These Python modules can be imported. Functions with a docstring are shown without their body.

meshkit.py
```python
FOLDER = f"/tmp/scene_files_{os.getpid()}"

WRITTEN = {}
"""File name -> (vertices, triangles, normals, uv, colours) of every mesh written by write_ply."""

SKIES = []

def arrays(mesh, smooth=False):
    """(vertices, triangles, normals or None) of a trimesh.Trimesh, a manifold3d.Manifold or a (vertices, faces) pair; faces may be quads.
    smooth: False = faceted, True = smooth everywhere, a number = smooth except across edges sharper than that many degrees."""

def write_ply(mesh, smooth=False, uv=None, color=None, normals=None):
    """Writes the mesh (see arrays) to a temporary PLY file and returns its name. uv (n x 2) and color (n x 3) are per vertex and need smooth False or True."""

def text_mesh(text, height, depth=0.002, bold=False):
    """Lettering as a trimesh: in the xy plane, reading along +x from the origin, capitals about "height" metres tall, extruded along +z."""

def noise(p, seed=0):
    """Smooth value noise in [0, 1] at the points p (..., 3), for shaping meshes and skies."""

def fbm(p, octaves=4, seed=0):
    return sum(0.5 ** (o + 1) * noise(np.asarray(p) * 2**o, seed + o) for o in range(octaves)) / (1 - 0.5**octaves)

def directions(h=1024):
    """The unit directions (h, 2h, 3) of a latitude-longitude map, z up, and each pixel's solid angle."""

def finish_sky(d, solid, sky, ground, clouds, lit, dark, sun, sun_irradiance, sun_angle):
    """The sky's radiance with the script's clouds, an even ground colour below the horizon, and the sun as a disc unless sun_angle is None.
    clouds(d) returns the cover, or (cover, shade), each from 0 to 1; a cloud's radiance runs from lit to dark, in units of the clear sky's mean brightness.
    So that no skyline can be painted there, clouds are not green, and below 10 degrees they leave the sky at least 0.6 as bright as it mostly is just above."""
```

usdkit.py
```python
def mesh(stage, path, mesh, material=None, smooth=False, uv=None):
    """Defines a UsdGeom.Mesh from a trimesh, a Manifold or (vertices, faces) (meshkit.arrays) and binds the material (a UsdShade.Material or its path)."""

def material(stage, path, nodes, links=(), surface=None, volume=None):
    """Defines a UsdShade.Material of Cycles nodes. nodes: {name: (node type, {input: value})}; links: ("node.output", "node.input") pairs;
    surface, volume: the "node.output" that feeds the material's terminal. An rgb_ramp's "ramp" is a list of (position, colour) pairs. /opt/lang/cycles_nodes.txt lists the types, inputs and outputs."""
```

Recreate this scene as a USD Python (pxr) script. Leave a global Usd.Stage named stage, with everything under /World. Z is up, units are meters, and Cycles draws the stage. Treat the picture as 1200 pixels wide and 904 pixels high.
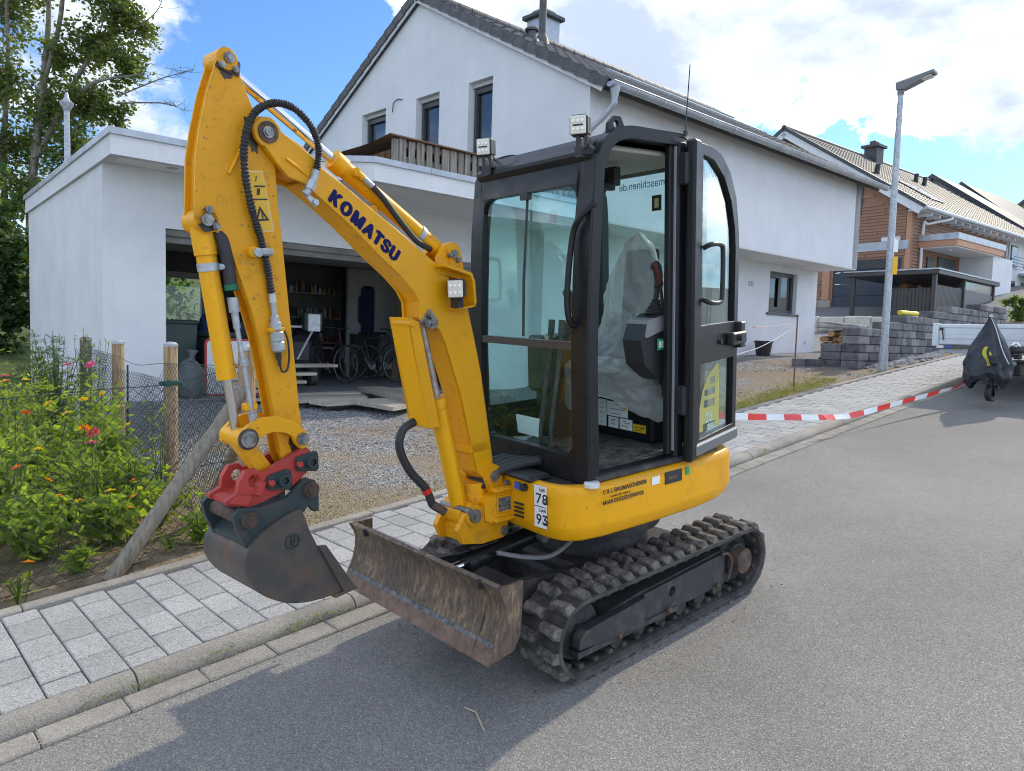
import math, sys
import numpy as np, trimesh, usdkit, meshkit
from pxr import Usd, UsdGeom, UsdLux, UsdShade, Gf, Sdf, Vt
from shapely.geometry import Polygon, box as sbox, Point, LineString
from shapely.ops import unary_union

stage = Usd.Stage.CreateInMemory()
UsdGeom.SetStageUpAxis(stage, 'Z')
UsdGeom.SetStageMetersPerUnit(stage, 1.0)
UsdGeom.Xform.Define(stage, '/World')
UsdGeom.Scope.Define(stage, '/World/Looks')
rad = np.radians

# ------------------------------------------------------------------ camera
FPX, PITCH, ROLL, YAW, CAMH = 845.31, rad(3.936), rad(1.7643), rad(45.8555), 1.6
F_ = np.array([math.cos(YAW)*math.cos(PITCH), math.sin(YAW)*math.cos(PITCH), -math.sin(PITCH)])
R_ = np.array([math.sin(YAW), -math.cos(YAW), 0.0])
U_ = np.cross(R_, F_)
R2 = math.cos(ROLL)*R_ + math.sin(ROLL)*U_
U2 = -math.sin(ROLL)*R_ + math.cos(ROLL)*U_
cam = UsdGeom.Camera.Define(stage, '/World/camera')
m = Gf.Matrix4d(1)
m.SetRow(0, Gf.Vec4d(*R2, 0)); m.SetRow(1, Gf.Vec4d(*U2, 0)); m.SetRow(2, Gf.Vec4d(*(-F_), 0)); m.SetRow(3, Gf.Vec4d(0, 0, CAMH, 1))
cam.AddTransformOp().Set(m)
cam.CreateHorizontalApertureAttr(36.0)
cam.CreateVerticalApertureAttr(36.0*771/1024)
cam.CreateFocalLengthAttr(36.0*FPX/1200)
cam.CreateClippingRangeAttr(Gf.Vec2f(0.05, 2000))
EXPOSURE = 0.92
cam.CreateExposureAttr(EXPOSURE)

# ------------------------------------------------------------------ sun and sky
SUN_EL, SUN_AZ = rad(37), rad(1.0)          # azimuth from +x towards +y
sd = np.array([math.cos(SUN_EL)*math.cos(SUN_AZ), math.cos(SUN_EL)*math.sin(SUN_AZ), math.sin(SUN_EL)])
sun = UsdLux.DistantLight.Define(stage, '/World/sun')
sun.CreateIntensityAttr(0.5); sun.CreateAngleAttr(1.0); sun.CreateNormalizeAttr(True); sun.CreateColorAttr(Gf.Vec3f(1.0, 0.90, 0.72))
zx = np.cross([0, 0, 1.0], sd); zx /= np.linalg.norm(zx); zy = np.cross(sd, zx)
m = Gf.Matrix4d(1)
m.SetRow(0, Gf.Vec4d(*zx, 0)); m.SetRow(1, Gf.Vec4d(*zy, 0)); m.SetRow(2, Gf.Vec4d(*sd, 0))
sun.AddTransformOp().Set(m)

def mat(name, nodes, links=(), surface='p.BSDF', volume=None):
    return usdkit.material(stage, '/World/Looks/'+name, nodes, links, surface=surface, volume=volume)

def dirpix(u, v):
    d = (u-600)/FPX*R2 - (v-452)/FPX*U2 + F_
    return d/np.linalg.norm(d)
# clouds: noise on the sky direction, thicker or thinner in broad parts of the sky
SKY = 0.15
nodes = {
 'tc': ('texture_coordinate', {}),
 'sky': ('sky_texture', {'sky_type': 'single_scattering', 'sun_disc': False, 'sun_elevation': float(SUN_EL), 'sun_rotation': float(math.atan2(sd[0], sd[1])), 'air_density': 1.0, 'aerosol_density': 0.35, 'ozone_density': 1.6}),
 'map': ('mapping', {'mapping_type': 'point', 'scale': (1.0, 1.0, 2.0), 'location': (0.35, 0.1, 0.4)}),
 'n1': ('noise_texture', {'scale': 3.2, 'detail': 9.0, 'roughness': 0.58, 'distortion': 0.35}),
 'n2': ('noise_texture', {'scale': 9.0, 'detail': 7.0, 'roughness': 0.6, 'distortion': 0.9}),
 'nm': ('math', {'math_type': 'multiply_add', 'value2': 0.28}),
 'ramp': ('rgb_ramp', {'ramp': [(0.0, (0, 0, 0)), (0.50, (0, 0, 0)), (0.56, (0.35,)*3), (0.63, (0.85,)*3), (0.72, (1, 1, 1)), (1, (1, 1, 1))]}),
 'sh': ('noise_texture', {'scale': 4.5, 'detail': 5.0, 'roughness': 0.55}),
 'shr': ('rgb_ramp', {'ramp': [(0.0, (0.19, 0.225, 0.28)), (0.38, (0.22, 0.255, 0.31)), (0.48, (0.34, 0.365, 0.40)), (0.58, (0.90, 0.90, 0.90)), (0.68, (1.4, 1.38, 1.35)), (1, (1.7, 1.68, 1.65))]}),
 'cl': ('mix_color', {'blend_type': 'multiply', 'fac': 1.0, 'a': (11.0, 11.1, 11.4), 'use_clamp': False}),
 'mix': ('mix_color', {'blend_type': 'mix', 'use_clamp': True}),
 'tint': ('mix_color', {'blend_type': 'multiply', 'fac': 1.0, 'b': (0.40, 0.56, 0.74)}),
 'bg': ('background_shader', {'strength': SKY}),
}
links = [('tc.generated', 'map.vector'), ('map.vector', 'n1.vector'), ('map.vector', 'n2.vector'), ('map.vector', 'sh.vector')]
# broad lobes (direction in the sky, width, weight)
lobes = [((760, 60), 0.93, 0.10), ((1120, 60), 0.93, 0.12), ((1150, 150), 0.985, 0.10), ((890, 128), 0.9975, -0.24), ((985, 168), 0.9985, -0.22), ((1100, 208), 0.9975, -0.34), ((1190, 208), 0.9975, -0.34), ((1010, 215), 0.998, -.26), ((860, 175), .998, -.12),
         ((180, 90), 0.993, 0.16), ((215, 150), 0.997, 0.10), ((300, 80), 0.988, -0.28), ((430, 60), 0.99, -0.12), ((400, 170), 0.99, -0.16), ((30, 60), .99, .05), ((530, 5), 0.996, 0.16), ((640, 120), 0.985, .1)]
nodes['dn'] = ('noise_texture', {'scale': 7.0, 'detail': 7.0, 'roughness': .62}); nodes['dm'] = ('vector_math', {'math_type': 'subtract', 'vector2': (.5, .5, .5)}); nodes['ds'] = ('vector_math', {'math_type': 'scale', 'scale': .22}); nodes['da'] = ('vector_math', {'math_type': 'add'}); nodes['dw2'] = ('vector_math', {'math_type': 'normalize'})
links += [('tc.generated', 'dn.vector'), ('dn.color', 'dm.vector1'), ('dm.vector', 'ds.vector1'), ('tc.generated', 'da.vector1'), ('ds.vector', 'da.vector2'), ('da.vector', 'dw2.vector1')]
prev = None
for i, ((u, v), c, w) in enumerate(lobes):
    d = dirpix(u, v)
    nodes[f'd{i}'] = ('vector_math', {'vector_math_type' if False else 'math_type': 'dot_product', 'vector2': tuple(d)})
    nodes[f'm{i}'] = ('map_range', {'range_type': 'smoothstep', 'from_min': float(c), 'from_max': 1.0 - (1-c)*0.12, 'to_min': 0.0, 'to_max': float(w), 'clamp': True})
    links += [('dw2.vector', f'd{i}.vector1'), (f'd{i}.value', f'm{i}.value')]
    if prev is None:
        prev = f'm{i}.result'
    else:
        nodes[f'a{i}'] = ('math', {'math_type': 'add'})
        links += [(prev, f'a{i}.value1'), (f'm{i}.result', f'a{i}.value2')]
        prev = f'a{i}.value'
nodes['sd'] = ('vector_math', {'math_type': 'dot_product', 'vector2': tuple(dirpix(700, 95))}); nodes['sdm'] = ('map_range', {'range_type': 'smoothstep', 'from_min': .985, 'from_max': .999, 'to_min': -.015, 'to_max': -.17, 'clamp': True}); nodes['sha'] = ('math', {'math_type': 'add'})
nodes['as'] = ('math', {'math_type': 'add'}); nodes['ac'] = ('math', {'math_type': 'add', 'value2': -0.085})
links += [('n2.fac', 'nm.value1'), ('n1.fac', 'nm.value3'), ('nm.value', 'ac.value1'), ('ac.value', 'as.value1'), (prev, 'as.value2'), ('as.value', 'ramp.fac'),
          ('dw2.vector', 'sd.vector1'), ('sd.value', 'sdm.value'), ('sh.fac', 'sha.value1'), ('sdm.result', 'sha.value2'), ('sha.value', 'shr.fac'), ('shr.color', 'cl.b'), ('sky.color', 'tint.a'), ('tint.result', 'mix.a'), ('cl.result', 'mix.b'), ('ramp.color', 'mix.fac'), ('mix.result', 'bg.color')]
skymat = mat('sky_look', nodes, links, surface='bg.background')
dome = UsdLux.DomeLight.Define(stage, '/World/sky')
UsdShade.MaterialBindingAPI.Apply(dome.GetPrim()).Bind(skymat)
dome.GetPrim().SetCustomDataByKey('kind', 'structure')
# ------------------------------------------------------------------ helpers
rng = np.random.default_rng(11)
_used = {}
def numbered(parent, name):
    k = (parent, name); n = _used.get(k, 0); _used[k] = n+1
    return name if n == 0 else f'{name}_{n:03d}'
def pathof(p):
    return '/World' if p is None else (p if isinstance(p, str) else str(p.GetPath()))
def obj(name, mesh, material, parent=None, smooth=False):
    pp = pathof(parent)
    if isinstance(mesh, (list, tuple)) and len(mesh) and not isinstance(mesh[0], np.ndarray):
        mesh = trimesh.util.concatenate(list(mesh))
    return usdkit.mesh(stage, pp+'/'+numbered(pp, name), mesh, material, smooth=smooth).GetPrim()
SPLIT = {'side_cutter', 'corner_trim', 'fork_cheek', 'cylinder_ear', 'door_panel', 'rafter_end', 'gutter_bracket', 'lintel_trim', 'roof_edge_joint', 'blind', 'balcony_rail', 'house_number', 'side_plate', 'verge', 'verge_board', 'hinge_pin'}
def tag(p, label=None, cat=None, group=None, kind=None):
    for k, v in (('label', label), ('category', cat), ('group', group), ('kind', kind)):
        if v: p.SetCustomDataByKey(k, v)
    return p
def thing(name, label, cat, group=None, loc=(0, 0, 0), rotz=0, matrix=None):
    x = UsdGeom.Xform.Define(stage, '/World/'+numbered('/World', name))
    if matrix is not None: x.AddTransformOp().Set(matrix)
    else:
        x.AddTranslateOp().Set(Gf.Vec3d(*map(float, loc)))
        if rotz: x.AddRotateZOp().Set(float(rotz))
    return tag(x.GetPrim(), label, cat, group)
def copy_of(root, loc, rotz, label, group=None, scale=None):
    d = root.GetCustomData()
    base = root.GetName()
    x = UsdGeom.Xform.Define(stage, '/World/'+numbered('/World', base))
    x.AddTranslateOp().Set(Gf.Vec3d(*map(float, loc))); x.AddRotateZOp().Set(float(rotz))
    if scale: x.AddScaleOp().Set(Gf.Vec3f(*map(float, scale)))
    p = x.GetPrim()
    p.GetReferences().AddInternalReference(root.GetPath()); p.SetInstanceable(True)
    return tag(p, label, d.get('category'), group or d.get('group'))
def structure(name, mesh, material, smooth=False):
    return tag(obj(name, mesh, material, None, smooth), kind='structure')

def bx(x0, x1, y0, y1, z0, z1, c=0.0):
    x0, x1 = min(x0, x1), max(x0, x1); y0, y1 = min(y0, y1), max(y0, y1); z0, z1 = min(z0, z1), max(z0, z1)
    if c <= 0:
        b = trimesh.creation.box([x1-x0, y1-y0, z1-z0]); b.apply_translation([(x0+x1)/2, (y0+y1)/2, (z0+z1)/2]); return b
    c = min(c, .49*min(x1-x0, y1-y0, z1-z0)); P = []
    for sx in (0, 1):
        for sy in (0, 1):
            for sz in (0, 1):
                X, Y, Z = (x0, x1)[sx], (y0, y1)[sy], (z0, z1)[sz]
                dx, dy, dz = (c, -c)[sx], (c, -c)[sy], (c, -c)[sz]
                P += [(X, Y+dy, Z+dz), (X+dx, Y, Z+dz), (X+dx, Y+dy, Z)]
    return trimesh.convex.convex_hull(np.array(P))
def plate(poly, y0, y1, hole=None):
    """Polygon in the x-z plane, thick from y0 to y1."""
    p = poly if isinstance(poly, Polygon) else Polygon(poly)
    if not p.is_valid: p = p.buffer(0)
    if hole is not None: p = p.difference(hole if hasattr(hole, 'area') else Polygon(hole))
    ms = []
    for g in getattr(p, 'geoms', [p]):
        e = trimesh.creation.extrude_polygon(g, abs(y1-y0), engine='earcut')
        v = np.array(e.vertices); v = np.stack([v[:, 0], max(y0, y1)-v[:, 2], v[:, 1]], 1)
        ms.append(trimesh.Trimesh(v, e.faces, process=False))
    return trimesh.util.concatenate(ms)
def slab(poly, z0, z1, hole=None):
    p = poly if hasattr(poly, 'area') else Polygon(poly)
    if hole is not None: p = p.difference(hole)
    ms = []
    for g in getattr(p, 'geoms', [p]):
        e = trimesh.creation.extrude_polygon(g, z1-z0, engine='earcut'); e.apply_translation([0, 0, z0]); ms.append(e)
    return trimesh.util.concatenate(ms)
def sideplate(poly, x0, x1, hole=None):
    """Polygon in the y-z plane, thick from x0 to x1."""
    p = poly if hasattr(poly, 'area') else Polygon(poly)
    if hole is not None: p = p.difference(hole)
    ms = []
    for g in getattr(p, 'geoms', [p]):
        e = trimesh.creation.extrude_polygon(g, abs(x1-x0), engine='earcut')
        v = np.array(e.vertices); v = np.stack([v[:, 2]+min(x0, x1), v[:, 0], v[:, 1]], 1)
        ms.append(trimesh.Trimesh(v, e.faces, process=False))
    return trimesh.util.concatenate(ms)
def basis(d):
    d = np.asarray(d, float); d = d/np.linalg.norm(d)
    a = np.array([0, 0, 1.0]) if abs(d[2]) < .9 else np.array([1.0, 0, 0])
    u = np.cross(a, d); u /= np.linalg.norm(u)
    return u, np.cross(d, u), d
def cyl(p0, p1, r0, r1=None, n=16, cap=True):
    p0, p1 = np.asarray(p0, float), np.asarray(p1, float); r1 = r0 if r1 is None else r1
    u, w, d = basis(p1-p0); t = np.linspace(0, 2*np.pi, n, endpoint=False)
    c = np.cos(t)[:, None]*u+np.sin(t)[:, None]*w
    v = np.vstack([p0+c*r0, p1+c*r1, [p0], [p1]])
    f = []
    for i in range(n):
        j = (i+1) % n
        f += [(i, j, n+j), (i, n+j, n+i)]
        if cap: f += [(2*n, j, i), (2*n+1, n+i, n+j)]
    return trimesh.Trimesh(v, np.array(f), process=False)
def lathe(prof, p0=(0, 0, 0), d=(0, 0, 1), n=20):
    """prof: (radius, height along d) pairs."""
    u, w, d = basis(d); t = np.linspace(0, 2*np.pi, n, endpoint=False)
    c = np.cos(t)[:, None]*u+np.sin(t)[:, None]*w
    v = np.vstack([np.asarray(p0, float)+c*max(r, 1e-4)+d*h for r, h in prof]); f = []
    for k in range(len(prof)-1):
        for i in range(n):
            j = (i+1) % n; a, b = k*n, (k+1)*n
            f += [(a+i, a+j, b+j), (a+i, b+j, b+i)]
    return trimesh.Trimesh(v, np.array(f), process=False)
def smoothpath(pts, n=8):
    pts = np.asarray(pts, float)
    if len(pts) < 3: return pts
    P = np.vstack([2*pts[0]-pts[1], pts, 2*pts[-1]-pts[-2]]); out = []
    for i in range(1, len(P)-2):
        for t in np.linspace(0, 1, n, endpoint=False):
            a, b, c, d = P[i-1:i+3]
            out.append(.5*((2*b)+(-a+c)*t+(2*a-5*b+4*c-d)*t*t+(-a+3*b-3*c+d)*t**3))
    return np.array(out+[pts[-1]])
def tube(path, r, n=8, cap=True):
    path = np.asarray(path, float); k = len(path); r = np.broadcast_to(r, (k,))
    tan = np.gradient(path, axis=0); tan /= np.maximum(np.linalg.norm(tan, axis=1, keepdims=True), 1e-9)
    u = basis(tan[0])[0]; t = np.linspace(0, 2*np.pi, n, endpoint=False); V = []
    for i in range(k):
        u = u-tan[i]*(u@tan[i]); u /= max(np.linalg.norm(u), 1e-9); w = np.cross(tan[i], u)
        V.append(path[i]+r[i]*(np.cos(t)[:, None]*u+np.sin(t)[:, None]*w))
    f = []
    for i in range(k-1):
        for a in range(n):
            b = (a+1) % n
            f += [(i*n+a, i*n+b, (i+1)*n+b), (i*n+a, (i+1)*n+b, (i+1)*n+a)]
    if cap:
        for a in range(1, n-1): f += [(0, a+1, a), ((k-1)*n, (k-1)*n+a, (k-1)*n+a+1)]
    return trimesh.Trimesh(np.vstack(V), np.array(f), process=False)
def strip(path, prof, closed=False):
    """A profile of (sideways, up) pairs swept along a horizontal path; sideways is left of travel."""
    path = np.asarray(path, float); tan = np.gradient(path, axis=0); tan[:, 2] = 0; tan /= np.linalg.norm(tan, axis=1, keepdims=True)
    side = np.stack([-tan[:, 1], tan[:, 0], 0*tan[:, 0]], 1); V = []
    for p, s in zip(path, side): V.append([p+s*a+np.array([0, 0, b]) for a, b in prof])
    k, n = len(path), len(prof); f = []
    for i in range(k-1):
        for a in range(n-1 if not closed else n):
            b = (a+1) % n; f += [(i*n+a, (i+1)*n+a, (i+1)*n+b), (i*n+a, (i+1)*n+b, i*n+b)]
    return trimesh.Trimesh(np.vstack(V).reshape(-1, 3), np.array(f), process=False)
def move(me, fn):
    me = me.copy(); me.vertices = fn(np.asarray(me.vertices)); return me
def shift(me, d):
    me = me.copy(); me.apply_translation(d); return me
def rot(me, ang, axis=(0, 0, 1), at=(0, 0, 0)):
    me = me.copy(); me.apply_transform(trimesh.transformations.rotation_matrix(ang, axis, at)); return me
def grid(xs, ys, fn):
    X, Y = np.meshgrid(xs, ys, indexing='ij'); v = np.stack([X, Y, fn(X, Y)], -1).reshape(-1, 3); n = len(ys)
    i, j = np.meshgrid(np.arange(len(xs)-1), np.arange(n-1), indexing='ij'); a = (i*n+j).ravel()
    return trimesh.Trimesh(v, np.vstack([np.stack([a, a+n, a+n+1], 1), np.stack([a, a+n+1, a+1], 1)]), process=False)
def quads(c, u, w):
    """One bent leaf (four triangles) per row: centre c, half length u, half width w."""
    n = len(c); nor = np.cross(u, w); nor /= np.maximum(np.linalg.norm(nor, axis=1, keepdims=True), 1e-9)
    L = np.linalg.norm(w, axis=1, keepdims=True)
    v = np.stack([c-u, c+w-u*.1, c+u-nor*L*.3, c-w-u*.1, c+nor*L*.35-u*.05], 1).reshape(-1, 3)
    b = np.arange(n)[:, None]*5
    f = np.vstack([b+np.array([[0, 1, 4]]), b+np.array([[1, 2, 4]]), b+np.array([[2, 3, 4]]), b+np.array([[3, 0, 4]])])
    return trimesh.Trimesh(v, f, process=False)
def unit(n, r=rng):
    v = r.normal(size=(n, 3)); return v/np.linalg.norm(v, axis=1, keepdims=True)
def leaves(c, size, r=rng, droop=0.0, slim=.45):
    n = len(c); u = unit(n, r); u[:, 2] = u[:, 2]*.6-droop; u /= np.linalg.norm(u, axis=1, keepdims=True)
    w = np.cross(u, unit(n, r)); w /= np.linalg.norm(w, axis=1, keepdims=True)
    s = size*(.6+.8*r.random((n, 1)))
    return quads(c, u*s*.5, w*s*.5*slim)

# ------------------------------------------------------------------ materials
TC = ('texture_coordinate', {})
GEO = ('geometry', {})
def noisy(name, c1, c2, scale, rough=.8, bump=0.0, bscale=None, detail=6, metal=0.0, lo=.35, hi=.65, spec=None, dist=.02, extra=None, nrough=.6):
    """Two colours mixed by noise at the surface's place in the world, with a fine relief."""
    p = {'roughness': rough, 'metallic': metal}
    if spec is not None: p['specular_ior_level'] = spec
    if extra: p.update(extra)
    nodes = {'g': GEO, 'n': ('noise_texture', {'scale': scale, 'detail': detail, 'roughness': nrough}), 'r': ('rgb_ramp', {'ramp': [(0, c1), (lo, c1), (hi, c2), (1, c2)]}), 'p': ('principled_bsdf', p)}
    links = [('g.position', 'n.vector'), ('n.fac', 'r.fac'), ('r.color', 'p.base_color')]
    if bump:
        nodes['n2'] = ('noise_texture', {'scale': bscale or scale*4, 'detail': 4.0, 'roughness': .6}); nodes['b'] = ('bump', {'strength': bump, 'distance': dist})
        links += [('g.position', 'n2.vector'), ('n2.fac', 'b.height'), ('b.normal', 'p.normal')]
    return mat(name, nodes, links)
def plain(name, c, rough=.5, metal=0.0, extra=None):
    p = {'base_color': c, 'roughness': rough, 'metallic': metal}
    if extra: p.update(extra)
    return mat(name, {'p': ('principled_bsdf', p)})
def speckle(name, base, stops, scale, rough=.9, bump=.3, big=(.85, 1.12), bigscale=.9, dist=.006, island=0.0):
    """Fine grains of several tones (voronoi cells), larger worn patches over them."""
    nodes = {'g': GEO, 'v': ('voronoi_texture', {'scale': scale, 'feature': 'f1', 'randomness': 1.0}), 's': ('separate_color', {}), 'r': ('rgb_ramp', {'ramp': stops}),
             'n': ('noise_texture', {'scale': bigscale, 'detail': 5.0, 'roughness': .65}), 'nr': ('rgb_ramp', {'ramp': [(0, (big[0],)*3), (.35, (big[0],)*3), (.65, (big[1],)*3), (1, (big[1],)*3)]}),
             'm': ('mix_color', {'blend_type': 'multiply', 'fac': 1.0, 'use_clamp': False}), 'b': ('bump', {'strength': bump, 'distance': dist}), 'p': ('principled_bsdf', {'roughness': rough, 'specular_ior_level': .25})}
    links = [('g.position', 'v.vector'), ('g.position', 'n.vector'), ('v.color', 's.color'), ('s.r', 'r.fac'), ('n.fac', 'nr.fac'), ('r.color', 'm.a'), ('nr.color', 'm.b'), ('v.distance', 'b.height'), ('b.normal', 'p.normal')]
    last = 'm.result'
    if island:
        nodes['ir'] = ('map_range', {'from_min': 0.0, 'from_max': 1.0, 'to_min': 1-island, 'to_max': 1+island}); nodes['cc'] = ('combine_color', {}); nodes['m2'] = ('mix_color', {'blend_type': 'multiply', 'fac': 1.0, 'use_clamp': False})
        nodes['oi'] = ('object_info', {})
        links += [('oi.random', 'ir.value'), ('ir.result', 'cc.r'), ('ir.result', 'cc.g'), ('ir.result', 'cc.b'), (last, 'm2.a'), ('cc.color', 'm2.b')]; last = 'm2.result'
    links.append((last, 'p.base_color'))
    return mat(name, nodes, links)
def paint(name, c, dirt, rough=.38, amount=(.58, .72), scale=7.0, coat=.0, bevel=.004, spots=0.0):
    """Paint with worn, dusty patches and softened edges."""
    nodes = {'g': GEO, 'n': ('noise_texture', {'scale': scale, 'detail': 8.0, 'roughness': .68}), 'r': ('rgb_ramp', {'ramp': [(0, (0, 0, 0)), (amount[0], (0, 0, 0)), (amount[1], (1, 1, 1)), (1, (1, 1, 1))]}),
             'n2': ('noise_texture', {'scale': 60.0, 'detail': 4.0, 'roughness': .7}), 'r2': ('rgb_ramp', {'ramp': [(0, (0, 0, 0)), (.665-.02*spots, (0, 0, 0)), (.70-.02*spots, (1, 1, 1)), (1, (1, 1, 1))]}),
             'mx': ('math', {'math_type': 'maximum'}), 'ms': ('math', {'math_type': 'multiply', 'value2': .75 if spots else 0.0}), 'mf': ('math', {'math_type': 'multiply', 'value2': .55}),
             'm': ('mix_color', {'a': c, 'b': dirt}), 'bv': ('bevel', {'samples': 4, 'radius': bevel}),
             'rr': ('map_range', {'from_min': .3, 'from_max': .7, 'to_min': rough-.08, 'to_max': rough+.16}),
             'p': ('principled_bsdf', {'coat_weight': coat, 'coat_roughness': .12, 'specular_ior_level': .35})}
    links = [('g.position', 'n.vector'), ('g.position', 'n2.vector'), ('n.fac', 'r.fac'), ('n2.fac', 'r2.fac'), ('r.color', 'mf.value1'), ('r2.color', 'ms.value1'), ('mf.value', 'mx.value1'), ('ms.value', 'mx.value2'), ('mx.value', 'm.fac'),
             ('m.result', 'p.base_color'), ('bv.bevel', 'p.normal'), ('n.fac', 'rr.value'), ('rr.result', 'p.roughness')]
    return mat(name, nodes, links)
def leafmat(name, c1, c2, trans=.45, rough=.5):
    nodes = {'g': GEO, 'r': ('rgb_ramp', {'ramp': [(0, c1), (1, c2)]}), 'p': ('principled_bsdf', {'roughness': rough, 'specular_ior_level': .3}), 't': ('translucent_bsdf', {}),
             'tm': ('mix_color', {'blend_type': 'multiply', 'fac': 1.0, 'b': (2.0, 2.0, .75), 'use_clamp': False}), 'mx': ('mix_closure', {'fac': trans})}
    links = [('g.random_per_island', 'r.fac'), ('r.color', 'p.base_color'), ('r.color', 'tm.a'), ('tm.result', 't.color'), ('p.BSDF', 'mx.closure1'), ('t.BSDF', 'mx.closure2')]
    return mat(name, nodes, links, surface='mx.closure')
def pane(name, tint=(.9, .95, .95), rough=0.0, boost=1.0):
    # a thin sheet: reflection after Schlick, the same from either side
    nodes = {'lw': ('layer_weight', {'blend': .5}), 'pw': ('math', {'math_type': 'power', 'value2': 4.0}), 'fm': ('math', {'math_type': 'multiply_add', 'value2': .75, 'value3': .05*boost, 'use_clamp': True}),
             't': ('transparent_bsdf', {'color': tint}), 'gl': ('glossy_bsdf', {'color': (1, 1, 1), 'roughness': rough}), 'mx': ('mix_closure', {})}
    return mat(name, nodes, [('lw.facing', 'pw.value1'), ('pw.value', 'fm.value1'), ('fm.value', 'mx.fac'), ('t.BSDF', 'mx.closure1'), ('gl.BSDF', 'mx.closure2')], surface='mx.closure')
def woodmat(name, c1, c2, scale=(3, 40, 40), rough=.8, axis='x', island=True):
    sc = {'x': (scale[0], scale[1], scale[1]), 'y': (scale[1], scale[0], scale[1]), 'z': (scale[1], scale[1], scale[0])}[axis]
    nodes = {'g': GEO, 'mp': ('mapping', {'scale': sc}), 'n': ('noise_texture', {'scale': 1.0, 'detail': 6.0, 'roughness': .65, 'distortion': .6}), 'r': ('rgb_ramp', {'ramp': [(0, c1), (.32, c1), (.68, c2), (1, c2)]}),
             'b': ('bump', {'strength': .4, 'distance': .004}), 'oi': ('object_info', {}), 'ir': ('map_range', {'to_min': .78, 'to_max': 1.2}), 'cc': ('combine_color', {}), 'm': ('mix_color', {'blend_type': 'multiply', 'fac': 1.0, 'use_clamp': False}), 'p': ('principled_bsdf', {'roughness': rough, 'specular_ior_level': .2})}
    links = [('g.position', 'mp.vector'), ('mp.vector', 'n.vector'), ('n.fac', 'r.fac'), ('n.fac', 'b.height'), ('b.normal', 'p.normal'), ('oi.random', 'ir.value'), ('ir.result', 'cc.r'), ('ir.result', 'cc.g'), ('ir.result', 'cc.b'), ('r.color', 'm.a'), ('cc.color', 'm.b'), ('m.result', 'p.base_color')]
    return mat(name, nodes, links)

ASPHALT = speckle('asphalt', None, [(0, (.15, .143, .132)), (.3, (.205, .196, .181)), (.7, (.262, .251, .233)), (.93, (.335, .322, .30)), (1, (.46, .445, .415))], 250, rough=.92, bump=.5, big=(.86, 1.1), bigscale=.55, dist=.003)
PAVER = speckle('granite_paver', None, [(0, (.20, .197, .19)), (.25, (.30, .297, .29)), (.6, (.38, .376, .365)), (1, (.47, .465, .45))], 230, rough=.9, bump=.25, big=(.90, 1.07), bigscale=2.2, dist=.002, island=.09)
KERB = speckle('kerb_concrete', None, [(0, (.23, .21, .18)), (.5, (.31, .288, .25)), (1, (.39, .365, .32))], 240, rough=.92, bump=.35, big=(.78, 1.1), bigscale=3.0, dist=.003, island=.06)
BEDDING = noisy('joint_sand', (.13, .115, .09), (.22, .195, .155), 30, .95, .5)
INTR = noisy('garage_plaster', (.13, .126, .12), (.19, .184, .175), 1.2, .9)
SOFFIT = noisy('soffit_white', (.70, .70, .69), (.74, .74, .73), 2, .9)
ZINC = noisy('zinc_sheet', (.30, .32, .35), (.42, .44, .47), 3, .42, .08, 20, metal=.7)
TILE = noisy('dark_roof_tile', (.045, .045, .05), (.085, .083, .085), 6, .55, .25, 60)
ANTHR = plain('anthracite_frame', (.035, .038, .043), .4)
BLACKP = plain('black_plastic', (.015, .015, .016), .45)
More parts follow.
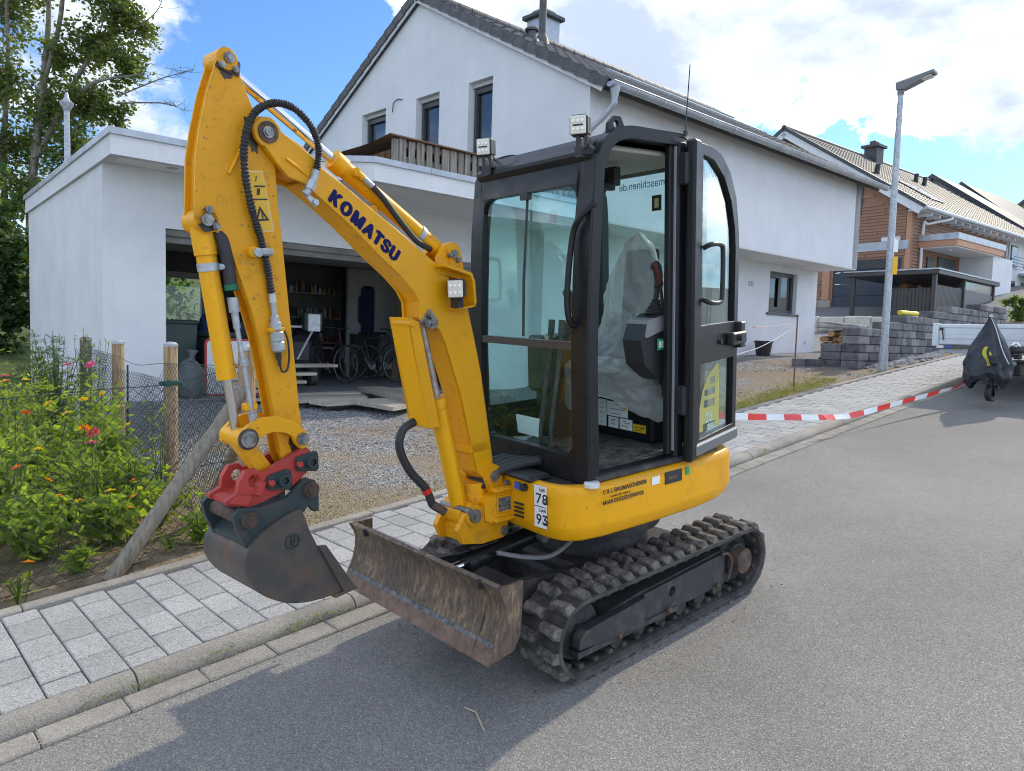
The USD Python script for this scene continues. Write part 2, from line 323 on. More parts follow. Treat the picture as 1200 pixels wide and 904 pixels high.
def plaster(name, c1, c2, bump, bs):
    # fine grain, broad cloudy tone and faint vertical rain streaks
    nodes = {'g': GEO, 'n': ('noise_texture', {'scale': 1.1, 'detail': 5.0, 'roughness': .6}), 'r': ('rgb_ramp', {'ramp': [(0, c1), (.35, c1), (.65, c2), (1, c2)]}), 'mp': ('mapping', {'scale': (5.0, 5.0, .35)}), 'n2': ('noise_texture', {'scale': 1.0, 'detail': 6.0, 'roughness': .65}),
             'r2': ('rgb_ramp', {'ramp': [(0, (.965, .962, .955)), (.36, (.975, .973, .968)), (.52, (1, 1, 1)), (1, (1, 1, 1))]}), 'm': ('mix_color', {'blend_type': 'multiply', 'fac': 1.0}), 'n3': ('noise_texture', {'scale': bs, 'detail': 3.0, 'roughness': .6}), 'b': ('bump', {'strength': bump, 'distance': .012}), 'p': ('principled_bsdf', {'roughness': .92, 'specular_ior_level': .2})}
    return mat(name, nodes, [('g.position', 'n.vector'), ('g.position', 'mp.vector'), ('mp.vector', 'n2.vector'), ('g.position', 'n3.vector'), ('n.fac', 'r.fac'), ('n2.fac', 'r2.fac'), ('r.color', 'm.a'), ('r2.color', 'm.b'), ('m.result', 'p.base_color'), ('n3.fac', 'b.height'), ('b.normal', 'p.normal')])
RENDERW = plaster('white_render', (.58, .59, .60), (.645, .65, .655), .6, 60)
RENDERG = plaster('smooth_white_render', (.58, .59, .605), (.635, .64, .65), .3, 90)
STEEL = noisy('galvanised_steel', (.30, .32, .34), (.48, .50, .52), 25, .45, .1, 80, metal=.6)
CHROME = plain('chrome_rod', (.75, .75, .76), .12, 1.0)
# ------------------------------------------------------------------ ground
S_, T_ = .08934, .01672
def yo(X):
    """The street bends a little to the right further up."""
    return -.0035*np.maximum(np.asarray(X, float)-7, 0)**2
def rz(X, Y):
    X = np.asarray(X, float); Y = np.asarray(Y, float)
    return S_*X + T_*Y
def sstep(a, b, x):
    t = np.clip((np.asarray(x, float)-a)/(b-a), 0, 1); return t*t*(3-2*t)
def tz(X, Y):
    """Terrain on the house side of the pavement."""
    X = np.asarray(X, float); Y = np.asarray(Y, float)
    edge = rz(X, 4.17)+.015
    inner = .60+.68*sstep(8.3, 14.0, X)
    inner = np.where(X < 3.2, np.maximum(.34+.03*(Y-4.2)*.4, np.minimum(inner, .34+.26*sstep(2.0, 3.2, X))), inner)
    w = sstep(4.2, 8.2, Y)
    return edge*(1-w)+inner*w

xs = np.concatenate([np.linspace(-30, -4, 8), np.linspace(-3, 22, 70), np.linspace(23, 90, 30)])
ycol = np.array([-40, -20, -12, -8, -5, -3, -1.5, 0, .8, 1.4, 1.8, 2.2, 2.6, 2.878])
Xg, Yg = np.meshgrid(xs, ycol, indexing='ij')
g = grid(xs, ycol, lambda X, Y: rz(X, Y)); v = np.asarray(g.vertices).copy(); v[:, 1] += yo(v[:, 0]); g.vertices = v
structure('road', g, ASPHALT, smooth=True)

# bedding under gutter, kerb and pavement, one sheet just below their joints
def along(Y, dz, X0=-4.0, X1=60.0, n=80):
    X = np.linspace(X0, X1, n); return np.stack([X, Y+yo(X), rz(X, Y)+dz], 1)
def ribbon(Ya, za, Yb, zb, X0=-4.0, X1=60.0, n=80):
    a, b = along(Ya, za, X0, X1, n), along(Yb, zb, X0, X1, n); k = len(a); v = np.vstack([a, b]); f = []
    for i in range(k-1): f += [(i, i+1, k+i+1), (i, k+i+1, k+i)]
    return trimesh.Trimesh(v, np.array(f), process=False)
pav = tag(UsdGeom.Xform.Define(stage, '/World/pavement').GetPrim(), kind='structure')
kerb = tag(UsdGeom.Xform.Define(stage, '/World/kerb').GetPrim(), kind='structure')
gut = tag(UsdGeom.Xform.Define(stage, '/World/gutter').GetPrim(), kind='structure')
KH = .06
obj('bedding', ribbon(3.10, KH-.022, 4.09, KH-.022), BEDDING, pav)
obj('bedding', ribbon(2.86, -.004, 3.06, -.004), BEDDING, gut)
def place(me, X):
    """A block modelled about (0, Y) with z above the street, set at X on the sloping, bending street."""
    v = np.asarray(me.vertices).copy(); xx = v[:, 0]+X
    v[:, 2] += rz(xx, v[:, 1]); v[:, 1] += yo(xx); v[:, 0] = xx
    return trimesh.Trimesh(v, me.faces, process=False)
r1 = np.random.default_rng(5)
X = -2.696+.0
gs = []
while X < 34:
    b = bx(-.145, .145, 2.887, 3.014, -.06, .007+r1.uniform(0, .004), .006)
    b = rot(b, r1.normal(0, .004), (0, 0, 1), (0, 2.95, 0))
    b = place(b, X+.147)
    if X < 11: obj('gutter_stone', b, KERB, gut)
    else: gs.append(b)
    X += .2945
tag(obj('far_gutter_stones', gs, KERB, gut), kind='stuff')
kp = [(3.02, -.06), (3.02, .012), (3.026, .028), (3.038, .043), (3.055, .054), (3.075, KH), (3.116, KH), (3.116, -.06)]
X = -3.098; ks = []
while X < 34:
    e = trimesh.creation.extrude_polygon(Polygon(kp), .992, engine='earcut'); v = np.asarray(e.vertices); v = np.stack([v[:, 2]-.496, v[:, 0], v[:, 1]], 1)
    b = place(trimesh.Trimesh(v, e.faces[:, ::-1], process=False), X+.5)
    b = trimesh.Trimesh(np.asarray(b.vertices)+[0, 0, r1.normal(0, .002)], b.faces, process=False)
    if X < 16: obj('kerb_stone', b, KERB, kerb, smooth=40)
    else: ks.append(b)
    X += 1.0
tag(obj('far_kerb_stones', ks, KERB, kerb), kind='stuff')
ks = []
X = -3.3
while X < 34:
    b = place(bx(-.497, .497, 4.085, 4.165, -.06, KH+.012, .006), X+.5)
    if X < 12: obj('edging_stone', b, KERB, pav)
    else: ks.append(b)
    X += 1.0
tag(obj('far_edging_stones', ks, KERB, pav), kind='stuff')
cnt = 0; rest = []
PW, PL = .1475, .232
col = 0; X = .018-3*PW
cols = []
while X < 30: cols.append((X, col)); X += PW; col += 1
for X, c in cols:
    y = 3.122; first = PL*(.55 if c % 2 else 1.0)
    k = 0
    while y < 4.078:
        L = min(first if k == 0 else PL, 4.08-y)
        if L > .03:
            g_ = .0031
            b = bx(-PW/2+g_+.001, PW/2-g_, y+g_*1.5, y+L-g_*1.5, 0, KH+r1.normal(0, .0012), .004)
            b = place(b, X+PW/2)
            if cnt < 300 and X < 9: obj('paver', b, PAVER, pav); cnt += 1
            else: rest.append(b)
        y += L; k += 1
tag(obj('far_pavers', rest, PAVER, pav), kind='stuff')

# garden soil, gravel yard, and the hill they lie on
SOIL = noisy('garden_soil', (.16, .115, .07), (.34, .265, .175), 9, .98, .9, 30, dist=.05)
nodes = {'g': GEO, 'v': ('voronoi_texture', {'scale': 62.0, 'feature': 'f1'}), 's': ('separate_color', {}), 'r': ('rgb_ramp', {'ramp': [(0, (.10, .10, .105)), (.3, (.195, .192, .188)), (.65, (.30, .297, .295)), (1, (.50, .495, .485))]}),
         'n': ('noise_texture', {'scale': .7, 'detail': 5.0, 'roughness': .62}), 'sx': ('separate_xyz', {}), 'my': ('map_range', {'from_min': 4.2, 'from_max': 8.0, 'to_min': .14, 'to_max': -.09}), 'ad': ('math', {'math_type': 'add'}),
         'nr': ('rgb_ramp', {'ramp': [(0, (0, 0, 0)), (.46, (0, 0, 0)), (.60, (1, 1, 1)), (1, (1, 1, 1))]}), 'n3': ('noise_texture', {'scale': 14.0, 'detail': 6.0}), 'sr': ('rgb_ramp', {'ramp': [(0, (.20, .145, .09)), (.4, (.28, .21, .135)), (1, (.44, .35, .24))]}),
         'mf': ('math', {'math_type': 'multiply', 'value2': .85}), 'm': ('mix_color', {}), 'b': ('bump', {'strength': 1.0, 'distance': .02}), 'p': ('principled_bsdf', {'roughness': .95, 'specular_ior_level': .2})}
GRAVEL = mat('gravel', nodes, [('g.position', 'v.vector'), ('g.position', 'n.vector'), ('g.position', 'n3.vector'), ('g.position', 'sx.vector'), ('sx.y', 'my.value'), ('n.fac', 'ad.value1'), ('my.result', 'ad.value2'), ('ad.value', 'nr.fac'), ('v.color', 's.color'), ('s.r', 'r.fac'), ('n3.fac', 'sr.fac'), ('nr.color', 'mf.value1'), ('mf.value', 'm.fac'), ('r.color', 'm.a'), ('sr.color', 'm.b'), ('m.result', 'p.base_color'), ('v.distance', 'b.height'), ('b.normal', 'p.normal')])
GRASS = noisy('meadow', (.045, .075, .018), (.12, .15, .045), 1.4, .95, .8, 12, dist=.08)
def bumpy(X, Y, a=.02, s=2.0):
    return a*(meshkit.fbm(np.stack([X*s, Y*s, 0*X], -1), 4, 3)-.5)
def yrow(Y0, Y1, n): return np.linspace(Y0, Y1, n)
def area(X0, X1, nx, Y0, Y1, ny, amp, s):
    g = grid(np.linspace(X0, X1, nx), np.linspace(0, 1, ny), lambda X, Y: 0*X)
    v = np.asarray(g.vertices).copy(); y = Y0+(Y1-Y0)*v[:, 1]+yo(v[:, 0])*(1-v[:, 1])
    fade = np.clip((y-4.166-yo(v[:, 0]))/.15, 0, 1)
    v[:, 2] = tz(v[:, 0], np.maximum(y, 4.17))+bumpy(v[:, 0], y, amp, s)*fade+.002; v[:, 1] = y; g.vertices = v
    return g
structure('garden_bed', area(-12, 1.98, 150, 4.166, 12.0, 90, .09, 3.5), SOIL, True)
structure('gravel_yard', area(1.98, 34, 240, 4.166, 9.9, 70, .05, 4.0), GRAVEL, True)
def hill(X, Y):
    base = .30+.055*np.maximum(X, -20)*np.where(X > 0, 1, .4)
    return base-.25+.16*np.maximum(Y-17, 0)*sstep(-60, 10, -X)+.02*np.maximum(Y-9, 0)
structure('hill', grid(np.concatenate([np.linspace(-90, -12, 14), np.linspace(-10, 130, 40)]), np.concatenate([np.linspace(9.8, 40, 24), np.linspace(44, 160, 14)]), hill), GRASS, True)
structure('meadow', grid(np.linspace(-90, -12, 14), np.linspace(4.2, 9.8, 5), lambda X, Y: tz(X*0-12, Y)+.0*X), GRASS, True)

# loose stones on the gravel
def pebble(r):
    m_ = trimesh.creation.icosphere(1, 1.0); v = np.asarray(m_.vertices)*(1+.35*(r.random((len(m_.vertices), 1))-.5)); m_.vertices = v*[1, .75, .5]; return m_
STONE = noisy('loose_stone', (.10, .10, .105), (.40, .40, .41), 3.5, .9, .3, 60, lo=.3, hi=.7)
pr = np.random.default_rng(21)
ms = []
protos = [pebble(pr) for _ in range(6)]
n = 12000
px = 2.1+pr.random(n)**1.5*11; py = 4.25+yo(px)+pr.random(n)**1.15*5.4
keep = (meshkit.fbm(np.stack([px*.9, py*.9, 0*px], -1), 3, 8)+.22*sstep(4.2, 7, py)) > .52
px, py = px[keep], py[keep]
sz = .006+.013*pr.random(len(px))**2.5
V, Fc, o = [], [], 0
for i in range(len(px)):
    p = protos[i % 6]; a = pr.random()*6.28; c, s = math.cos(a), math.sin(a)
    v = np.asarray(p.vertices)*sz[i]; v = np.stack([v[:, 0]*c-v[:, 1]*s, v[:, 0]*s+v[:, 1]*c, v[:, 2]], 1)
    V.append(v+[px[i], py[i], 0]); Fc.append(p.faces+o); o += len(v)
V = np.vstack(V); cx_ = np.repeat(px, len(protos[0].vertices)); cy_ = np.repeat(py, len(protos[0].vertices))
V[:, 2] += tz(cx_, cy_)+bumpy(cx_, cy_, .05, 4.0)*np.clip((cy_-4.166-yo(cx_))/.15, 0, 1)+.006
tag(obj('gravel_stones', trimesh.Trimesh(V, np.vstack(Fc), process=False), STONE), 'loose grey crushed stones scattered over the sandy yard', 'gravel', kind='stuff')
# ------------------------------------------------------------------ excavator
YEL = paint('yellow_paint', (.76, .35, .001), (.28, .16, .04), .42, (.57, .82), 9.0, coat=.04, spots=1.0)
YEL2 = paint('worn_yellow_paint', (.74, .33, .002), (.20, .12, .04), .46, (.55, .75), 12.0, coat=.02, spots=2.0)
CABM = paint('cab_black_paint', (.0055, .0057, .0065), (.028, .025, .022), .33, (.60, .88), 8.0, coat=.03, bevel=.006)
BLKF = paint('dusty_black_frame', (.030, .030, .033), (.12, .10, .075), .55, (.48, .68), 14.0)
REDP = paint('red_paint', (.42, .045, .035), (.16, .07, .05), .45, (.55, .75), 14.0, spots=1.5)
GRNB = paint('green_black_steel', (.028, .042, .045), (.10, .07, .05), .5, (.50, .7), 14.0, spots=1.5)
RUBBER = noisy('track_rubber', (.020, .019, .018), (.085, .077, .066), 9, .82, .3, 80, lo=.38, hi=.72)
LUGM = noisy('worn_lug_rubber', (.035, .033, .030), (.19, .17, .145), 26, .85, .35, 90, lo=.36, hi=.66)
HOSE = plain('rubber_hose', (.02, .02, .021), .5)
RUST = mat('scraped_rusty_steel', {'g': GEO, 'mp': ('mapping', {'scale': (50, 50, 15)}), 'n': ('noise_texture', {'scale': 1.0, 'detail': 8.0, 'roughness': .7}), 'r': ('rgb_ramp', {'ramp': [(0, (.035, .03, .028)), (.36, (.06, .045, .038)), (.47, (.105, .075, .055)), (.56, (.15, .10, .068)), (.64, (.26, .185, .105)), (.74, (.23, .175, .12)), (1, (.36, .32, .28))]}),
      'n2': ('noise_texture', {'scale': 3.5, 'detail': 4.0}), 'a': ('math', {'math_type': 'multiply_add', 'value2': .35, 'value3': -.175}), 'ad': ('math', {'math_type': 'add'}), 'b': ('bump', {'strength': .35, 'distance': .004}), 'p': ('principled_bsdf', {'roughness': .55, 'metallic': .35})},
      [('g.position', 'mp.vector'), ('mp.vector', 'n.vector'), ('g.position', 'n2.vector'), ('n2.fac', 'a.value1'), ('n.fac', 'ad.value1'), ('a.value', 'ad.value2'), ('ad.value', 'r.fac'), ('n.fac', 'b.height'), ('r.color', 'p.base_color'), ('b.normal', 'p.normal')])
BRUST = mat('rusty_bucket_steel', {'g': GEO, 'n': ('noise_texture', {'scale': 7.0, 'detail': 8.0, 'roughness': .66}), 'r': ('rgb_ramp', {'ramp': [(0, (.045, .045, .047)), (.40, (.07, .066, .063)), (.53, (.10, .082, .07)), (.63, (.14, .088, .058)), (.75, (.24, .19, .15)), (1, (.3, .26, .23))]}),
      'n2': ('noise_texture', {'scale': 70.0, 'detail': 3.0}), 'b': ('bump', {'strength': .3, 'distance': .003}), 'p': ('principled_bsdf', {'roughness': .5, 'metallic': .45})},
      [('g.position', 'n.vector'), ('g.position', 'n2.vector'), ('n.fac', 'r.fac'), ('n2.fac', 'b.height'), ('r.color', 'p.base_color'), ('b.normal', 'p.normal')])
LENS = plain('led_lens', (.62, .58, .48), .25, 0.0, {'coat_weight': 1.0})
LEDM = plain('led_chip', (.85, .83, .75), .2)
BOLT = noisy('bolt_steel', (.13, .125, .12), (.34, .33, .315), 40, .4, 0, metal=.8)
GLASS = pane('cab_glass', (.78, .93, .91), 0.0, 1.3)
BLUE = plain('blue_lettering', (.006, .009, .085), .6, 0.0, {'specular_ior_level': .15})
STW = plain('white_sticker', (.74, .75, .74), .4)
STY = plain('yellow_sticker', (.75, .42, .01), .4)
INK = plain('black_print', (.02, .02, .02), .5)
GREENS = plain('green_sticker', (.02, .28, .12), .4)
REDPL = plain('red_plastic', (.55, .02, .02), .35)
GREYPL = plain('grey_plastic', (.20, .205, .21), .5)
WHITEPL = plain('pale_cap', (.6, .6, .58), .4)
SHEET = mat('plastic_sheet', {'g': GEO, 'n': ('noise_texture', {'type': 'ridged_multifractal', 'scale': 9.0, 'detail': 5.0, 'roughness': .55}), 'b': ('bump', {'strength': .7, 'distance': .02}), 'p': ('principled_bsdf', {'base_color': (.50, .505, .49), 'roughness': .22, 'specular_ior_level': .6}), 't': ('transparent_bsdf', {'color': (.9, .9, .9)}), 'tr': ('translucent_bsdf', {'color': (.5, .5, .49)}), 'm1': ('mix_closure', {'fac': .25}), 'mx': ('mix_closure', {'fac': .36})},
            [('g.position', 'n.vector'), ('n.fac', 'b.height'), ('b.normal', 'p.normal'), ('p.BSDF', 'm1.closure1'), ('tr.BSDF', 'm1.closure2'), ('m1.closure', 'mx.closure1'), ('t.BSDF', 'mx.closure2')], surface='mx.closure')

n_ = np.array([-S_, -T_, 1.0]); n_ /= np.linalg.norm(n_)
a_ = rad(180-3.0)
fw_ = np.array([math.cos(a_), math.sin(a_), 0]); fw_ -= n_*(n_@fw_); fw_ /= np.linalg.norm(fw_)
lf_ = np.cross(n_, fw_)
org_ = np.array([2.80, 2.25, float(rz(2.80, 2.25))])
MM = Gf.Matrix4d(1)
MM.SetRow(0, Gf.Vec4d(*fw_, 0)); MM.SetRow(1, Gf.Vec4d(*lf_, 0)); MM.SetRow(2, Gf.Vec4d(*n_, 0)); MM.SetRow(3, Gf.Vec4d(*org_, 1))
ex = thing('mini_excavator', 'yellow mini excavator with black cab, rubber tracks and raised boom on the street', 'excavator', matrix=MM)
# frames: undercarriage = the thing's own frame (x forward, y left, z up); upper body and boom are swung about z
SWG, BYW = rad(-3.5), rad(6.0)
def rz2(v, a, o=(0, 0)):
    c, s = math.cos(a), math.sin(a); v = np.asarray(v)
    return np.stack([o[0]+v[:, 0]*c-v[:, 1]*s, o[1]+v[:, 0]*s+v[:, 1]*c, v[:, 2]], 1)
bo_ = rz2(np.array([[.74, .03, 0]]), SWG)[0]
def UPR(me): return move(me, lambda v: rz2(v, SWG))
def BOO(me): return move(me, lambda v: rz2(v, BYW, bo_))
def cat(*a): return trimesh.util.concatenate([x for x in a])
def uo(name, me, ma, parent=ex, smooth=False):
    if name in SPLIT and isinstance(me, (list, tuple)): return [uo(name, q, ma, parent, smooth) for q in me][0]
    return obj(name, UPR(cat(*me) if isinstance(me, (list, tuple)) else me), ma, parent, smooth)
def bo(name, me, ma, parent=ex, smooth=False):
    if name in SPLIT and isinstance(me, (list, tuple)): return [bo(name, q, ma, parent, smooth) for q in me][0]
    return obj(name, BOO(cat(*me) if isinstance(me, (list, tuple)) else me), ma, parent, smooth)

noisy_rust = noisy('dull_rusty_steel', (.055, .038, .03), (.14, .085, .06), 16, .75, .3, 60, metal=.2)
# --- tracks
def track_path(xf, xr, r, n=200):
    """Closed loop at the middle of the belt: points and tangents by arc length."""
    zt, zb = .345-.012, .012+.016
    R = (zt-zb)/2; zc = (zt+zb)/2; L = xf-xr; tot = 2*L+2*math.pi*R
    def at(s):
        s = s % tot
        if s < L: return (xr+s, zb), (1, 0)
        s -= L
        if s < math.pi*R:
            t = s/R; return (xf+R*math.sin(t), zc-R*math.cos(t)), (math.cos(t), math.sin(t))
        s -= math.pi*R
        if s < L: return (xf-s, zt), (-1, 0)
        s -= L; t = s/R
        return (xr-R*math.sin(t), zc+R*math.cos(t)), (-math.cos(t), -math.sin(t))
    return at, tot
def build_track(yc, side):
    at, tot = track_path(.57, -.60, .17)
    W = .115; N = 150; V = []
    prof = [(-W, .012), (W, .012), (W, -.004), (W-.012, -.014), (-W+.012, -.014), (-W, -.004)]
    for i in range(N):
        (x, z), (tx, tz_) = at(tot*i/N); nx, nz = tz_, -tx
        sag = 0.0
        V += [(x+nx*b, yc+a, z+nz*b+sag) for a, b in prof]
    f = []; m_ = len(prof)
    for i in range(N):
        for a in range(m_):
            b = (a+1) % m_; j = (i+1) % N
            f += [(i*m_+a, i*m_+b, j*m_+b), (i*m_+a, j*m_+b, j*m_+a)]
    belt = trimesh.Trimesh(np.array(V), np.array(f), process=False); trimesh.repair.fix_normals(belt)
    tr = obj('track', belt, RUBBER, ex, 35)
    # lugs: two staggered rows of chunky blocks
    P = 37
    for i in range(P*2):
        row = i % 2; s = tot*(i//2+.5*row)/P
        (x, z), (tx, tz_) = at(s); nx, nz = tz_, -tx
        ya, yb = (.004, W-.002) if row else (-W+.002, -.004)
        hw_, h = .0245, .030
        P8 = []
        for (dx, hh, yin) in ((-hw_, 0, 0), (hw_, 0, 0), (-hw_*.55, h, .012), (hw_*.55, h, .012)):
            for yy, sg in ((ya, 1), (yb, -1)):
                P8.append((dx, yy+sg*yin, hh))
        mid = (ya+yb)/2
        P8 += [(-hw_*1.15, mid+(yb-ya)*.32*(1 if row else -1), h*.55), (hw_*1.15, mid+(yb-ya)*.32*(1 if row else -1), h*.55)]
        hull = trimesh.convex.convex_hull(np.array(P8)); v = np.asarray(hull.vertices)
        w = np.stack([x+tx*v[:, 0]+nx*(.010+v[:, 2]), yc+v[:, 1], z+tz_*v[:, 0]+nz*(.010+v[:, 2])], 1)
        obj('lug', trimesh.Trimesh(w, hull.faces, process=False), LUGM, tr)
    # inner drive teeth
    te = []
    for i in range(P):
        (x, z), (tx, tz_) = at(tot*(i+.25)/P); nx, nz = tz_, -tx
        b = bx(-.014, .014, -.085, -.03, -.034, -.012, .004); b2 = bx(-.014, .014, .03, .085, -.034, -.012, .004)
        for q in (b, b2):
            v = np.asarray(q.vertices); te.append(trimesh.Trimesh(np.stack([x+tx*v[:, 0]+nx*v[:, 2], yc+v[:, 1], z+tz_*v[:, 0]+nz*v[:, 2]], 1), q.faces, process=False))
    tag(obj('guide_teeth', te, RUBBER, tr), kind='stuff')
    # frame between the runs
    o = yc+side*.075
    fr = [plate([(.40, .105), (.40, .215), (.20, .238), (.12, .238), (-.42, .262), (-.47, .25), (-.47, .10)], yc-.06, yc+.06, Point(-.02, .19).buffer(.022)),
          plate([(.605, .135), (.600, .180), (.565, .205), (.195, .228), (.195, .10)], o-side*.02, o+side*.024), plate([(.18, .098), (.18, .232), (-.44, .255), (-.44, .098)], yc+side*.05, o+side*.006, Point(-.02, .185).buffer(.024)),
          plate([(.61, .095), (.61, .122), (-.05, .112), (-.05, .09)], yc+side*.05, o+side*.018), bx(.3, .45, yc-.05, yc+.05, .13, .2)]
    obj('track_frame', fr, BLKF, tr)
    obj('inspection_hole', cyl((-.02, yc+side*.056, .185), (-.02, yc+side*.060, .185), .024), INK, tr)
    obj('idler', [lathe([(.02, -.03), (.120, -.03), (.128, -.01), (.128, .01), (.120, .03), (.02, .03)], (.55, yc, .178), (0, 1, 0), 28), cyl((.55, yc-.06, .178), (.55, yc+.06, .178), .03)], BLKF, tr, 40)
    sp = [lathe([(.02, -.03), (.13, -.03), (.13, .03), (.02, .03)], (-.585, yc, .178), (0, 1, 0), 22)]
    obj('sprocket', sp+[cyl((-.585, yc, .178), (-.585, yc+side*.06, .178), .085, .08, 24)], BLKF, tr, 40)
    obj('drive_cover', lathe([(0, .112), (.05, .112), (.064, .104), (.067, .06), (.02, .05)], (-.585, yc, .178), (0, side, 0), 26), noisy_rust, tr, 40)
    obj('tow_eye', tube(smoothpath([(-.40, yc+side*.09, .26), (-.44, yc+side*.10, .255), (-.47, yc+side*.10, .20), (-.44, yc+side*.10, .12)], 6), .008), noisy_rust, tr, True)
    for xx in (-.36, .02, .36):
        obj('roller_bolt', cyl((xx, yc+side*.09, .115), (xx, yc+side*.103, .115), .014, n=8), noisy_rust, tr)
    for xx in (-.4, -.25, -.1, .05, .2, .35):
        obj('roller', cyl((xx, yc-.07, .085), (xx, yc+.07, .085), .042, n=14), BLKF, tr, 40)
build_track(.39, 1); build_track(-.39, -1)

# --- undercarriage centre and dozer blade
obj('undercarriage_frame', [bx(-.42, .40, -.30, .30, .20, .30, .02), bx(-.55, .50, .26, .30, .14, .27), bx(-.55, .50, -.30, -.26, .14, .27), bx(.2, .34, -.30, .30, .24, .33, .02), cyl((0, 0, .28), (0, 0, .52), .27, n=36)], BLKF, ex, 30)
obj('slew_ring', [cyl((0, 0, .44), (0, 0, .53), .33, n=40)], BLKF, ex, 30)
arc = [(.005, .0), (-.02, .05), (-.045, .10), (-.062, .15), (-.066, .19), (-.058, .225), (-.038, .262), (-.052, .272), (-.078, .23), (-.086, .19), (-.082, .14), (-.062, .085), (-.035, .035), (-.012, -.004)]
def blade_xf(me):
    v = np.asarray(me.vertices); return trimesh.Trimesh(np.stack([v[:, 0]+1.075-.03*(v[:, 1]), v[:, 1], v[:, 2]+.262], 1), me.faces, process=False)
bl = obj('dozer_blade', blade_xf(plate(arc, -.51, .49)), RUST, ex, 50)
def endp(y0, y1): return blade_xf(plate([(.008, -.003), (-.018, .05), (-.043, .10), (-.058, .15), (-.062, .19), (-.053, .225), (-.033, .264), (-.15, .262), (-.145, .18), (-.13, .06), (-.10, .01)], y0, y1))
obj('end_plate', endp(.49, .503), RUST, bl); obj('end_plate', endp(-.523, -.51), RUST, bl)
obj('cutting_edge', blade_xf(plate([(.014, -.014), (-.014, .042), (-.02, .038), (.006, -.018)], -.512, .492)), noisy('scoured_brown_edge', (.11, .068, .05), (.21, .135, .10), 22, .5, .3, 70, metal=.35), bl)
obj('scoured_band', blade_xf(plate([(-.0125, .042), (-.0215, .058), (-.0245, .057), (-.0155, .041)], -.505, .485)), noisy('scoured_grey_steel', (.07, .068, .07), (.20, .19, .185), 45, .4, .3, 90, metal=.6), bl)
for yy in (-.40, .385):
    obj('lifting_slot', blade_xf(bx(-.062, -.030, yy, yy+.014, .232, .266)), INK, bl)
obj('weld_seam', blade_xf(cat(*[cyl((a[0]+.002, .395, a[1]), (b[0]+.002, .395, b[1]), .003, n=6) for a, b in zip(arc[:6], arc[1:7])])), RUST, bl)
for s in (-1, 1):
    obj('blade_arm', [plate([(.99, .30), (.99, .40), (.60, .36), (.30, .33), (.30, .22), (.60, .24)], s*.215-.02, s*.215+.02), cyl((.32, s*.17, .27), (.32, s*.26, .27), .04)], BLKF, ex)
obj('blade_cross_plate', bx(.60, .95, -.20, .20, .30, .315), BLKF, ex)
p0, p1 = np.array([.95, .03, .415]), np.array([.42, .03, .46]); dd = (p1-p0)/np.linalg.norm(p1-p0)
bc = obj('blade_cylinder', [cyl(p0+dd*.14, p1, .042, n=20), cyl(p0+dd*.13, p0+dd*.17, .047, n=20)], CABM, ex, 35)
obj('rod', cyl(p0, p0+dd*.15, .02), CHROME, bc, 35)
obj('clevis_pin', [cyl(p0-[0, .075, 0], p0+[0, .075, 0], .022), bx(.92, .99, -.045, -.025, .36, .45, .008), bx(.92, .99, .085, .105, .36, .45, .008)], BOLT, bc)
obj('pivot_pin', [cyl(p1-[0, .07, 0], p1+[0, .075, 0], .026)], BOLT, bc, 35)
obj('cylinder_guard', bx(.62, .86, -.02, .04, .475, .487, .004), BLKF, bc)
obj('blade_hose', tube(smoothpath([(.70, .10, .46), (.58, .14, .42), (.45, .17, .40), (.30, .16, .44), (.22, .10, .48)], 7), .011), GREYPL, ex, True)
obj('blade_hose', tube(smoothpath([(.80, .05, .49), (.66, .02, .53), (.5, 0, .52), (.3, 0, .5)], 7), .010), HOSE, ex, True)

# --- upper body: yellow skirt
def outline(inset=0.0):
    pts = [(.585, -.30), (.605, .10), (.60, .33), (.575, .42), (.50, .475), (.38, .497), (.10, .505), (-.20, .50), (-.38, .478)]
    pts += [(.66*math.cos(t), .66*math.sin(t)) for t in np.linspace(rad(137), rad(223), 20)]
    pts += [(-.38, -.478), (.10, -.50), (.40, -.48), (.54, -.40)]
    return Polygon(pts).buffer(-inset, join_style=1)
def loft(levels):
    rings = []; N = 160
    for z, ins in levels:
        p = outline(ins).exterior; rings.append([(*p.interpolate(p.length*i/N).coords[0], z) for i in range(N)])
    # align ring starts by angle
    R2_ = []
    for r in rings:
        r = np.array(r); 
        ang = np.unwrap(np.arctan2(r[:, 1], r[:, 0])); ang = ang if ang[-1] > ang[0] else ang[::-1]
        th = np.arctan2(r[:, 1], r[:, 0]); o = np.argsort(th); th, r = th[o], r[o]
        T = np.linspace(-math.pi, math.pi, N, endpoint=False)
        rr = np.interp(T, np.concatenate([th-2*math.pi, th, th+2*math.pi]), np.tile(np.hypot(r[:, 0], r[:, 1]), 3))
        R2_.append(np.stack([rr*np.cos(T), rr*np.sin(T), 0*T+r[0, 2]], 1))
    v = np.vstack(R2_+[[[0, 0, levels[0][0]]], [[0, 0, levels[-1][0]]]]); f = []; K = len(levels)
    for k in range(K-1):
        for i in range(N):
            j = (i+1) % N; f += [(k*N+i, k*N+j, (k+1)*N+j), (k*N+i, (k+1)*N+j, (k+1)*N+i)]
    for i in range(N):
        j = (i+1) % N; f += [(K*N, j, i), (K*N+1, (K-1)*N+i, (K-1)*N+j)]
    return trimesh.Trimesh(v, np.array(f), process=False)
sk = uo('body_skirt', loft([(.535, .07), (.545, .04), (.56, .022), (.60, .004), (.62, 0), (.745, 0), (.768, .004), (.78, .014), (.785, .03), (.775, .05), (.74, .06)]), YEL, smooth=45)
uo('deck', slab(outline(.05), .70, .775), BLKF)
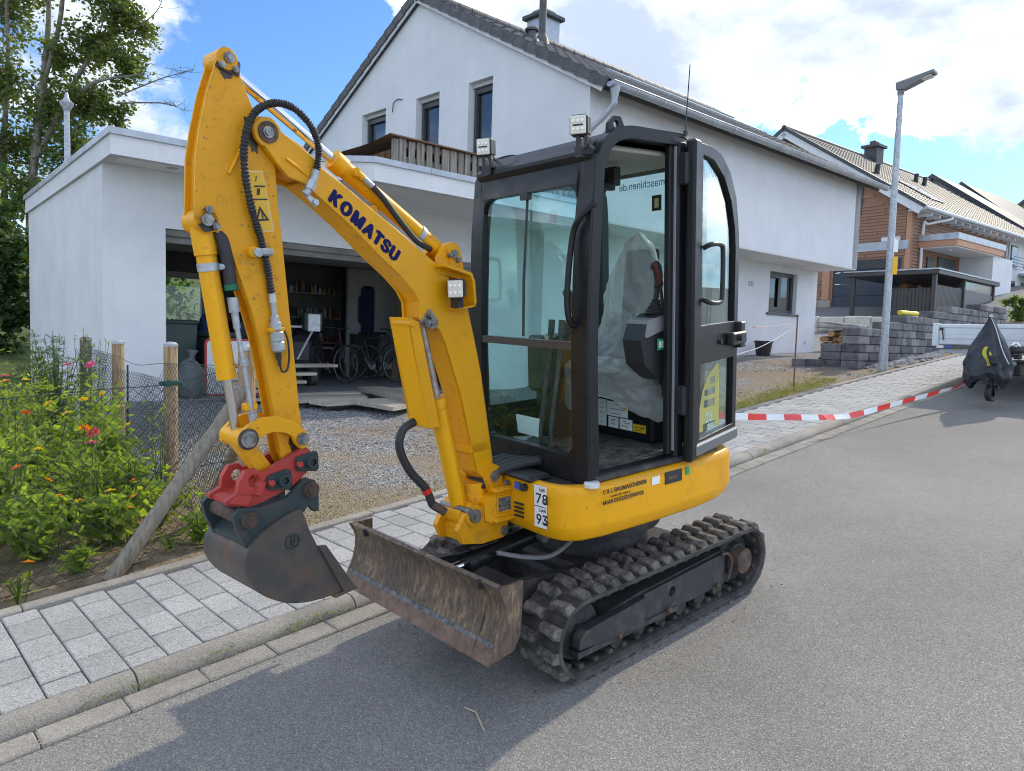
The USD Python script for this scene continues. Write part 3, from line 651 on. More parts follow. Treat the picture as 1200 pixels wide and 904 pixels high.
# lettering and stickers on the left side of the skirt (it faces +y)
def decal(text, h, at, d=.0015, bold=False, italic=0.0):
    t = meshkit.text_mesh(text, h, d, bold); v = np.asarray(t.vertices)
    return t, v
def left_text(text, h, x, z, y, bold=False, slope=0.0):
    t, v = decal(text, h, None, .0012, bold)
    return trimesh.Trimesh(np.stack([x-v[:, 0]*math.cos(slope), y+v[:, 2], z+v[:, 1]+v[:, 0]*math.sin(slope)], 1), t.faces, process=False)
for tx, h, zz, bd, xx in (('C & L BAUMASCHINEN', .017, .742, True, .425), ('VERMIETUNG  VERKAUF', .007, .722, False, .38), ('Mobil 0152/31090702', .016, .698, True, .425)):
    uo('lettering', left_text(tx, h, xx, zz, .5052 if xx > .3 else .506, bd), INK, sk)
uo('side_sticker', bx(.135, .085, .5058, .5068, .725, .76), STW, sk)
uo('side_slot', bx(.05, -.06, .503, .5075, .712, .765), INK, sk)
uo('slot_catch', bx(.03, -.03, .506, .509, .728, .745, .003), noisy_rust, sk)
uo('side_sticker', bx(-.09, -.112, .504, .507, .73, .765), GREENS, sk)
# rounded front corner carries the noise plate: it stands on the front face
def front_sticker(y0, y1, z0, z1, d=.004, x=.607):
    return bx(x-.006, x+d, y0, y1, z0, z1)
def corner_xf(me):
    """Local (s along, 0, z) -> onto the front corner of the skirt."""
    p0, p1 = np.array([.6035, .255]), np.array([.585, .415]); d = (p1-p0)/np.linalg.norm(p1-p0); nn = np.array([d[1], -d[0]])
    v = np.asarray(me.vertices); q = p0+v[:, [0]]*d+v[:, [1]]*nn
    return trimesh.Trimesh(np.stack([q[:, 0], q[:, 1], v[:, 2]], 1), me.faces, process=False)
pl = uo('noise_plate', corner_xf(bx(.04, .105, .004, .009, .60, .775)), STW)
def corner_text(tx, h, s, z, bold=True):
    t = meshkit.text_mesh(tx, h, .001, bold); v = np.asarray(t.vertices)
    return corner_xf(trimesh.Trimesh(np.stack([v[:, 0]+s, v[:, 2]+.009, v[:, 1]+z], 1), t.faces, process=False))
for tx, h, s, z in (('78', .040, .046, .702), ('dB', .012, .090, .702), ('93', .040, .046, .615), ('dB', .012, .090, .615), ('LpA', .013, .068, .754), ('LwA', .013, .068, .668)):
    uo('lettering', corner_text(tx, h, s, z), INK, pl)
uo('plate_rule', corner_xf(bx(.04, .105, .009, .0102, .687, .690)), INK, pl)
uo('warning_sticker', corner_xf(bx(-.075, -.045, .002, .010, .735, .765)), plain('blue_sticker', (.03, .10, .45), .4), sk)
uo('key_switch', corner_xf(cyl((-.02, 0, .75), (-.02, .016, .75), .016)), INK, sk)
uo('screw', corner_xf(cyl((-.125, 0, .75), (-.125, .014, .75), .012)), BOLT, sk)
for k in range(4): uo('vent_slot', corner_xf(bx(-.085, -.03, .0, .0065, .615+k*.018, .622+k*.018)), INK, sk)
uo('filler_cap', lathe([(.0, .022), (.026, .022), (.032, .016), (.033, 0)], (.455, .475, .775), (0, 0, 1), 20), WHITEPL, sk, 40)

# --- swing bracket in front of the body
sb = uo('swing_bracket', [plate([(.56, .60), (.56, .735), (.66, .73), (.72, .70), (.74, .68), (.74, .61), (.70, .585)], -.03, .13), bx(.56, .70, -.05, .15, .585, .61, .01), bx(.56, .70, -.05, .15, .715, .74, .01), cyl((.73, .03, .56), (.73, .03, .76), .06, n=24)], YEL2, smooth=30)
uo('identity_plate', [bx(.60, .68, .131, .134, .625, .70)], YEL2, sb); uo('plate_print', bx(.608, .672, .134, .1355, .633, .692), noisy('grubby_print', (.03, .03, .03), (.2, .19, .17), 90), sb)
# swing post that carries the boom (in the boom's own frame)
post = bo('swing_post', [plate([(-.085, .82), (-.052, .838), (-.018, .82), (-.008, .775), (-.04, .70), (.03, .655), (.085, .70), (.12, .66), (.165, .60), (.14, .54), (.03, .51), (-.10, .505), (-.13, .56), (-.105, .64), (-.12, .68), (-.125, .70)], .068, .092),
                         plate([(-.085, .82), (-.052, .838), (-.018, .82), (-.008, .775), (-.04, .70), (.03, .655), (.085, .70), (.12, .66), (.165, .60), (.14, .54), (.03, .51), (-.10, .505), (-.13, .56), (-.105, .64), (-.12, .68), (-.125, .70)], -.062, -.038),
                         plate([(-.06, .52), (-.06, .66), (.06, .64), (.12, .60), (.12, .54)], -.04, .07), cyl((.076, -.06, .645), (.076, .10, .645), .046, n=22)], YEL2, smooth=30)
for (x, z, r, q) in ((-.052, .785, .024, .100), (.076, .645, .028, .112), (.105, .672, .014, .108), (-.10, .535, .02, .10)):
    bo('pin', [cyl((x, -.07, z), (x, q, z), r, n=16), cyl((x, q, z), (x, q+.004, z), r*.55, n=12)], BOLT, post, 35)
uo('hose_bundle', [tube(smoothpath([(.46, .02+.05*k, .80+.01*k), (.56, .0+.045*k, .82), (.66, .0+.03*k, .79), (.72, .03*k-.02, .74)], 6), .022) for k in range(4)]+[bx(.5, .62, .0, .28, .775, .80, .01)], HOSE, smooth=True)

# --- boom
top = [(.890, 2.107), (.817, 2.066), (.759, 2.038), (.685, 1.973), (.617, 1.933), (.478, 1.843), (.412, 1.802), (.345, 1.758), (.259, 1.700), (.209, 1.668)]
ear = [(.192, 1.698), (.160, 1.742), (.126, 1.752), (.092, 1.738), (.078, 1.694), (.070, 1.630)]
back = [(.071, 1.548), (.024, 1.363), (-.008, 1.218), (-.049, .938), (-.063, .845), (-.066, .79), (-.052, .755), (-.028, .765)]
front = [(.023, .812), (.048, .912), (.102, 1.147), (.179, 1.373), (.205, 1.42), (.235, 1.435), (.275, 1.445), (.297, 1.461), (.298, 1.524), (.325, 1.570), (.381, 1.624), (.480, 1.702), (.592, 1.800), (.696, 1.877), (.761, 1.921)]
tip = [(.815, 1.935), (.849, 1.971), (.884, 2.012), (.909, 2.048), (.915, 2.075), (.906, 2.098)]
side = Polygon(top+back+front+tip)
YB0, YB1 = -.040, .070
boom = bo('boom', plate(side.buffer(-.012), YB0+.009, YB1-.009), YEL2, smooth=20)
bo('side_plate', [plate(side, YB1-.010, YB1), plate(side, YB0, YB0+.010)], YEL, boom, 20)
def skin(line, y0, y1, t):
    line = np.array(line); out = []
    for a, b in zip(line[:-1], line[1:]):
        d = (b-a)/np.linalg.norm(b-a); nn = np.array([-d[1], d[0]])*t
        out.append(plate([tuple(a), tuple(b), tuple(b+nn), tuple(a+nn)], y0, y1))
    return out
bo('web', skin([(-.028, .77)]+front[:4]+[(.215, 1.44), (.29, 1.545), (.325, 1.575)]+front[10:], YB0+.008, YB1-.004, .008)+skin(list(reversed([(.759, 2.032), (.685, 1.968), (.617, 1.928), (.478, 1.838), (.345, 1.753), (.209, 1.655), (.065, 1.62)]+back[:5])), YB0+.008, YB1-.004, .008), YEL2, boom)
bo('web', plate([(.06, .90), (.06, .935), (-.03, .935), (-.05, .90)], YB0, YB1), YEL2, boom)
ebr = Polygon(ear+[(.045, 1.60), (.20, 1.63)])
bo('cylinder_ear', [plate(ebr, .045, .074), plate(ebr, -.044, -.015)], YEL, boom)
bo('lamp_guard', [plate([(.215, 1.668), (.075, 1.632), (.060, 1.60), (.055, 1.52), (.062, 1.50), (.068, 1.52), (.072, 1.60), (.085, 1.622), (.215, 1.656)], .070, .125), plate([(.055, 1.50), (.16, 1.49), (.16, 1.497), (.055, 1.508)], .07, .12)], YEL, boom)
def wl(me): return rot(me, rad(38), (0, 0, 1), (.155, .12, 1.57))
lt = bo('work_lamp', wl(bx(.125, .185, .085, .155, 1.535, 1.61, .012)), BLACKP)
def lampface(x0, yc, zc, w, h, t=.006):
    return bx(x0, x0+t, yc-w/2, yc+w/2, zc-h/2, zc+h/2, .004)
bo('lamp_lens', wl(lampface(.183, .12, 1.572, .058, .064)), LENS, lt)
for a in range(2):
    for b in range(3): bo('led', wl(cyl((.188, .102+.018*b, 1.585-.026*a), (.1915, .102+.018*b, 1.585-.026*a), .006, n=10)), LEDM, lt)
bo('lamp_bracket', [bx(.14, .17, .10, .14, 1.50, 1.54), cyl((.155, .10, 1.535), (.155, .145, 1.535), .01)], BLACKP, lt)
# the maker's name along the boom
ANG = math.atan2(.205, .272)
lx, lz = .676, 1.880
lw = 0.0
adv = {'K': .078, 'O': .083, 'M': .092, 'A': .078, 'T': .064, 'S': .066, 'U': .07}
for ch in 'KOMATSU':
    t = meshkit.text_mesh(ch, .042, .0012, True); v = np.asarray(t.vertices)
    o = .5*(adv[ch]*.665-(v[:, 0].max()-v[:, 0].min()))-v[:, 0].min()
    parts = []
    for dx, dz in ((-.0042, 0), (.0042, 0), (0, .0022), (0, -.0022), (-.002, .001), (.002, -.001)):
        s_, u_ = v[:, 0]+o+lw+dx, v[:, 1]+dz
        parts.append(trimesh.Trimesh(np.stack([lx-s_*math.cos(ANG)-u_*math.sin(ANG), .0703+v[:, 2]+.0001*len(parts), lz-s_*math.sin(ANG)+u_*math.cos(ANG)], 1), t.faces, process=False))
    bo('letter', parts, BLUE, boom)
    lw += adv[ch]*.645
bo('letter_mark', plate([(.468, 1.782), (.459, 1.775), (.465, 1.767), (.474, 1.774)], .0702, .0718), BLUE, boom)
def bolts(lst, parent, y, q=.014):
    for x, z, r in lst:
        bo('pin_head', [cyl((x, y, z), (x, y+q, z), r, n=16), cyl((x, y+q, z), (x, y+q+.003, z), r*.6, n=10)], BOLT, parent, 35)
bo('pin_plate', plate(Polygon([(.11, 1.72), (.15, 1.72), (.135, 1.66), (.095, 1.67)]).buffer(.008), .074, .080), YEL, boom)
bolts([(.128, 1.705, .016), (.150, 1.70, .009), (.108, 1.682, .011)], boom, .078)
bolts([(.247, 1.452, .017), (.262, 1.478, .012), (.278, 1.448, .012)], boom, .078)
bo('pin_plate', plate(Polygon([(.225, 1.44), (.255, 1.49), (.29, 1.45), (.25, 1.43)]).buffer(.008), .070, .078), BOLT, boom)
# fork at the boom's tip: a thicker cheek either side of the arm
fork = Polygon(Point(.875, 2.062).buffer(.045).union(Polygon([(.89, 2.107), (.70, 1.99), (.72, 1.90), (.761, 1.921), (.815, 1.935), (.849, 1.971), (.909, 2.048)])).exterior)
bo('fork_cheek', [plate(fork, .064, .078), plate(fork, -.048, -.034)], YEL, boom)
bo('fork_rib', [cyl((.82, .08, 1.99), (.745, .08, 1.945), .005, n=8)], YEL, boom)
bo('tip_pin', [cyl((.875, -.055, 2.062), (.875, .084, 2.062), .018, n=20), cyl((.875, .084, 2.062), (.875, .088, 2.062), .012, n=12), ], BOLT, boom, 35)
bo('pin_collar', lathe([(.020, .078), (.033, .078), (.033, .083), (.020, .083)], (.875, 0, 2.062), (0, 1, 0), 20), noisy_rust, boom, 35)

# --- arm
left = [(.995, 2.276), (1.013, 2.240), (1.045, 2.156), (1.076, 2.048), (1.094, 1.968), (1.105, 1.857), (1.111, 1.800), (1.103, 1.767), (1.083, 1.752), (1.053, 1.760), (1.030, 1.748), (1.012, 1.718), (.992, 1.642), (.958, 1.527), (.935, 1.420), (.925, 1.346), (.904, 1.173), (.893, 1.05), (.87, .995), (.82, .985)]
right = [(.797, 1.01), (.800, 1.06), (.809, 1.105), (.817, 1.204), (.821, 1.335), (.830, 1.522), (.838, 1.730), (.845, 1.849), (.846, 1.971), (.870, 2.07), (.908, 2.135), (.930, 2.190), (.943, 2.226), (.955, 2.267), (.97, 2.287)]
arm_poly = Polygon(left+right)
A0, A1 = -.022, .055
inner = arm_poly.buffer(-.016)
arm = bo('arm', plate(inner, A0+.008, A1-.008), YEL2, smooth=20)
bo('side_plate', [plate(arm_poly, A1-.009, A1), plate(arm_poly, A0, A0+.009)], YEL2, arm, 20)
bo('arm_rib', [cyl((.985, A1+.003, 1.955), (.945, A1+.003, 2.025), .006, n=8), cyl((1.00, A1+.003, 1.93), (.985, A1+.003, 1.955), .006, n=8)], YEL2, arm)
bo('top_boss', [cyl((.98, -.03, 2.258), (.98, .062, 2.258), .032, n=22)], YEL2, arm, 35)
bolts([(.975, 2.262, .016), (.998, 2.238, .010), (.957, 2.232, .010)], arm, .055)
bo('boss_plate', plate(Polygon([(.985, 2.285), (1.01, 2.235), (.95, 2.22), (.945, 2.25)]).buffer(.006), .055, .06), noisy_rust, arm)
bolts([(1.078, 1.792, .018), (1.07, 1.822, .011), (1.053, 1.775, .011)], arm, .055)
bo('cylinder_boss', [cyl((1.078, -.035, 1.792), (1.078, A1, 1.792), .036, n=22)], YEL2, arm, 35)
dcl = bo('warning_label', plate([(.945, 1.94), (.893, 1.945), (.868, 1.77), (.922, 1.765)], A1, A1+.0012), STY)
bo('label_border', plate(Polygon([(.945, 1.94), (.893, 1.945), (.868, 1.77), (.922, 1.765)]).buffer(.004), A1, A1+.0007), plain('pale_label_edge', (.72, .55, .25), .5), dcl)
bo('label_rule', plate([(.932, 1.862), (.880, 1.866), (.8795, 1.862), (.9315, 1.858)], A1+.0012, A1+.002), INK, dcl)
tri = Polygon([(.925, 1.795), (.878, 1.80), (.908, 1.842)])
bo('warning_sign', plate(tri, A1+.0012, A1+.0022, tri.buffer(-.006)), INK, dcl)
bo('warning_sign', [plate([(.915, 1.875), (.905, 1.875), (.902, 1.895), (.912, 1.895)], A1+.0012, A1+.002), plate([(.921, 1.898), (.885, 1.90), (.885, 1.905), (.92, 1.903)], A1+.0012, A1+.002), plate([(.917, 1.915), (.914, 1.915), (.910, 1.932), (.913, 1.932)], A1+.0012, A1+.002), plate([(.902, 1.805), (.897, 1.805), (.899, 1.825), (.904, 1.825)], A1+.0012, A1+.002)], INK, dcl)

GREASE = noisy('black_grease', (.015, .012, .010), (.06, .04, .02), 60, .35)
gr = np.random.default_rng(6)
for gx_, gz_, r_, e_ in ((.915, 2.052, .030, 1.6), (1.072, 1.770, .026, 1.0), (.985, 2.232, .020, 1.3), (.838, 1.075, .022, 1.5)):
    th = np.linspace(0, 6.283, 26, endpoint=False); rr = r_*(.65+.6*gr.random(26)); po_ = Polygon([(gx_+rr[i]*math.cos(th[i]), gz_+rr[i]*e_*math.sin(th[i])) for i in range(26)]).buffer(.002).intersection(arm_poly.buffer(-.004))
    if po_.area > 1e-6: bo('grease_smear', plate(po_, A1, A1+.0008), GREASE, arm)
# --- arm cylinder on top of the boom
q0, q1 = np.array([.978, .012, 2.258]), np.array([.130, .012, 1.712]); dq = (q1-q0)/np.linalg.norm(q1-q0); Lq = np.linalg.norm(q1-q0)
jt = .445
ac_ = bo('arm_cylinder', [cyl(q0+dq*jt*1.0, q1-dq*.02, .031, n=24), cyl(q0+dq*(jt-.005), q0+dq*(jt+.045), .036, n=24), cyl(q1+[0, -.03, 0], q1+[0, .03, 0], .034, n=20)], YEL, smooth=35)
bo('rod', cyl(q0, q0+dq*(jt+.02), .0165, n=18), CHROME, ac_, 35)
bo('clamp_band', lathe([(.033, -.011), (.034, -.011), (.034, .011), (.033, .011)], q1-dq*.13, dq, 24), STEEL, ac_, 35)
nrm = np.array([dq[2], 0, -dq[0]]); nrm = nrm if nrm[2] < 0 else -nrm
e0 = q0+dq*(jt+.075)+np.array([0, .03, 0])-nrm*.0
bo('oil_port', [cyl(e0-[0, .01, 0], e0+[0, .022, 0], .016, n=14), cyl(e0+[0, .014, 0], e0+[0, .014, 0]+dq*.03, .012, n=12)], YEL, ac_, 35)
bo('hose_fitting', [cyl(e0+[0, .014, 0]+dq*.03, e0+[0, .014, 0]+dq*.075, .011, n=10)], STEEL, ac_, 35)
bo('hose', tube(smoothpath([e0+[0, .014, 0]+dq*.075, e0+[0, .016, 0]+dq*.14+nrm*.012, e0+[0, .012, 0]+dq*.24+nrm*.035, e0+[0, .0, 0]+dq*.34+nrm*.045, e0+[0, -.01, 0]+dq*.42+nrm*.03], 6), .0115, 10), HOSE, ac_, True)
bo('pipe_lug', bx(.44, .455, -.005, .03, 1.83, 1.875), YEL, ac_)

# --- boom cylinder with its rod guard
c0, c1 = np.array([.255, .012, 1.467]), np.array([.076, .012, .645]); dc = (c1-c0)/np.linalg.norm(c1-c0)
bc2 = bo('boom_cylinder', [cyl(c0+dc*.34, c1, .036, n=24), cyl(c0+dc*.33, c0+dc*.37, .041, n=24), cyl(c1-[0, .05, 0], c1+[0, .05, 0], .05, n=20)], YEL, smooth=35)
bo('rod', cyl(c0, c0+dc*.36, .018, n=18), noisy('dusty_rod', (.30, .28, .25), (.5, .48, .45), 30, .35, metal=.8), bc2, 35)
bo('rod_guard', [plate([(.349, 1.472), (.330, 1.47), (.245, 1.03), (.272, 1.040)], -.05, .062), plate([(.349, 1.472), (.300, 1.452), (.218, 1.036), (.272, 1.040)], .056, .066), plate([(.349, 1.472), (.300, 1.452), (.218, 1.036), (.272, 1.040)], -.054, -.044), cyl((.335, -.04, 1.45), (.335, .07, 1.45), .014, n=10)], YEL, bc2, 20)
bo('hose', tube(smoothpath([(.262, -.02, 1.06), (.325, -.03, 1.03), (.345, -.03, .96), (.30, -.03, .86), (.232, -.02, .775), (.20, -.02, .70)], 7), .017, 10), HOSE, bc2, True)
bo('hose_end', [cyl((.232, -.02, .775), (.223, -.02, .755), .02, n=10)], REDPL, bc2)
bo('oil_port', [cyl((.20, -.02, .70), (.15, .0, .66), .018, n=12)], noisy_rust, bc2, 35)

# --- bucket cylinder in front of the arm
b0, b1 = np.array([1.078, .0165, 1.792]), np.array([1.018, .0165, 1.130]); db = (b1-b0)/np.linalg.norm(b1-b0)
bcl = bo('bucket_cylinder', [cyl(b0+db*.03, b0+db*.478, .0295, n=24), cyl(b0+db*.02, b0+db*.10, .034, .0335, n=24), cyl(b0-[0, .022, 0], b0+[0, .022, 0], .036, n=20)], YEL, smooth=35)
bo('rod', cyl(b0+db*.46, b1, .0145, n=18), CHROME, bcl, 35)
bo('clamp_band', [lathe([(.030, -.012), (.032, -.012), (.032, .012), (.030, .012)], b0+db*.135, db, 24), cyl(b0+db*.135+np.array([-.02, .03, .0]), b0+db*.135+np.array([-.05, .03, .0]), .01, n=8)], STEEL, bcl, 35)
bo('hose', tube(smoothpath([(1.045, .03, 1.775), (1.028, .045, 1.73), (1.018, .045, 1.66), (1.012, .045, 1.585)], 6), .019, 12), HOSE, bcl, True)
bo('hose_collar', cyl((1.0135, .045, 1.605), (1.012, .045, 1.588), .021, n=14), plain('green_collar', (.0, .12, .06), .5), bcl, 35)
bo('steel_pipe', [cyl((1.012, .045, 1.565), (1.008, .045, 1.52), .016, n=12), cyl((1.008, .045, 1.52), (1.004, .045, 1.47), .011, n=12), tube(smoothpath([(1.004, .045, 1.47), (.992, .045, 1.36), (.978, .045, 1.22), (.972, .04, 1.175)], 5), .008), cyl((.992, .045, 1.375), (.990, .045, 1.355), .016, n=10), cyl((.974, .045, 1.20), (.972, .045, 1.17), .014, n=10)], STEEL, bcl, 35)
bo('pipe_bracket', bx(.955, 1.0, .02, .05, 1.21, 1.235, .005), YEL, bcl)

# --- corrugated protection hose with its quick coupling on the arm
hp = smoothpath([(.720, .088, 1.958), (.715, .10, 2.03), (.742, .105, 2.095), (.800, .10, 2.142), (.865, .095, 2.145), (.925, .09, 2.105), (.958, .085, 2.02), (.958, .078, 1.92), (.940, .072, 1.82), (.918, .070, 1.74), (.902, .068, 1.66), (.893, .066, 1.575)], 26)
hr = .0108+.0016*np.sign(np.sin(np.arange(len(hp))*2.2))
chs = bo('corrugated_hose', tube(hp, hr, 10), HOSE, arm, 40)
hp2 = smoothpath([(.772, -.04, 2.05), (.79, -.045, 2.105), (.83, -.05, 2.125), (.88, -.05, 2.11), (.92, -.04, 2.05)], 22)
bo('corrugated_hose', tube(hp2, .0095+.0014*np.sign(np.sin(np.arange(len(hp2))*2.2)), 10), HOSE, arm, 40)
bo('hose_fitting', [cyl((.720, .088, 1.962), (.735, .086, 1.925), .013, n=12), cyl((.735, .086, 1.925), (.748, .084, 1.90), .017, n=6), cyl((.748, .084, 1.90), (.762, .080, 1.885), .012, n=12), plate(Polygon([(.765, 1.893), (.752, 1.88), (.72, 1.862), (.73, 1.853)]).buffer(.006), .078, .084), cyl((.728, .08, 1.862), (.728, .092, 1.862), .010, n=10)], STEEL, boom, 35)
bo('hose_clamp', [cyl((.935, .05, 1.70), (.935, .085, 1.70), .014, n=14), bx(.885, .928, .06, .086, 1.69, 1.713, .005)], STEEL, arm, 35)
bo('clamp_boss', cyl((.945, .05, 1.702), (.945, .075, 1.702), .018, n=14), YEL, arm, 35)
bo('quick_coupling', [lathe([(.010, 0), (.012, .03), (.009, .03), (.009, .07), (.014, .075), (.014, .09), (.019, .095), (.019, .115)], (.893, .067, 1.575), (-.006/.115, 0, -1), 16), lathe([(.019, 0), (.022, .004), (.022, .03), (.019, .032), (.022, .036), (.022, .06), (.016, .066)], (.886, .067, 1.455), (-.04, 0, -1), 18)], STEEL, arm, 35)
bo('coupling_lug', bx(.862, .915, .05, .08, 1.452, 1.468, .004), YEL, arm)
bo('dust_cap', [cyl((.884, .067, 1.39), (.883, .067, 1.365), .009, n=12), cyl((.883, .067, 1.365), (.882, .067, 1.345), .006, n=10)], BLACKP, arm, 35)
bo('cap_cord', tube(smoothpath([(.882, .067, 1.35), (.875, .068, 1.325), (.858, .068, 1.33), (.848, .068, 1.37), (.850, .068, 1.43), (.868, .066, 1.475), (.885, .066, 1.47)], 6), .0032, 6), BLACKP, arm, True)

# --- bucket linkage
def dogbone(outer_, inner_, y0, y1): return plate(Polygon(outer_+inner_).buffer(.0), y0, y1)
lk = [(1.038, 1.148), (1.013, 1.170), (.972, 1.188), (.918, 1.189), (.855, 1.164), (.815, 1.125), (.800, 1.095), (.812, 1.07), (.835, 1.065), (.852, 1.085), (.863, 1.114), (.890, 1.130), (.930, 1.138), (.960, 1.134), (.990, 1.118), (1.003, 1.098), (1.028, 1.098), (1.045, 1.115)]
for y0, y1 in ((.066, .084), (-.050, -.032)):
    ln = bo('tipping_link', plate(lk, y0, y1), YEL, smooth=25)
    if y0 > 0:
        bolts([(.829, 1.099, .021), (1.015, 1.130, .026)], ln, .084, .010)
        bo('link_washer', [lathe([(.02, .084), (.034, .084), (.034, .088), (.02, .088)], (1.015, 0, 1.13), (0, 1, 0), 20)], noisy_rust, ln)
bo('bucket_link', [plate([(1.042, 1.12), (1.000, 1.150), (.985, 1.12), (.91, 1.0), (.895, .965), (.925, .955), (.955, .985)], -.012, .045), cyl((1.015, -.05, 1.13), (1.015, .084, 1.13), .03, n=18)], YEL, smooth=30)
# --- red quick hitch
red = [(.802, 1.052), (.794, 1.023), (.822, .984), (.873, .950), (.977, .922), (1.039, .916), (1.097, .937), (1.104, .949), (1.061, .968), (1.054, 1.0), (1.030, 1.032), (.996, 1.032), (.985, 1.018), (.961, 1.018), (.895, 1.043), (.836, 1.066), (.815, 1.066)]
hb = Point(1.005, .995).buffer(.02)
qh = bo('quick_hitch', [plate(Polygon(red), .062, .085, hb), plate(Polygon(red), -.050, -.028, hb), plate([(.90, .96), (1.09, .935), (1.09, .95), (.92, .99)], -.03, .065), plate([(1.06, .965), (1.095, .945), (1.04, .925), (1.02, .95)], .085, .098), plate([(1.015, .955), (.985, .99), (.97, .985), (.99, .945)], .085, .096)], REDP, smooth=25)
for x, z in ((.811, 1.020), (.914, .980)):
    bo('hitch_pin', [plate(Polygon([(x-.018, z+.02), (x+.04, z+.012), (x+.04, z-.012), (x-.018, z-.024)]).buffer(.012), .085, .095), cyl((x, -.06, z), (x, .105, z), .020, n=18), lathe([(.012, .105), (.020, .105), (.02, .112), (.012, .112)], (x, 0, z), (0, 1, 0), 16)], GRNB, qh, 35)
    bo('locking_bolt', [cyl((x+.042, .09, z), (x+.042, .106, z), .010, n=10)], REDP, qh, 35)
# --- bucket
ears = [(.835, .972), (.806, .958), (.796, .915), (.799, .852), (.815, .852), (.837, .880), (.853, .861), (.977, .845), (1.056, .789), (1.084, .865), (1.090, .907), (1.066, .926), (1.007, .913), (.906, .924)]
shell = [(.870, .876), (.848, .800), (.821, .736), (.796, .734), (.765, .68), (.691, .558), (.761, .552), (.830, .556), (.882, .564), (.948, .586), (1.018, .632), (1.058, .682), (1.076, .726), (1.073, .768), (1.054, .800), (1.003, .840), (.937, .868), (.889, .879)]
BW0, BW1 = -.165, .125
def rnd(P, n=5):
    P = np.array(P); c = smoothpath(np.vstack([P[9:], P[:1]])[:, [0, 0, 1]]*[1, 0, 1], n)[:, [0, 2]]; return [tuple(q) for q in P[:9]]+[tuple(q) for q in c[:-1]]
shell = rnd(shell)
outer_line = [(.691, .556), (.761, .550), (.830, .554), (.882, .562), (.948, .584), (1.018, .630), (1.058, .680), (1.076, .726), (1.073, .768), (1.054, .800), (1.003, .840), (.937, .868), (.889, .879)]
ol_ = np.array(outer_line); outer_line = [tuple(q) for q in smoothpath(np.stack([ol_[:, 0], 0*ol_[:, 0], ol_[:, 1]], 1), 4)[:, [0, 2]]]
bk = bo('bucket', skin(outer_line, BW0+.002, BW1-.002, .009), BRUST, smooth=25)
bo('side_plate', [plate(shell, BW1-.010, BW1), plate(shell, BW0, BW0+.010)], BRUST, bk, 25)
bo('side_cutter', [plate([(.823, .742), (.795, .736), (.690, .556), (.735, .553)], BW1, BW1+.010), plate([(.823, .742), (.795, .736), (.690, .556), (.735, .553)], BW0-.010, BW0)], BRUST, bk)
bo('lip_plate', plate([(.770, .553), (.770, .540), (.675, .548), (.690, .558)], BW0-.008, BW1+.008), BRUST, bk)
for y0, y1 in ((.088, .108), (-.128, -.108)):
    bo('bucket_ear', plate(ears, y0, y1), GRNB, bk, 25)
bo('bucket_pin', [cyl((1.043, -.135, .884), (1.043, .122, .884), .026, n=20), cyl((1.043, .122, .884), (1.043, .128, .884), .018, n=16)], noisy_rust, bk, 35)
bo('bucket_pin', [cyl((.826, -.135, .932), (.826, .122, .932), .026, n=20), cyl((.826, .122, .932), (.826, .128, .932), .016, n=16)], noisy_rust, bk, 35)
bo('top_brace', plate([(.86, .868), (.98, .852), (1.06, .80), (1.06, .815), (.985, .872), (.865, .888)], -.11, .09), GRNB, bk)
bo('emblem', [lathe([(.022, BW1), (.026, BW1), (.026, BW1+.003), (.022, BW1+.003)], (.912, 0, .783), (0, 1, 0), 24), plate([(.918, .80), (.914, .80), (.914, .768), (.918, .768)], BW1, BW1+.003), plate([(.906, .80), (.902, .80), (.902, .775), (.906, .775)], BW1, BW1+.003), plate([(.918, .786), (.902, .786), (.902, .782), (.918, .782)], BW1, BW1+.003), plate([(.92, .772), (.903, .766), (.903, .77), (.92, .776)], BW1, BW1+.003)], GRNB, bk)
# ------------------------------------------------------------------ cab (upper body frame)
YL, YR = .470, -.340
def taper(v):
    v = np.array(v); k = np.clip(v[:, 1]/.47, 0, 1)*np.clip(-.10-v[:, 0], 0, 1)*.38; v[:, 1] -= k; return v
_uo = uo
def uo(name, me, ma, parent=ex, smooth=False):
    if name in SPLIT and isinstance(me, (list, tuple)): return [uo(name, q, ma, parent, smooth) for q in me][0]
    me = cat(*me) if isinstance(me, (list, tuple)) else me
    return _uo(name, move(trimesh.Trimesh(*trimesh.remesh.subdivide_to_size(me.vertices, me.faces, .10), process=False), taper) if name in ('cab_frame', 'roof', 'headlining', 'rear_panel') else me, ma, parent, smooth)
XF, XB = .458, -.405
ZB, ZT = .780, 2.190
def bar(pts, w, d=None, n=8):
    """A rounded post along the points: w across y, d along the other way (a tube squashed into shape)."""
    return tube(smoothpath(pts, 6), w, n)
# front posts bend back into the roof rails
def post_profile():
    return [(XF, .775), (XF+.004, 1.36), (.425, 1.98), (.40, 2.075), (.345, 2.15), (.25, 2.188), (.10, 2.192), (-.10, 2.190), (-.22, 2.178), (-.31, 2.14), (-.37, 2.06), (-.40, 1.93), (-.405, 1.3), (-.405, .80)]
pc = np.array(post_profile())
def sweep_post(y0, y1, idx, t=.05):
    P = smoothpath(np.stack([pc[idx[0]:idx[1], 0], 0*pc[idx[0]:idx[1], 0], pc[idx[0]:idx[1], 1]], 1), 6)[:, [0, 2]]
    tan = np.gradient(P, axis=0); tan /= np.linalg.norm(tan, axis=1, keepdims=True); nn = np.stack([-tan[:, 1], tan[:, 0]], 1)
    inn = P+nn*t
    poly = Polygon(list(map(tuple, P))+list(map(tuple, inn[::-1])))
    if not poly.is_valid: poly = poly.buffer(0)
    return plate(poly, y0, y1)
def front_outer(z): return np.interp(z, [ .775, 1.36, 1.98, 2.075], [XF, XF+.004, .425, .40])
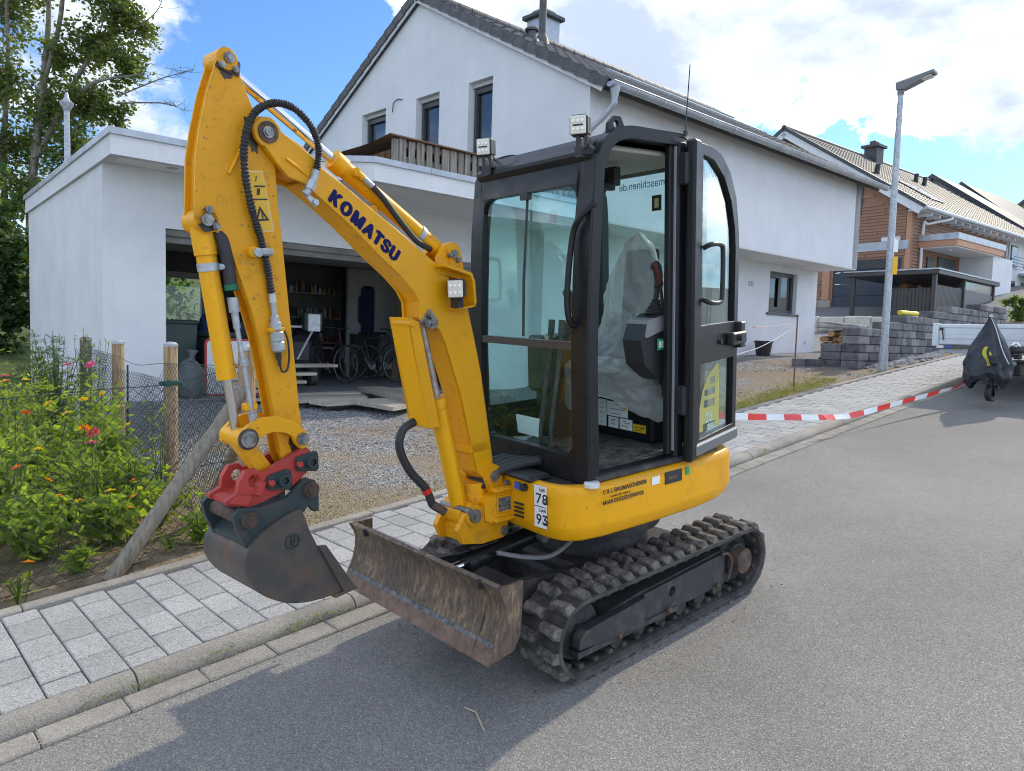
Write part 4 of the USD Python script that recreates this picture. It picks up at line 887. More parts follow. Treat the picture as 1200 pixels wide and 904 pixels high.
cab = uo('cab_frame', [sweep_post(YL-.055, YL, (0, 14), .05), sweep_post(YR, YR+.055, (0, 14), .05),
      bx(XB, XF, YL-.06, YL+.002, .775, .815, .008), bx(XB, XF, YR, YR+.06, .775, .815, .008)], CABM, smooth=35)
# front face: bars round the glass, lower frame, header
def face(y0, y1, z0, z1, t0=-.03, t1=.012):
    P = []
    for z in np.linspace(z0, z1, 6):
        P.append((front_outer(z)+t1, z))
    Q = [(x-t1+t0, z) for x, z in P[::-1]]
    return plate(P+Q, y0, y1)
gl, gr = -.248, .378
uo('front_frame', [face(YR+.002, gl, .78, 2.07), face(gr, YL-.001, .78, 2.07), face(gl, gr, .78, .885, t1=.010), face(gl, gr, 1.965, 2.085, t1=.008), bx(.36, .435, YR+.02, YL-.02, 2.05, 2.105, .02), plate([(.42, 2.06), (.40, 2.10), (.34, 2.155), (.28, 2.16), (.30, 2.10), (.38, 2.05)], YR+.05, YL-.05)], CABM, cab, 30)
for (y, z, a) in ((gl, .885, 0), (gr, .885, 1), (gl, 1.965, 3), (gr, 1.965, 2)):   # rounded glass corners
    r = .06; sy = 1 if y == gl else -1; sz = 1 if z < 1.5 else -1
    cc = (y+sy*r, z+sz*r); arcp = [(cc[0]-sy*r*math.cos(t), cc[1]-sz*r*math.sin(t)) for t in np.linspace(0, math.pi/2, 8)]
    x = front_outer(z); uo('corner_gusset', sideplate([(y, z)]+arcp[::-1] if False else Polygon([(y, z)]+arcp), x-.03, x+.009), CABM, cab)
uo('glass_seal', [face(gl, gr, 1.318, 1.350, -.02, .006)], plain('glazing_rail', (.05, .035, .035), .35), cab)
def glass_sheet(y0, y1, z0, z1, off):
    P = [(front_outer(z)+off, z) for z in np.linspace(z0, z1, 5)]; v = np.array([(x, y, z) for x, z in P for y in (y0, y1)]); f = []
    for i in range(4): f += [(2*i, 2*i+1, 2*i+3), (2*i, 2*i+3, 2*i+2)]
    return trimesh.Trimesh(v, np.array(f), process=False)
uo('windscreen', glass_sheet(gl-.01, gr+.01, 1.345, 1.97, -.006), GLASS, cab)
uo('lower_windscreen', glass_sheet(gl-.01, gr+.01, .875, 1.325, -.004), GLASS, cab)
uo('door_post', [bx(-.115, -.052, YL-.06, YL+.004, .80, 2.165, .012), bx(-.05, -.02, YL-.045, YL-.012, .82, 2.16, .006)], CABM, cab, 30)
uo('door_seal', [bx(-.052, -.046, YL-.052, YL-.004, .84, 2.14)], plain('silver_edge', (.35, .37, .38), .4, .4), cab)
uo('roof', [plate([(.36, 2.135), (.25, 2.176), (-.20, 2.172), (-.33, 2.115), (-.33, 2.095), (-.20, 2.145), (.25, 2.150), (.34, 2.11)], YR+.03, YL-.03)], CABM, cab, 30)
uo('headlining', bx(-.30, .30, YR+.06, YL-.06, 2.105, 2.125, .01), plain('pale_headlining', (.42, .40, .36), .8), cab)
uo('roof_edge_trim', bx(.385, .40, YR+.06, YL-.05, 2.098, 2.108), plain('pale_roof_trim', (.42, .46, .40), .4), cab)
uo('sill', [bx(-.10, XF-.02, YL-.035, YL+.012, .785, .812, .006), bx(-.10, .40, YL-.08, YL-.03, .79, .803)], BLKF, cab)
uo('floor', [bx(-.38, .43, YR+.05, YL-.08, .79, .80)]+[bx(-.12, .42, YR+.08+.03*k, YR+.09+.03*k, .80, .806) for k in range(22)], noisy('dusty_floor_mat', (.03, .03, .03), (.16, .15, .13), 16, .85), cab)
# right side: big window in a thin frame, rear window, solid lower parts
uo('right_side_panel', [bx(XB+.02, XF-.03, YR+.006, YR+.03, .80, 1.0), bx(XB+.06, XF-.05, YR+.006, YR+.03, 2.05, 2.13)], CABM, cab)
uo('right_window', [bx(-.37, .41, YR+.012, YR+.016, 1.0, 2.06)], GLASS, cab)
rwin = sbox(-.305, 1.42, .30, 2.105).buffer(-.07).buffer(.07)
uo('rear_panel', [sideplate(sbox(YR+.02, .80, .352, 2.135), XB+.004, XB+.03, rwin)], CABM, cab)
uo('rear_window', [sideplate(rwin.buffer(.006), XB+.014, XB+.018)], GLASS, cab)
t = meshkit.text_mesh('www.cul-baumaschinen.de', .034, .0008, False); v = np.asarray(t.vertices); v[:, 0] -= v[:, 0].max()
uo('window_lettering', trimesh.Trimesh(np.stack([XB+.0135-v[:, 2], -.195-v[:, 0], 2.045+v[:, 1]], 1), t.faces, process=False), INK, cab)
uo('window_sticker', [bx(XB+.019, XB+.021, .035, .095, 1.925, 2.0)], INK, cab)
uo('window_sticker', [bx(XB+.021, XB+.022, .052, .078, 1.94, 1.985)], plain('amber_sticker', (.6, .5, .25), .5), cab)
uo('engine_cover', [bx(-.63, -.415, -.38, .24, .77, 1.08, .05), bx(-.60, -.415, -.34, .20, 1.08, 1.10, .01)], CABM, smooth=30)
# folded-back door along the cab's rear side
dA, dB = np.array([-.088, .507]), np.array([-.592, .374]); dd_ = (dB-dA)/np.linalg.norm(dB-dA); dn_ = np.array([-dd_[1]*-1, dd_[0]*-1]); dn_ = np.array([dd_[1], -dd_[0]]); dn_ = dn_ if dn_[1] > 0 else -dn_
DL = float(np.linalg.norm(dB-dA))
def door_xf(me):
    v = np.asarray(me.vertices); q = dA+v[:, [0]]*dd_+v[:, [1]]*dn_
    return trimesh.Trimesh(np.stack([q[:, 0], q[:, 1], v[:, 2]], 1), me.faces[:, ::-1], process=False)
outer = Polygon([(0, .795), (DL, .822), (DL, 1.72), (DL-.006, 1.80), (DL-.05, 1.96), (DL-.13, 2.07), (DL-.24, 2.135), (DL-.34, 2.155), (0, 2.155)])
up_h = Polygon([(.085, 1.385), (DL-.045, 1.385), (DL-.045, 1.72), (DL-.06, 1.82), (DL-.11, 1.94), (DL-.20, 2.04), (DL-.32, 2.10), (.085, 2.11)])
lo_h = Polygon([(.085, .875), (DL-.045, .885), (DL-.045, 1.215), (.085, 1.215)])
dr = uo('door', [door_xf(plate(outer, -.012, .022, unary_union([up_h, lo_h])))], CABM, smooth=30)
uo('door_glass', [door_xf(plate(up_h.buffer(.008), .002, .006))], GLASS, dr)
uo('door_glass', [door_xf(plate(lo_h.buffer(.008), .002, .006))], GLASS, dr)
uo('lower_rail', [door_xf(bx(.03, DL+.006, .0, .034, .806, .862, .008))], plain('grey_door_rail', (.16, .17, .18), .35, .4), dr)
uo('hinge_post', [door_xf(bx(-.012, .055, -.015, .03, .79, 2.165, .01))], CABM, dr)
for zz in (1.98, 1.0): uo('hinge', [bx(-.10, -.055, YL+.0, YL+.045, zz, zz+.13, .006)], BLACKP, dr)
uo('latch', [door_xf(bx(DL-.14, DL+.03, .02, .06, 1.275, 1.335, .008)), door_xf(bx(DL-.02, DL+.045, .0, .05, 1.255, 1.38, .006)), door_xf(cyl((DL-.08, .06, 1.31), (DL-.08, .08, 1.31), .016)), door_xf(cyl((DL-.22, .022, 1.30), (DL-.22, .034, 1.30), .012))], BLACKP, dr, 30)
uo('latch_plate', [door_xf(bx(DL+.02, DL+.048, .048, .052, 1.265, 1.37))], STEEL, dr)
uo('door_handle', [door_xf(tube(smoothpath([(.10, .02, 1.72), (.11, .055, 1.735), (.20, .06, 1.735), (.225, .06, 1.70), (.225, .06, 1.52), (.20, .06, 1.485), (.11, .055, 1.485), (.10, .02, 1.50)], 6), .011, 8))], BLACKP, dr, True)
# yellow safety print on the lower door pane: outline of the machine's family name, faded
pe = Polygon([(.115, .90), (.115, 1.0), (.15, 1.09), (.21, 1.15), (.315, 1.205), (.335, 1.19), (.345, .90), (.30, .90), (.30, .93), (.16, .93), (.16, .90)]).difference(unary_union([sbox(.17, 1.06, .29, 1.09), sbox(.165, 1.005, .29, 1.04), sbox(.23, 1.11, .29, 1.14)]))
uo('pane_sticker', [door_xf(plate(pe, .0065, .0072))], plain('pale_yellow_print', (.44, .42, .11), .5), dr)
uo('pane_sticker', [door_xf(plate(sbox(.165, .925, .295, .99), .0065, .0070))], INK, dr)
t = meshkit.text_mesh('16', .045, .0008, True); v = np.asarray(t.vertices)
uo('pane_number', [door_xf(trimesh.Trimesh(np.stack([.18+v[:, 0], .0075+v[:, 2], .935+v[:, 1]], 1), t.faces[:, ::-1], process=False))], plain('pale_blue_print', (.35, .62, .70), .5), dr)
# grab rails, wipers, lamps, aerial
uo('grab_rail', tube(smoothpath([(.452, .405, 1.41), (.495, .395, 1.44), (.50, .39, 1.55), (.475, .395, 1.76), (.468, .43, 1.83), (.425, .47, 1.885)], 6), .0125, 8), CABM, cab, True)
uo('wiper', [tube([(.47, .07, 1.36), (.462, .07, 1.6), (.43, .068, 1.955)], .006, 6), bx(.43, .455, .045, .095, 1.935, 1.965)], BLACKP, cab)
def led_lamp(name, y, x=.43, z=2.185, tilt=0.0):
    _c = (x, y, z)
    def uo(nm, me, ma, parent=ex, smooth=False):
        me = cat(*me) if isinstance(me, (list, tuple)) else me
        return _uo(nm, rot(me, rad(32), (0, 0, 1), _c), ma, parent, smooth)
    l = uo(name, [bx(x-.035, x+.012, y-.036, y+.036, z-.04, z+.04, .010)]+[bx(x-.05, x-.03, y-.03+.012*k, y-.024+.012*k, z-.032, z+.032) for k in range(6)], BLACKP, ex)
    uo('lamp_lens', bx(x+.010, x+.016, y-.031, y+.031, z-.034, z+.034, .004), LENS, l)
    for a in range(2):
        for b in range(3): uo('led', cyl((x+.015, y-.018+.018*b, z+.015-.030*a), (x+.0185, y-.018+.018*b, z+.015-.030*a), .006, n=10), LEDM, l)
    uo('lamp_bar', bx(x+.015, x+.0175, y-.02, y+.02, z-.004, z+.002), INK, l)
    uo('lamp_bracket', [bx(x-.03, x, y-.012, y+.002, z-.085, z-.035), bx(x-.03, x, y+.020, y+.032, z-.085, z-.035), bx(x-.06, x+.0, y-.02, y+.04, z-.09, z-.08), plate([(x, z-.08), (x+.01, z-.12), (x-.03, z-.10), (x-.05, z-.08)], y-.015, y+.03)], BLACKP, l)
    uo('lamp_cable', tube(smoothpath([(x-.05, y, z), (x-.12, y-.01, z-.01), (x-.2, y-.03, z-.03), (x-.26, y-.02, z-.05)], 6), .006, 6), BLACKP, l, True)
    return l
led_lamp('roof_lamp', -.205, .455, 2.192); led_lamp('roof_lamp', .395, .435, 2.182)
uo('lifting_eye', [plate(Polygon([(.33, 2.14), (.325, 2.19), (.30, 2.215), (.27, 2.215), (.25, 2.18), (.235, 2.16)]).buffer(.008), .437, .452, Point(.292, 2.192).buffer(.014))], CABM, cab, 30)
uo('aerial', [tube([(-.125, .45, 2.19), (-.13, .45, 2.26), (-.15, .45, 2.48)], [.004, .003, .0022], 6), cyl((-.125, .45, 2.17), (-.125, .45, 2.21), .010)], BLACKP, cab)
uo('mirror_stay', [tube(smoothpath([(.44, -.35, 1.62), (.45, -.37, 1.65)], 3), .01), bx(.41, .46, -.375, -.34, 1.42, 1.50, .008)], BLACKP, cab)
uo('cable_loop', tube(smoothpath([(.455, -.385, 1.50), (.47, -.375, 1.40), (.50, -.39, 1.30), (.49, -.40, 1.24)], 6), .006, 6), BLACKP, cab, True)
# --- inside
ins = uo('seat_box', [bx(-.37, -.205, -.205, .205, .80, 1.045, .012), bx(-.37, -.2, -.26, -.2, .80, .95)], CABM, smooth=30)
uo('box_lock', [cyl((-.206, .10, .985), (-.200, .10, .985), .012, n=12), bx(-.206, -.2025, -.06, .0, .995, 1.02)], BLACKP, ins)
for y0, y1, z0, z1, ma in ((-.17, -.105, .845, .985, STW), (-.10, .045, .905, .98, STW), (-.09, -.02, .845, .90, STW), (-.01, .075, .845, .90, STW), (.08, .165, .845, .885, STY)):
    s = uo('instruction_sticker', bx(-.206, -.2035, y0, y1, z0, z1), ma, ins)
    r5 = np.random.default_rng(int(1000*(y0+2)))
    uo('print', [bx(-.2036, -.2030, y0+.006+(y1-y0-.02)*r5.random(), y0+.012+(y1-y0-.02)*r5.random()+.004, z0+.006+(z1-z0-.016)*q, z0+.009+(z1-z0-.016)*q) for q in (.1, .3, .5, .7, .9)], INK, ins)
uo('sticker_corner', bx(-.2036, -.2031, .018, .045, .945, .98), STY, ins)
# seat wrapped in clear sheeting
def drape(fn, nu, nv):
    U, Vv = np.meshgrid(np.linspace(0, 1, nu), np.linspace(0, 1, nv), indexing='ij'); P = fn(U, Vv)
    g_ = grid(np.arange(nu), np.arange(nv), lambda a, b: 0*a); g_.vertices = P.reshape(-1, 3); return g_
def back_fn(u, v):
    th = (u-.5)*2*math.pi
    w = np.interp(v, [0, .3, .6, .8, .92, 1], [.235, .225, .175, .125, .085, .0]); d = np.interp(v, [0, .3, .7, .92, 1], [.14, .10, .08, .06, 0])
    x = -.25-v*.08+d*np.cos(th); y = .02+w*np.sin(th); z = 1.14+v*.68
    n_w = meshkit.fbm(np.stack([x*7, y*9, z*5], -1), 4, 4)-.5; f = 1+.55*n_w
    fold = .022*np.abs(np.sin(th*4+v*7+n_w*6))+.03*np.abs(meshkit.noise(np.stack([x*14, y*18, z*6], -1), 9)-.5)
    return np.stack([-.25-v*.08+(x+.25+v*.08)*f+fold, .02+(y-.02)*f, z+.05*n_w], -1)
def cush_fn(u, v):
    th = (u-.5)*2*math.pi; w = np.interp(v, [0, .45, .8, 1], [.31, .30, .24, 0]); d = np.interp(v, [0, .5, .85, 1], [.29, .30, .22, 0])
    se = np.sign(np.cos(th))*np.abs(np.cos(th))**.6; sn = np.sign(np.sin(th))*np.abs(np.sin(th))**.6
    x = -.20+d*.78*se; y = .03+w*sn; z = 1.03+np.interp(v, [0, .5, .85, 1], [0, .13, .21, .21])-.0*u
    n_w = meshkit.fbm(np.stack([x*8, y*8, z*12], -1), 4, 14)-.5
    zz = z+.06*n_w+np.where(v < .3, -.07*meshkit.noise(np.stack([th*3, 0*th, 0*th], -1), 3)*(1-v/.3), 0)+np.where(v < .5, .03*np.sin(y*14), 0)
    return np.stack([x+.07*n_w, y+.07*n_w, zz], -1)
seat = uo('seat', [bx(-.38, -.06, -.2, .24, 1.05, 1.18, .04), plate(Polygon([(-.27, 1.15), (-.33, 1.72), (-.36, 1.72), (-.33, 1.15)]).buffer(.02), -.07, .09)], plain('black_seat_fabric', (.03, .03, .032), .9), smooth=30)
uo('seat_cover', drape(back_fn, 130, 80), SHEET, seat, True); uo('seat_cover', drape(cush_fn, 140, 60), SHEET, seat, True)
# joystick consoles
cl = uo('control_console', [plate(Polygon([(.055, 1.23), (.075, 1.33), (.05, 1.39), (-.03, 1.43), (-.20, 1.42), (-.22, 1.30), (-.16, 1.22), (-.04, 1.16)]).buffer(.012), .29, .40), bx(-.26, -.12, .30, .38, 1.06, 1.22)], BLACKP, smooth=30)
uo('console_top', plate(Polygon([(.06, 1.35), (.045, 1.41), (-.12, 1.44), (-.13, 1.40)]).buffer(.008), .284, .406), GREYPL, cl)
uo('console_sticker', bx(.0, .045, .4125, .414, 1.30, 1.345) if False else bx(.0, -.05, .412, .4135, 1.285, 1.335), GREENS, cl)
uo('console_sticker', bx(-.01, -.04, .4135, .4145, 1.295, 1.325), STW, cl)
uo('red_lever', cyl((-.08, .41, 1.25), (-.16, .42, 1.265), .013), REDPL, cl)
def joystick(x, y, z, h=.22):
    bl_ = [lathe([(.055-.0042*i-(.006 if i % 2 else 0), .0075*i) for i in range(11)], (x, y, z), (-.05, 0, 1), 16)]
    k = uo('joystick', bl_+[cyl((x, y, z+.06), (x-.012, y, z+.13), .012)], BLACKP, ex, 50)
    uo('grip', [tube(smoothpath([(x-.012, y, z+.11), (x-.016, y, z+.16), (x-.005, y, z+.20), (x+.012, y, z+.215)], 5), [.018]*5+[.021]*5+[.024]*5+[.02], 12)], BLACKP, k, True)
    return k
joystick(-.06, .35, 1.44)
uo('safety_lever', [tube(smoothpath([(-.07, .385, 1.34), (-.055, .395, 1.47), (-.02, .40, 1.60), (.01, .40, 1.66)], 6), .007, 8)], BLACKP, cl, True)
uo('safety_grip', [tube(smoothpath([(-.035, .40, 1.565), (-.01, .402, 1.62), (.015, .402, 1.66)], 5), .012, 8)], plain('dark_red_grip', (.06, .008, .007), .5), cl, True)
cr = uo('right_console', [plate(Polygon([(.12, 1.16), (.14, 1.27), (.02, 1.32), (-.2, 1.30), (-.2, 1.16)]).buffer(.012), -.29, -.20), bx(.09, .16, -.31, -.17, 1.05, 1.33, .02), bx(-.1, .1, -.3, -.2, .82, 1.18)], BLACKP, smooth=30)
joystick(.06, -.10, 1.33)
# travel levers and pedals
for y in (.03, .10):
    uo('travel_lever', [tube(smoothpath([(.35, y+.02, .82), (.36, y+.015, .93), (.30, y, 1.20), (.27, y-.01, 1.36)], 6), .010, 8), lathe([(.03, 0), (.026, .02), (.022, .03), (.026, .045), (.018, .055)], (.352, y+.02, .805), (0, 0, 1), 14), cyl((.27, y-.01, 1.355), (.262, y-.012, 1.42), .015)], BLKF, ex, 40)
uo('pedal', [bx(.27, .38, .03, .12, .835, .845, .004), lathe([(.06, 0), (.06, .012), (.05, .02)], (.30, .10, .80), (0, 0, 1), 20)], BLKF, ex)
uo('papers_on_floor', [rot(bx(.32, .325, -.17, .0, .88, .97), .12, (0, 1, 0), (.32, 0, .88)), rot(bx(.27, .40, -.02, .06, .815, .817), .5), rot(bx(.25, .36, -.15, -.06, .83, .832), -.4)], STW)
uo('small_bag', rot(bx(.20, .33, -.2, -.08, .80, .87, .03), .3), plain('dark_bag', (.04, .05, .045), .8), smooth=30)
uo('sun_visor_mount', [bx(.02, .06, .10, .22, 2.02, 2.085, .008), bx(.0, .1, .13, .16, 1.99, 2.03), cyl((.03, .10, 2.0), (.12, .05, 1.975), .008), cyl((.12, .05, 1.975), (.12, .05, 1.955), .010), bx(.04, .08, .2, .235, 2.0, 2.03, .004)], BLACKP, smooth=30)
uo('red_hammer', [bx(-.37, -.35, -.335, -.31, 1.42, 1.58, .008)], REDPL)
# ------------------------------------------------------------------ buildings (house frame: a along the street front, b away from the street)
HY = rad(-2.8194)
def hwv(v, yaw=HY, o=(0, 0)):
    c, s = math.cos(yaw), math.sin(yaw); v = np.asarray(v, float)
    return np.stack([o[0]+v[:, 0]*c-v[:, 1]*s, o[1]+v[:, 0]*s+v[:, 1]*c, v[:, 2]], 1)
def hthing(name, label, cat_, base, yaw=HY, group=None):
    w = hwv(np.array([base]), yaw)[0]
    t = thing(name, label, cat_, group, w, math.degrees(yaw))
    def part(nm, me, ma, parent=None, smooth=False, k=None):
        if nm in SPLIT and isinstance(me, (list, tuple)): return [part(nm, q, ma, parent, smooth) for q in me][0]
        me = cat(*me) if isinstance(me, (list, tuple)) else me
        return obj(nm, shift(me, -np.asarray(base, float)), ma, parent or t, smooth)
    return t, part
PANEG = pane('window_glass', (.55, .58, .6), 0.0, 2.2)
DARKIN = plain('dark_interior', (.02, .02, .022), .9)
CURT = plain('pale_blind', (.45, .46, .46), .8)
# --- garage
ga, gp = hthing('garage', 'low white rendered flat-roofed garage with its wide door open', 'garage', (2.04, 9.83, .30))
GZ, GT = .64, 3.56
OL, OR_ = 2.75, 7.85
gp('wall', [bx(2.04, OL, 9.83, 10.03, -.2, GT), bx(OL, OR_, 9.83, 10.03, 2.82, GT), bx(OR_, 9.098, 9.83, 10.03, .2, GT)], RENDERW)
gp('wall', [bx(2.04, 2.24, 10.03, 15.4, -.2, GT)], RENDERW)
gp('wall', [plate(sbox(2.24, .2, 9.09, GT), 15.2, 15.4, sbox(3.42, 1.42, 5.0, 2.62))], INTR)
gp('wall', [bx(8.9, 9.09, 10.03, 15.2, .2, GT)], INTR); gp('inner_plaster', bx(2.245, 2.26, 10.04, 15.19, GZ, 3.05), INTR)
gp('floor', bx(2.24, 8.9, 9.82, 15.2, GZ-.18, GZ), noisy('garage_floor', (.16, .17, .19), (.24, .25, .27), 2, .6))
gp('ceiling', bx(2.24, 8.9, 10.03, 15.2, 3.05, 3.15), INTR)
b2 = 8.15
roofp = Polygon([(2.0, 9.21), (3.62, 9.21), (4.75, b2), (9.097, b2), (9.097, 15.45), (2.0, 15.45)])
gp('roof', slab(roofp.buffer(-.03, join_style=2), 3.565, 3.735), RENDERW)
gp('fascia', slab(roofp, 3.50, 3.73, roofp.buffer(-.12, join_style=2)), RENDERW)
gp('soffit', slab(Polygon([(2.10, 9.32), (3.70, 9.32), (4.82, 8.26), (9.0, 8.26), (9.0, 9.828), (2.10, 9.828)]), 3.52, 3.56), SOFFIT)
cap = roofp.buffer(.025, join_style=2)
gp('roof_edge_flashing', [slab(cap, 3.725, 3.80, roofp.buffer(-.16, join_style=2))], ZINC)
gp('roof_edge_joint', [bx(2.9+1.9*i, 2.904+1.9*i, 9.18, 9.188, 3.725, 3.80) for i in range(1)]+[bx(5.6+1.2*i, 5.604+1.2*i, b2-.030, b2-.0255, 3.73, 3.801) for i in range(3)], ZINC)
gp('roof_surface', slab(roofp.buffer(-.15, join_style=2), 3.735, 3.745), noisy('roof_gravel', (.2, .2, .2), (.35, .35, .35), 30))
gp('soffit_light', cyl((2.75, 9.55, 3.515), (2.75, 9.55, 3.521), .07, n=20), STEEL)
dk = plain('dark_brown_door_track', (.06, .055, .05), .5)
gp('lintel_trim', [bx(OL, OR_, 9.86, 9.99, 2.735, 2.819), bx(OL, OR_, 9.90, 10.03, 2.65, 2.735)], noisy('brown_grey_trim', (.10, .095, .085), (.16, .15, .135), 3, .6))
gp('door_panel', [bx(OL+.05, OR_-.05, 10.1+.48*i, 10.56+.48*i, 2.80, 2.84, .01) for i in range(5)], noisy('pale_door_panel', (.34, .33, .31), (.40, .39, .37), 2, .5))
gp('door_rail', [bx(OL+.0, OL+.05, 10.05, 12.8, 2.72, 2.77), bx(OL, OL+.06, 10.03, 10.08, GZ, 2.7), bx(OR_-.06, OR_, 10.03, 10.08, GZ, 2.7)], STEEL)
fr = gp('rear_window', [plate(sbox(3.38, 1.38, 5.04, 2.66), 15.16, 15.26, sbox(3.50, 1.50, 4.92, 2.54)), plate(sbox(4.18, 1.50, 4.24, 2.54), 15.17, 15.25)], plain('white_window_frame', (.5, .5, .49), .5))
gp('pane', plate(sbox(3.46, 1.46, 4.96, 2.58), 15.20, 15.21), pane('clear_pane', (.92, .95, .95), 0, 1), fr)
gp('threshold', bx(OL, OR_, 9.70, 9.83, GZ-.2, GZ-.012), noisy('threshold', (.10, .10, .10), (.16, .16, .16), 8))
gp('wall_panel', [bx(7.35, 8.88, 13.6, 13.68, GZ, 2.9)], noisy('panel_white', (.36, .35, .34), (.42, .41, .40), 2, .8))
# contents of the garage
def hobj(name, label, cat_, me, ma, group=None, smooth=False, base=None):
    me = cat(*me) if isinstance(me, (list, tuple)) else me
    me = trimesh.Trimesh(hwv(me.vertices), me.faces, process=False)
    return tag(obj(name, me, ma, None, smooth), label, cat_, group)
sh, sp_ = hthing('garage_shelf', 'white wall shelf crowded with bottles and tins inside the garage', 'shelf', (6.35, 14.9, 1.0))
sp_('side_panel', bx(6.35, 6.38, 14.85, 15.18, 1.25, 2.75), INTR); sp_('side_panel', bx(7.85, 7.88, 14.85, 15.18, 1.25, 2.75), INTR)
for z in (1.3, 1.85, 2.38): sp_('shelf_board', bx(6.38, 7.85, 14.85, 15.18, z, z+.025), '/World/Looks/panel_white')
r6 = np.random.default_rng(3)
BCOL = [plain('bottle_'+n, c, .35) for n, c in (('white', (.5, .5, .5)), ('blue', (.05, .12, .3)), ('red', (.4, .05, .04)), ('dark', (.03, .03, .03)), ('silver', (.35, .36, .37)), ('amber', (.3, .18, .05)))]
for z in (1.325, 1.875, 2.405):
    x = 6.43
    while x < 7.8:
        r_ = r6.uniform(.025, .05); h = r6.uniform(.12, .3)
        hobj('shelf_bottle', 'small bottle or tin among many on the garage shelf', 'bottle', lathe([(0, 0), (r_, 0), (r_, h*.7), (r_*.45, h*.85), (r_*.45, h), (0, h)], (x, 14.92+r6.uniform(0, .15), z), (0, 0, 1), 9), BCOL[r6.integers(6)], 'bottles and tins on the garage shelf')
        x += r_*2+r6.uniform(.0, .05)
hobj('overalls', 'dark blue overalls hanging on a white cupboard in the garage', 'clothes', [bx(7.62, 7.92, 13.45, 13.58, 1.35, 2.55, .06), bx(7.64, 7.76, 13.46, 13.56, .95, 1.4, .04), bx(7.79, 7.91, 13.46, 13.56, .95, 1.4, .04), bx(7.55, 7.66, 13.46, 13.56, 1.75, 2.35, .05)], plain('navy_cloth', (.012, .018, .05), .9), smooth=30)
hobj('particle_board', 'tall tan particle board leaning inside the garage behind the bicycles', 'board', rot(bx(7.95, 8.6, 12.8, 12.83, GZ, 2.5), .12, (1, 0, 0), (8, 12.8, GZ)), noisy('particle_board', (.17, .115, .06), (.30, .215, .12), 25, .9, hi=.6))
hobj('black_cabinet', 'tall black cabinet against the rear garage wall', 'cabinet', [bx(5.15, 5.6, 14.7, 15.15, GZ, 2.6, .01), bx(5.17, 5.36, 14.68, 14.7, GZ+.1, 2.5), bx(5.39, 5.58, 14.68, 14.7, GZ+.1, 2.5)], BLACKP)
hobj('tool_board', 'dark pegboard with rows of tools on the rear garage wall', 'board', [bx(5.65, 6.32, 15.1, 15.16, 1.5, 2.45)]+[bx(5.72+.1*i, 5.75+.1*i, 15.06, 15.1, 1.75+.2*(i % 3), 2.0+.2*(i % 2)) for i in range(6)], DARKIN)
def bin_(name, label, x, y, w, h, ma, lid):
    t, p = hthing(name, label, 'bin', (x, y, GZ))
    q = [(x-w*.42, GZ), (x+w*.42, GZ), (x+w*.5, GZ+h), (x-w*.5, GZ+h)]
    p('body', plate(q, y-w*.5, y+w*.5), ma); p('lid', bx(x-w*.54, x+w*.54, y-w*.56, y+w*.54, GZ+h+.002, GZ+h+.06, .02), lid or ma)
GREENP = plain('dark_green_plastic', (.025, .05, .045), .5)
bin_('waste_bin', 'dark green waste bin just inside the garage beside the left wall', 3.05, 10.7, .55, .98, GREENP, None)
t = lathe([(0, 0), (.32, 0), (.40, .80), (.43, .82), (.43, .88), (.40, .88), (.39, .82), (.30, .03)], (3.95, 11.3, GZ), (0, 0, 1), 26)
hobj('water_butt', 'round dark green tub with an open rim inside the garage', 'tub', t, GREENP, smooth=35)
wb, wp = hthing('white_board', 'white board with a red rim standing by the garage doorway', 'board', (3.95, 10.2, GZ))
rbx = sbox(3.35, GZ, 4.45, GZ+.80).buffer(-.08).buffer(.08)
wp('panel', plate(rbx.buffer(-.03), 10.2, 10.225), RENDERG); wp('rim', plate(rbx, 10.195, 10.23, rbx.buffer(-.03)), plain('red_rim', (.35, .03, .03), .5))
hobj('wheelbarrow_load', 'grey bin bag slumped beside the white board in the garage doorway', 'bag', [move(trimesh.creation.icosphere(3, 1.0), lambda v: np.stack([3.10+v[:, 0]*.17*(1+.5*(meshkit.noise(v*2.5, 3)-.5)), 9.97+v[:, 1]*.13, GZ+.26+v[:, 2]*.27*(1+.4*(meshkit.noise(v*3.1, 8)-.5))], 1)), lathe([(.05, 0), (.03, .06), (.08, .14), (.06, .15)], (3.1, 9.97, GZ+.50), (.1, 0, 1), 9)], plain('grey_bag', (.10, .11, .115), .6), smooth=True)
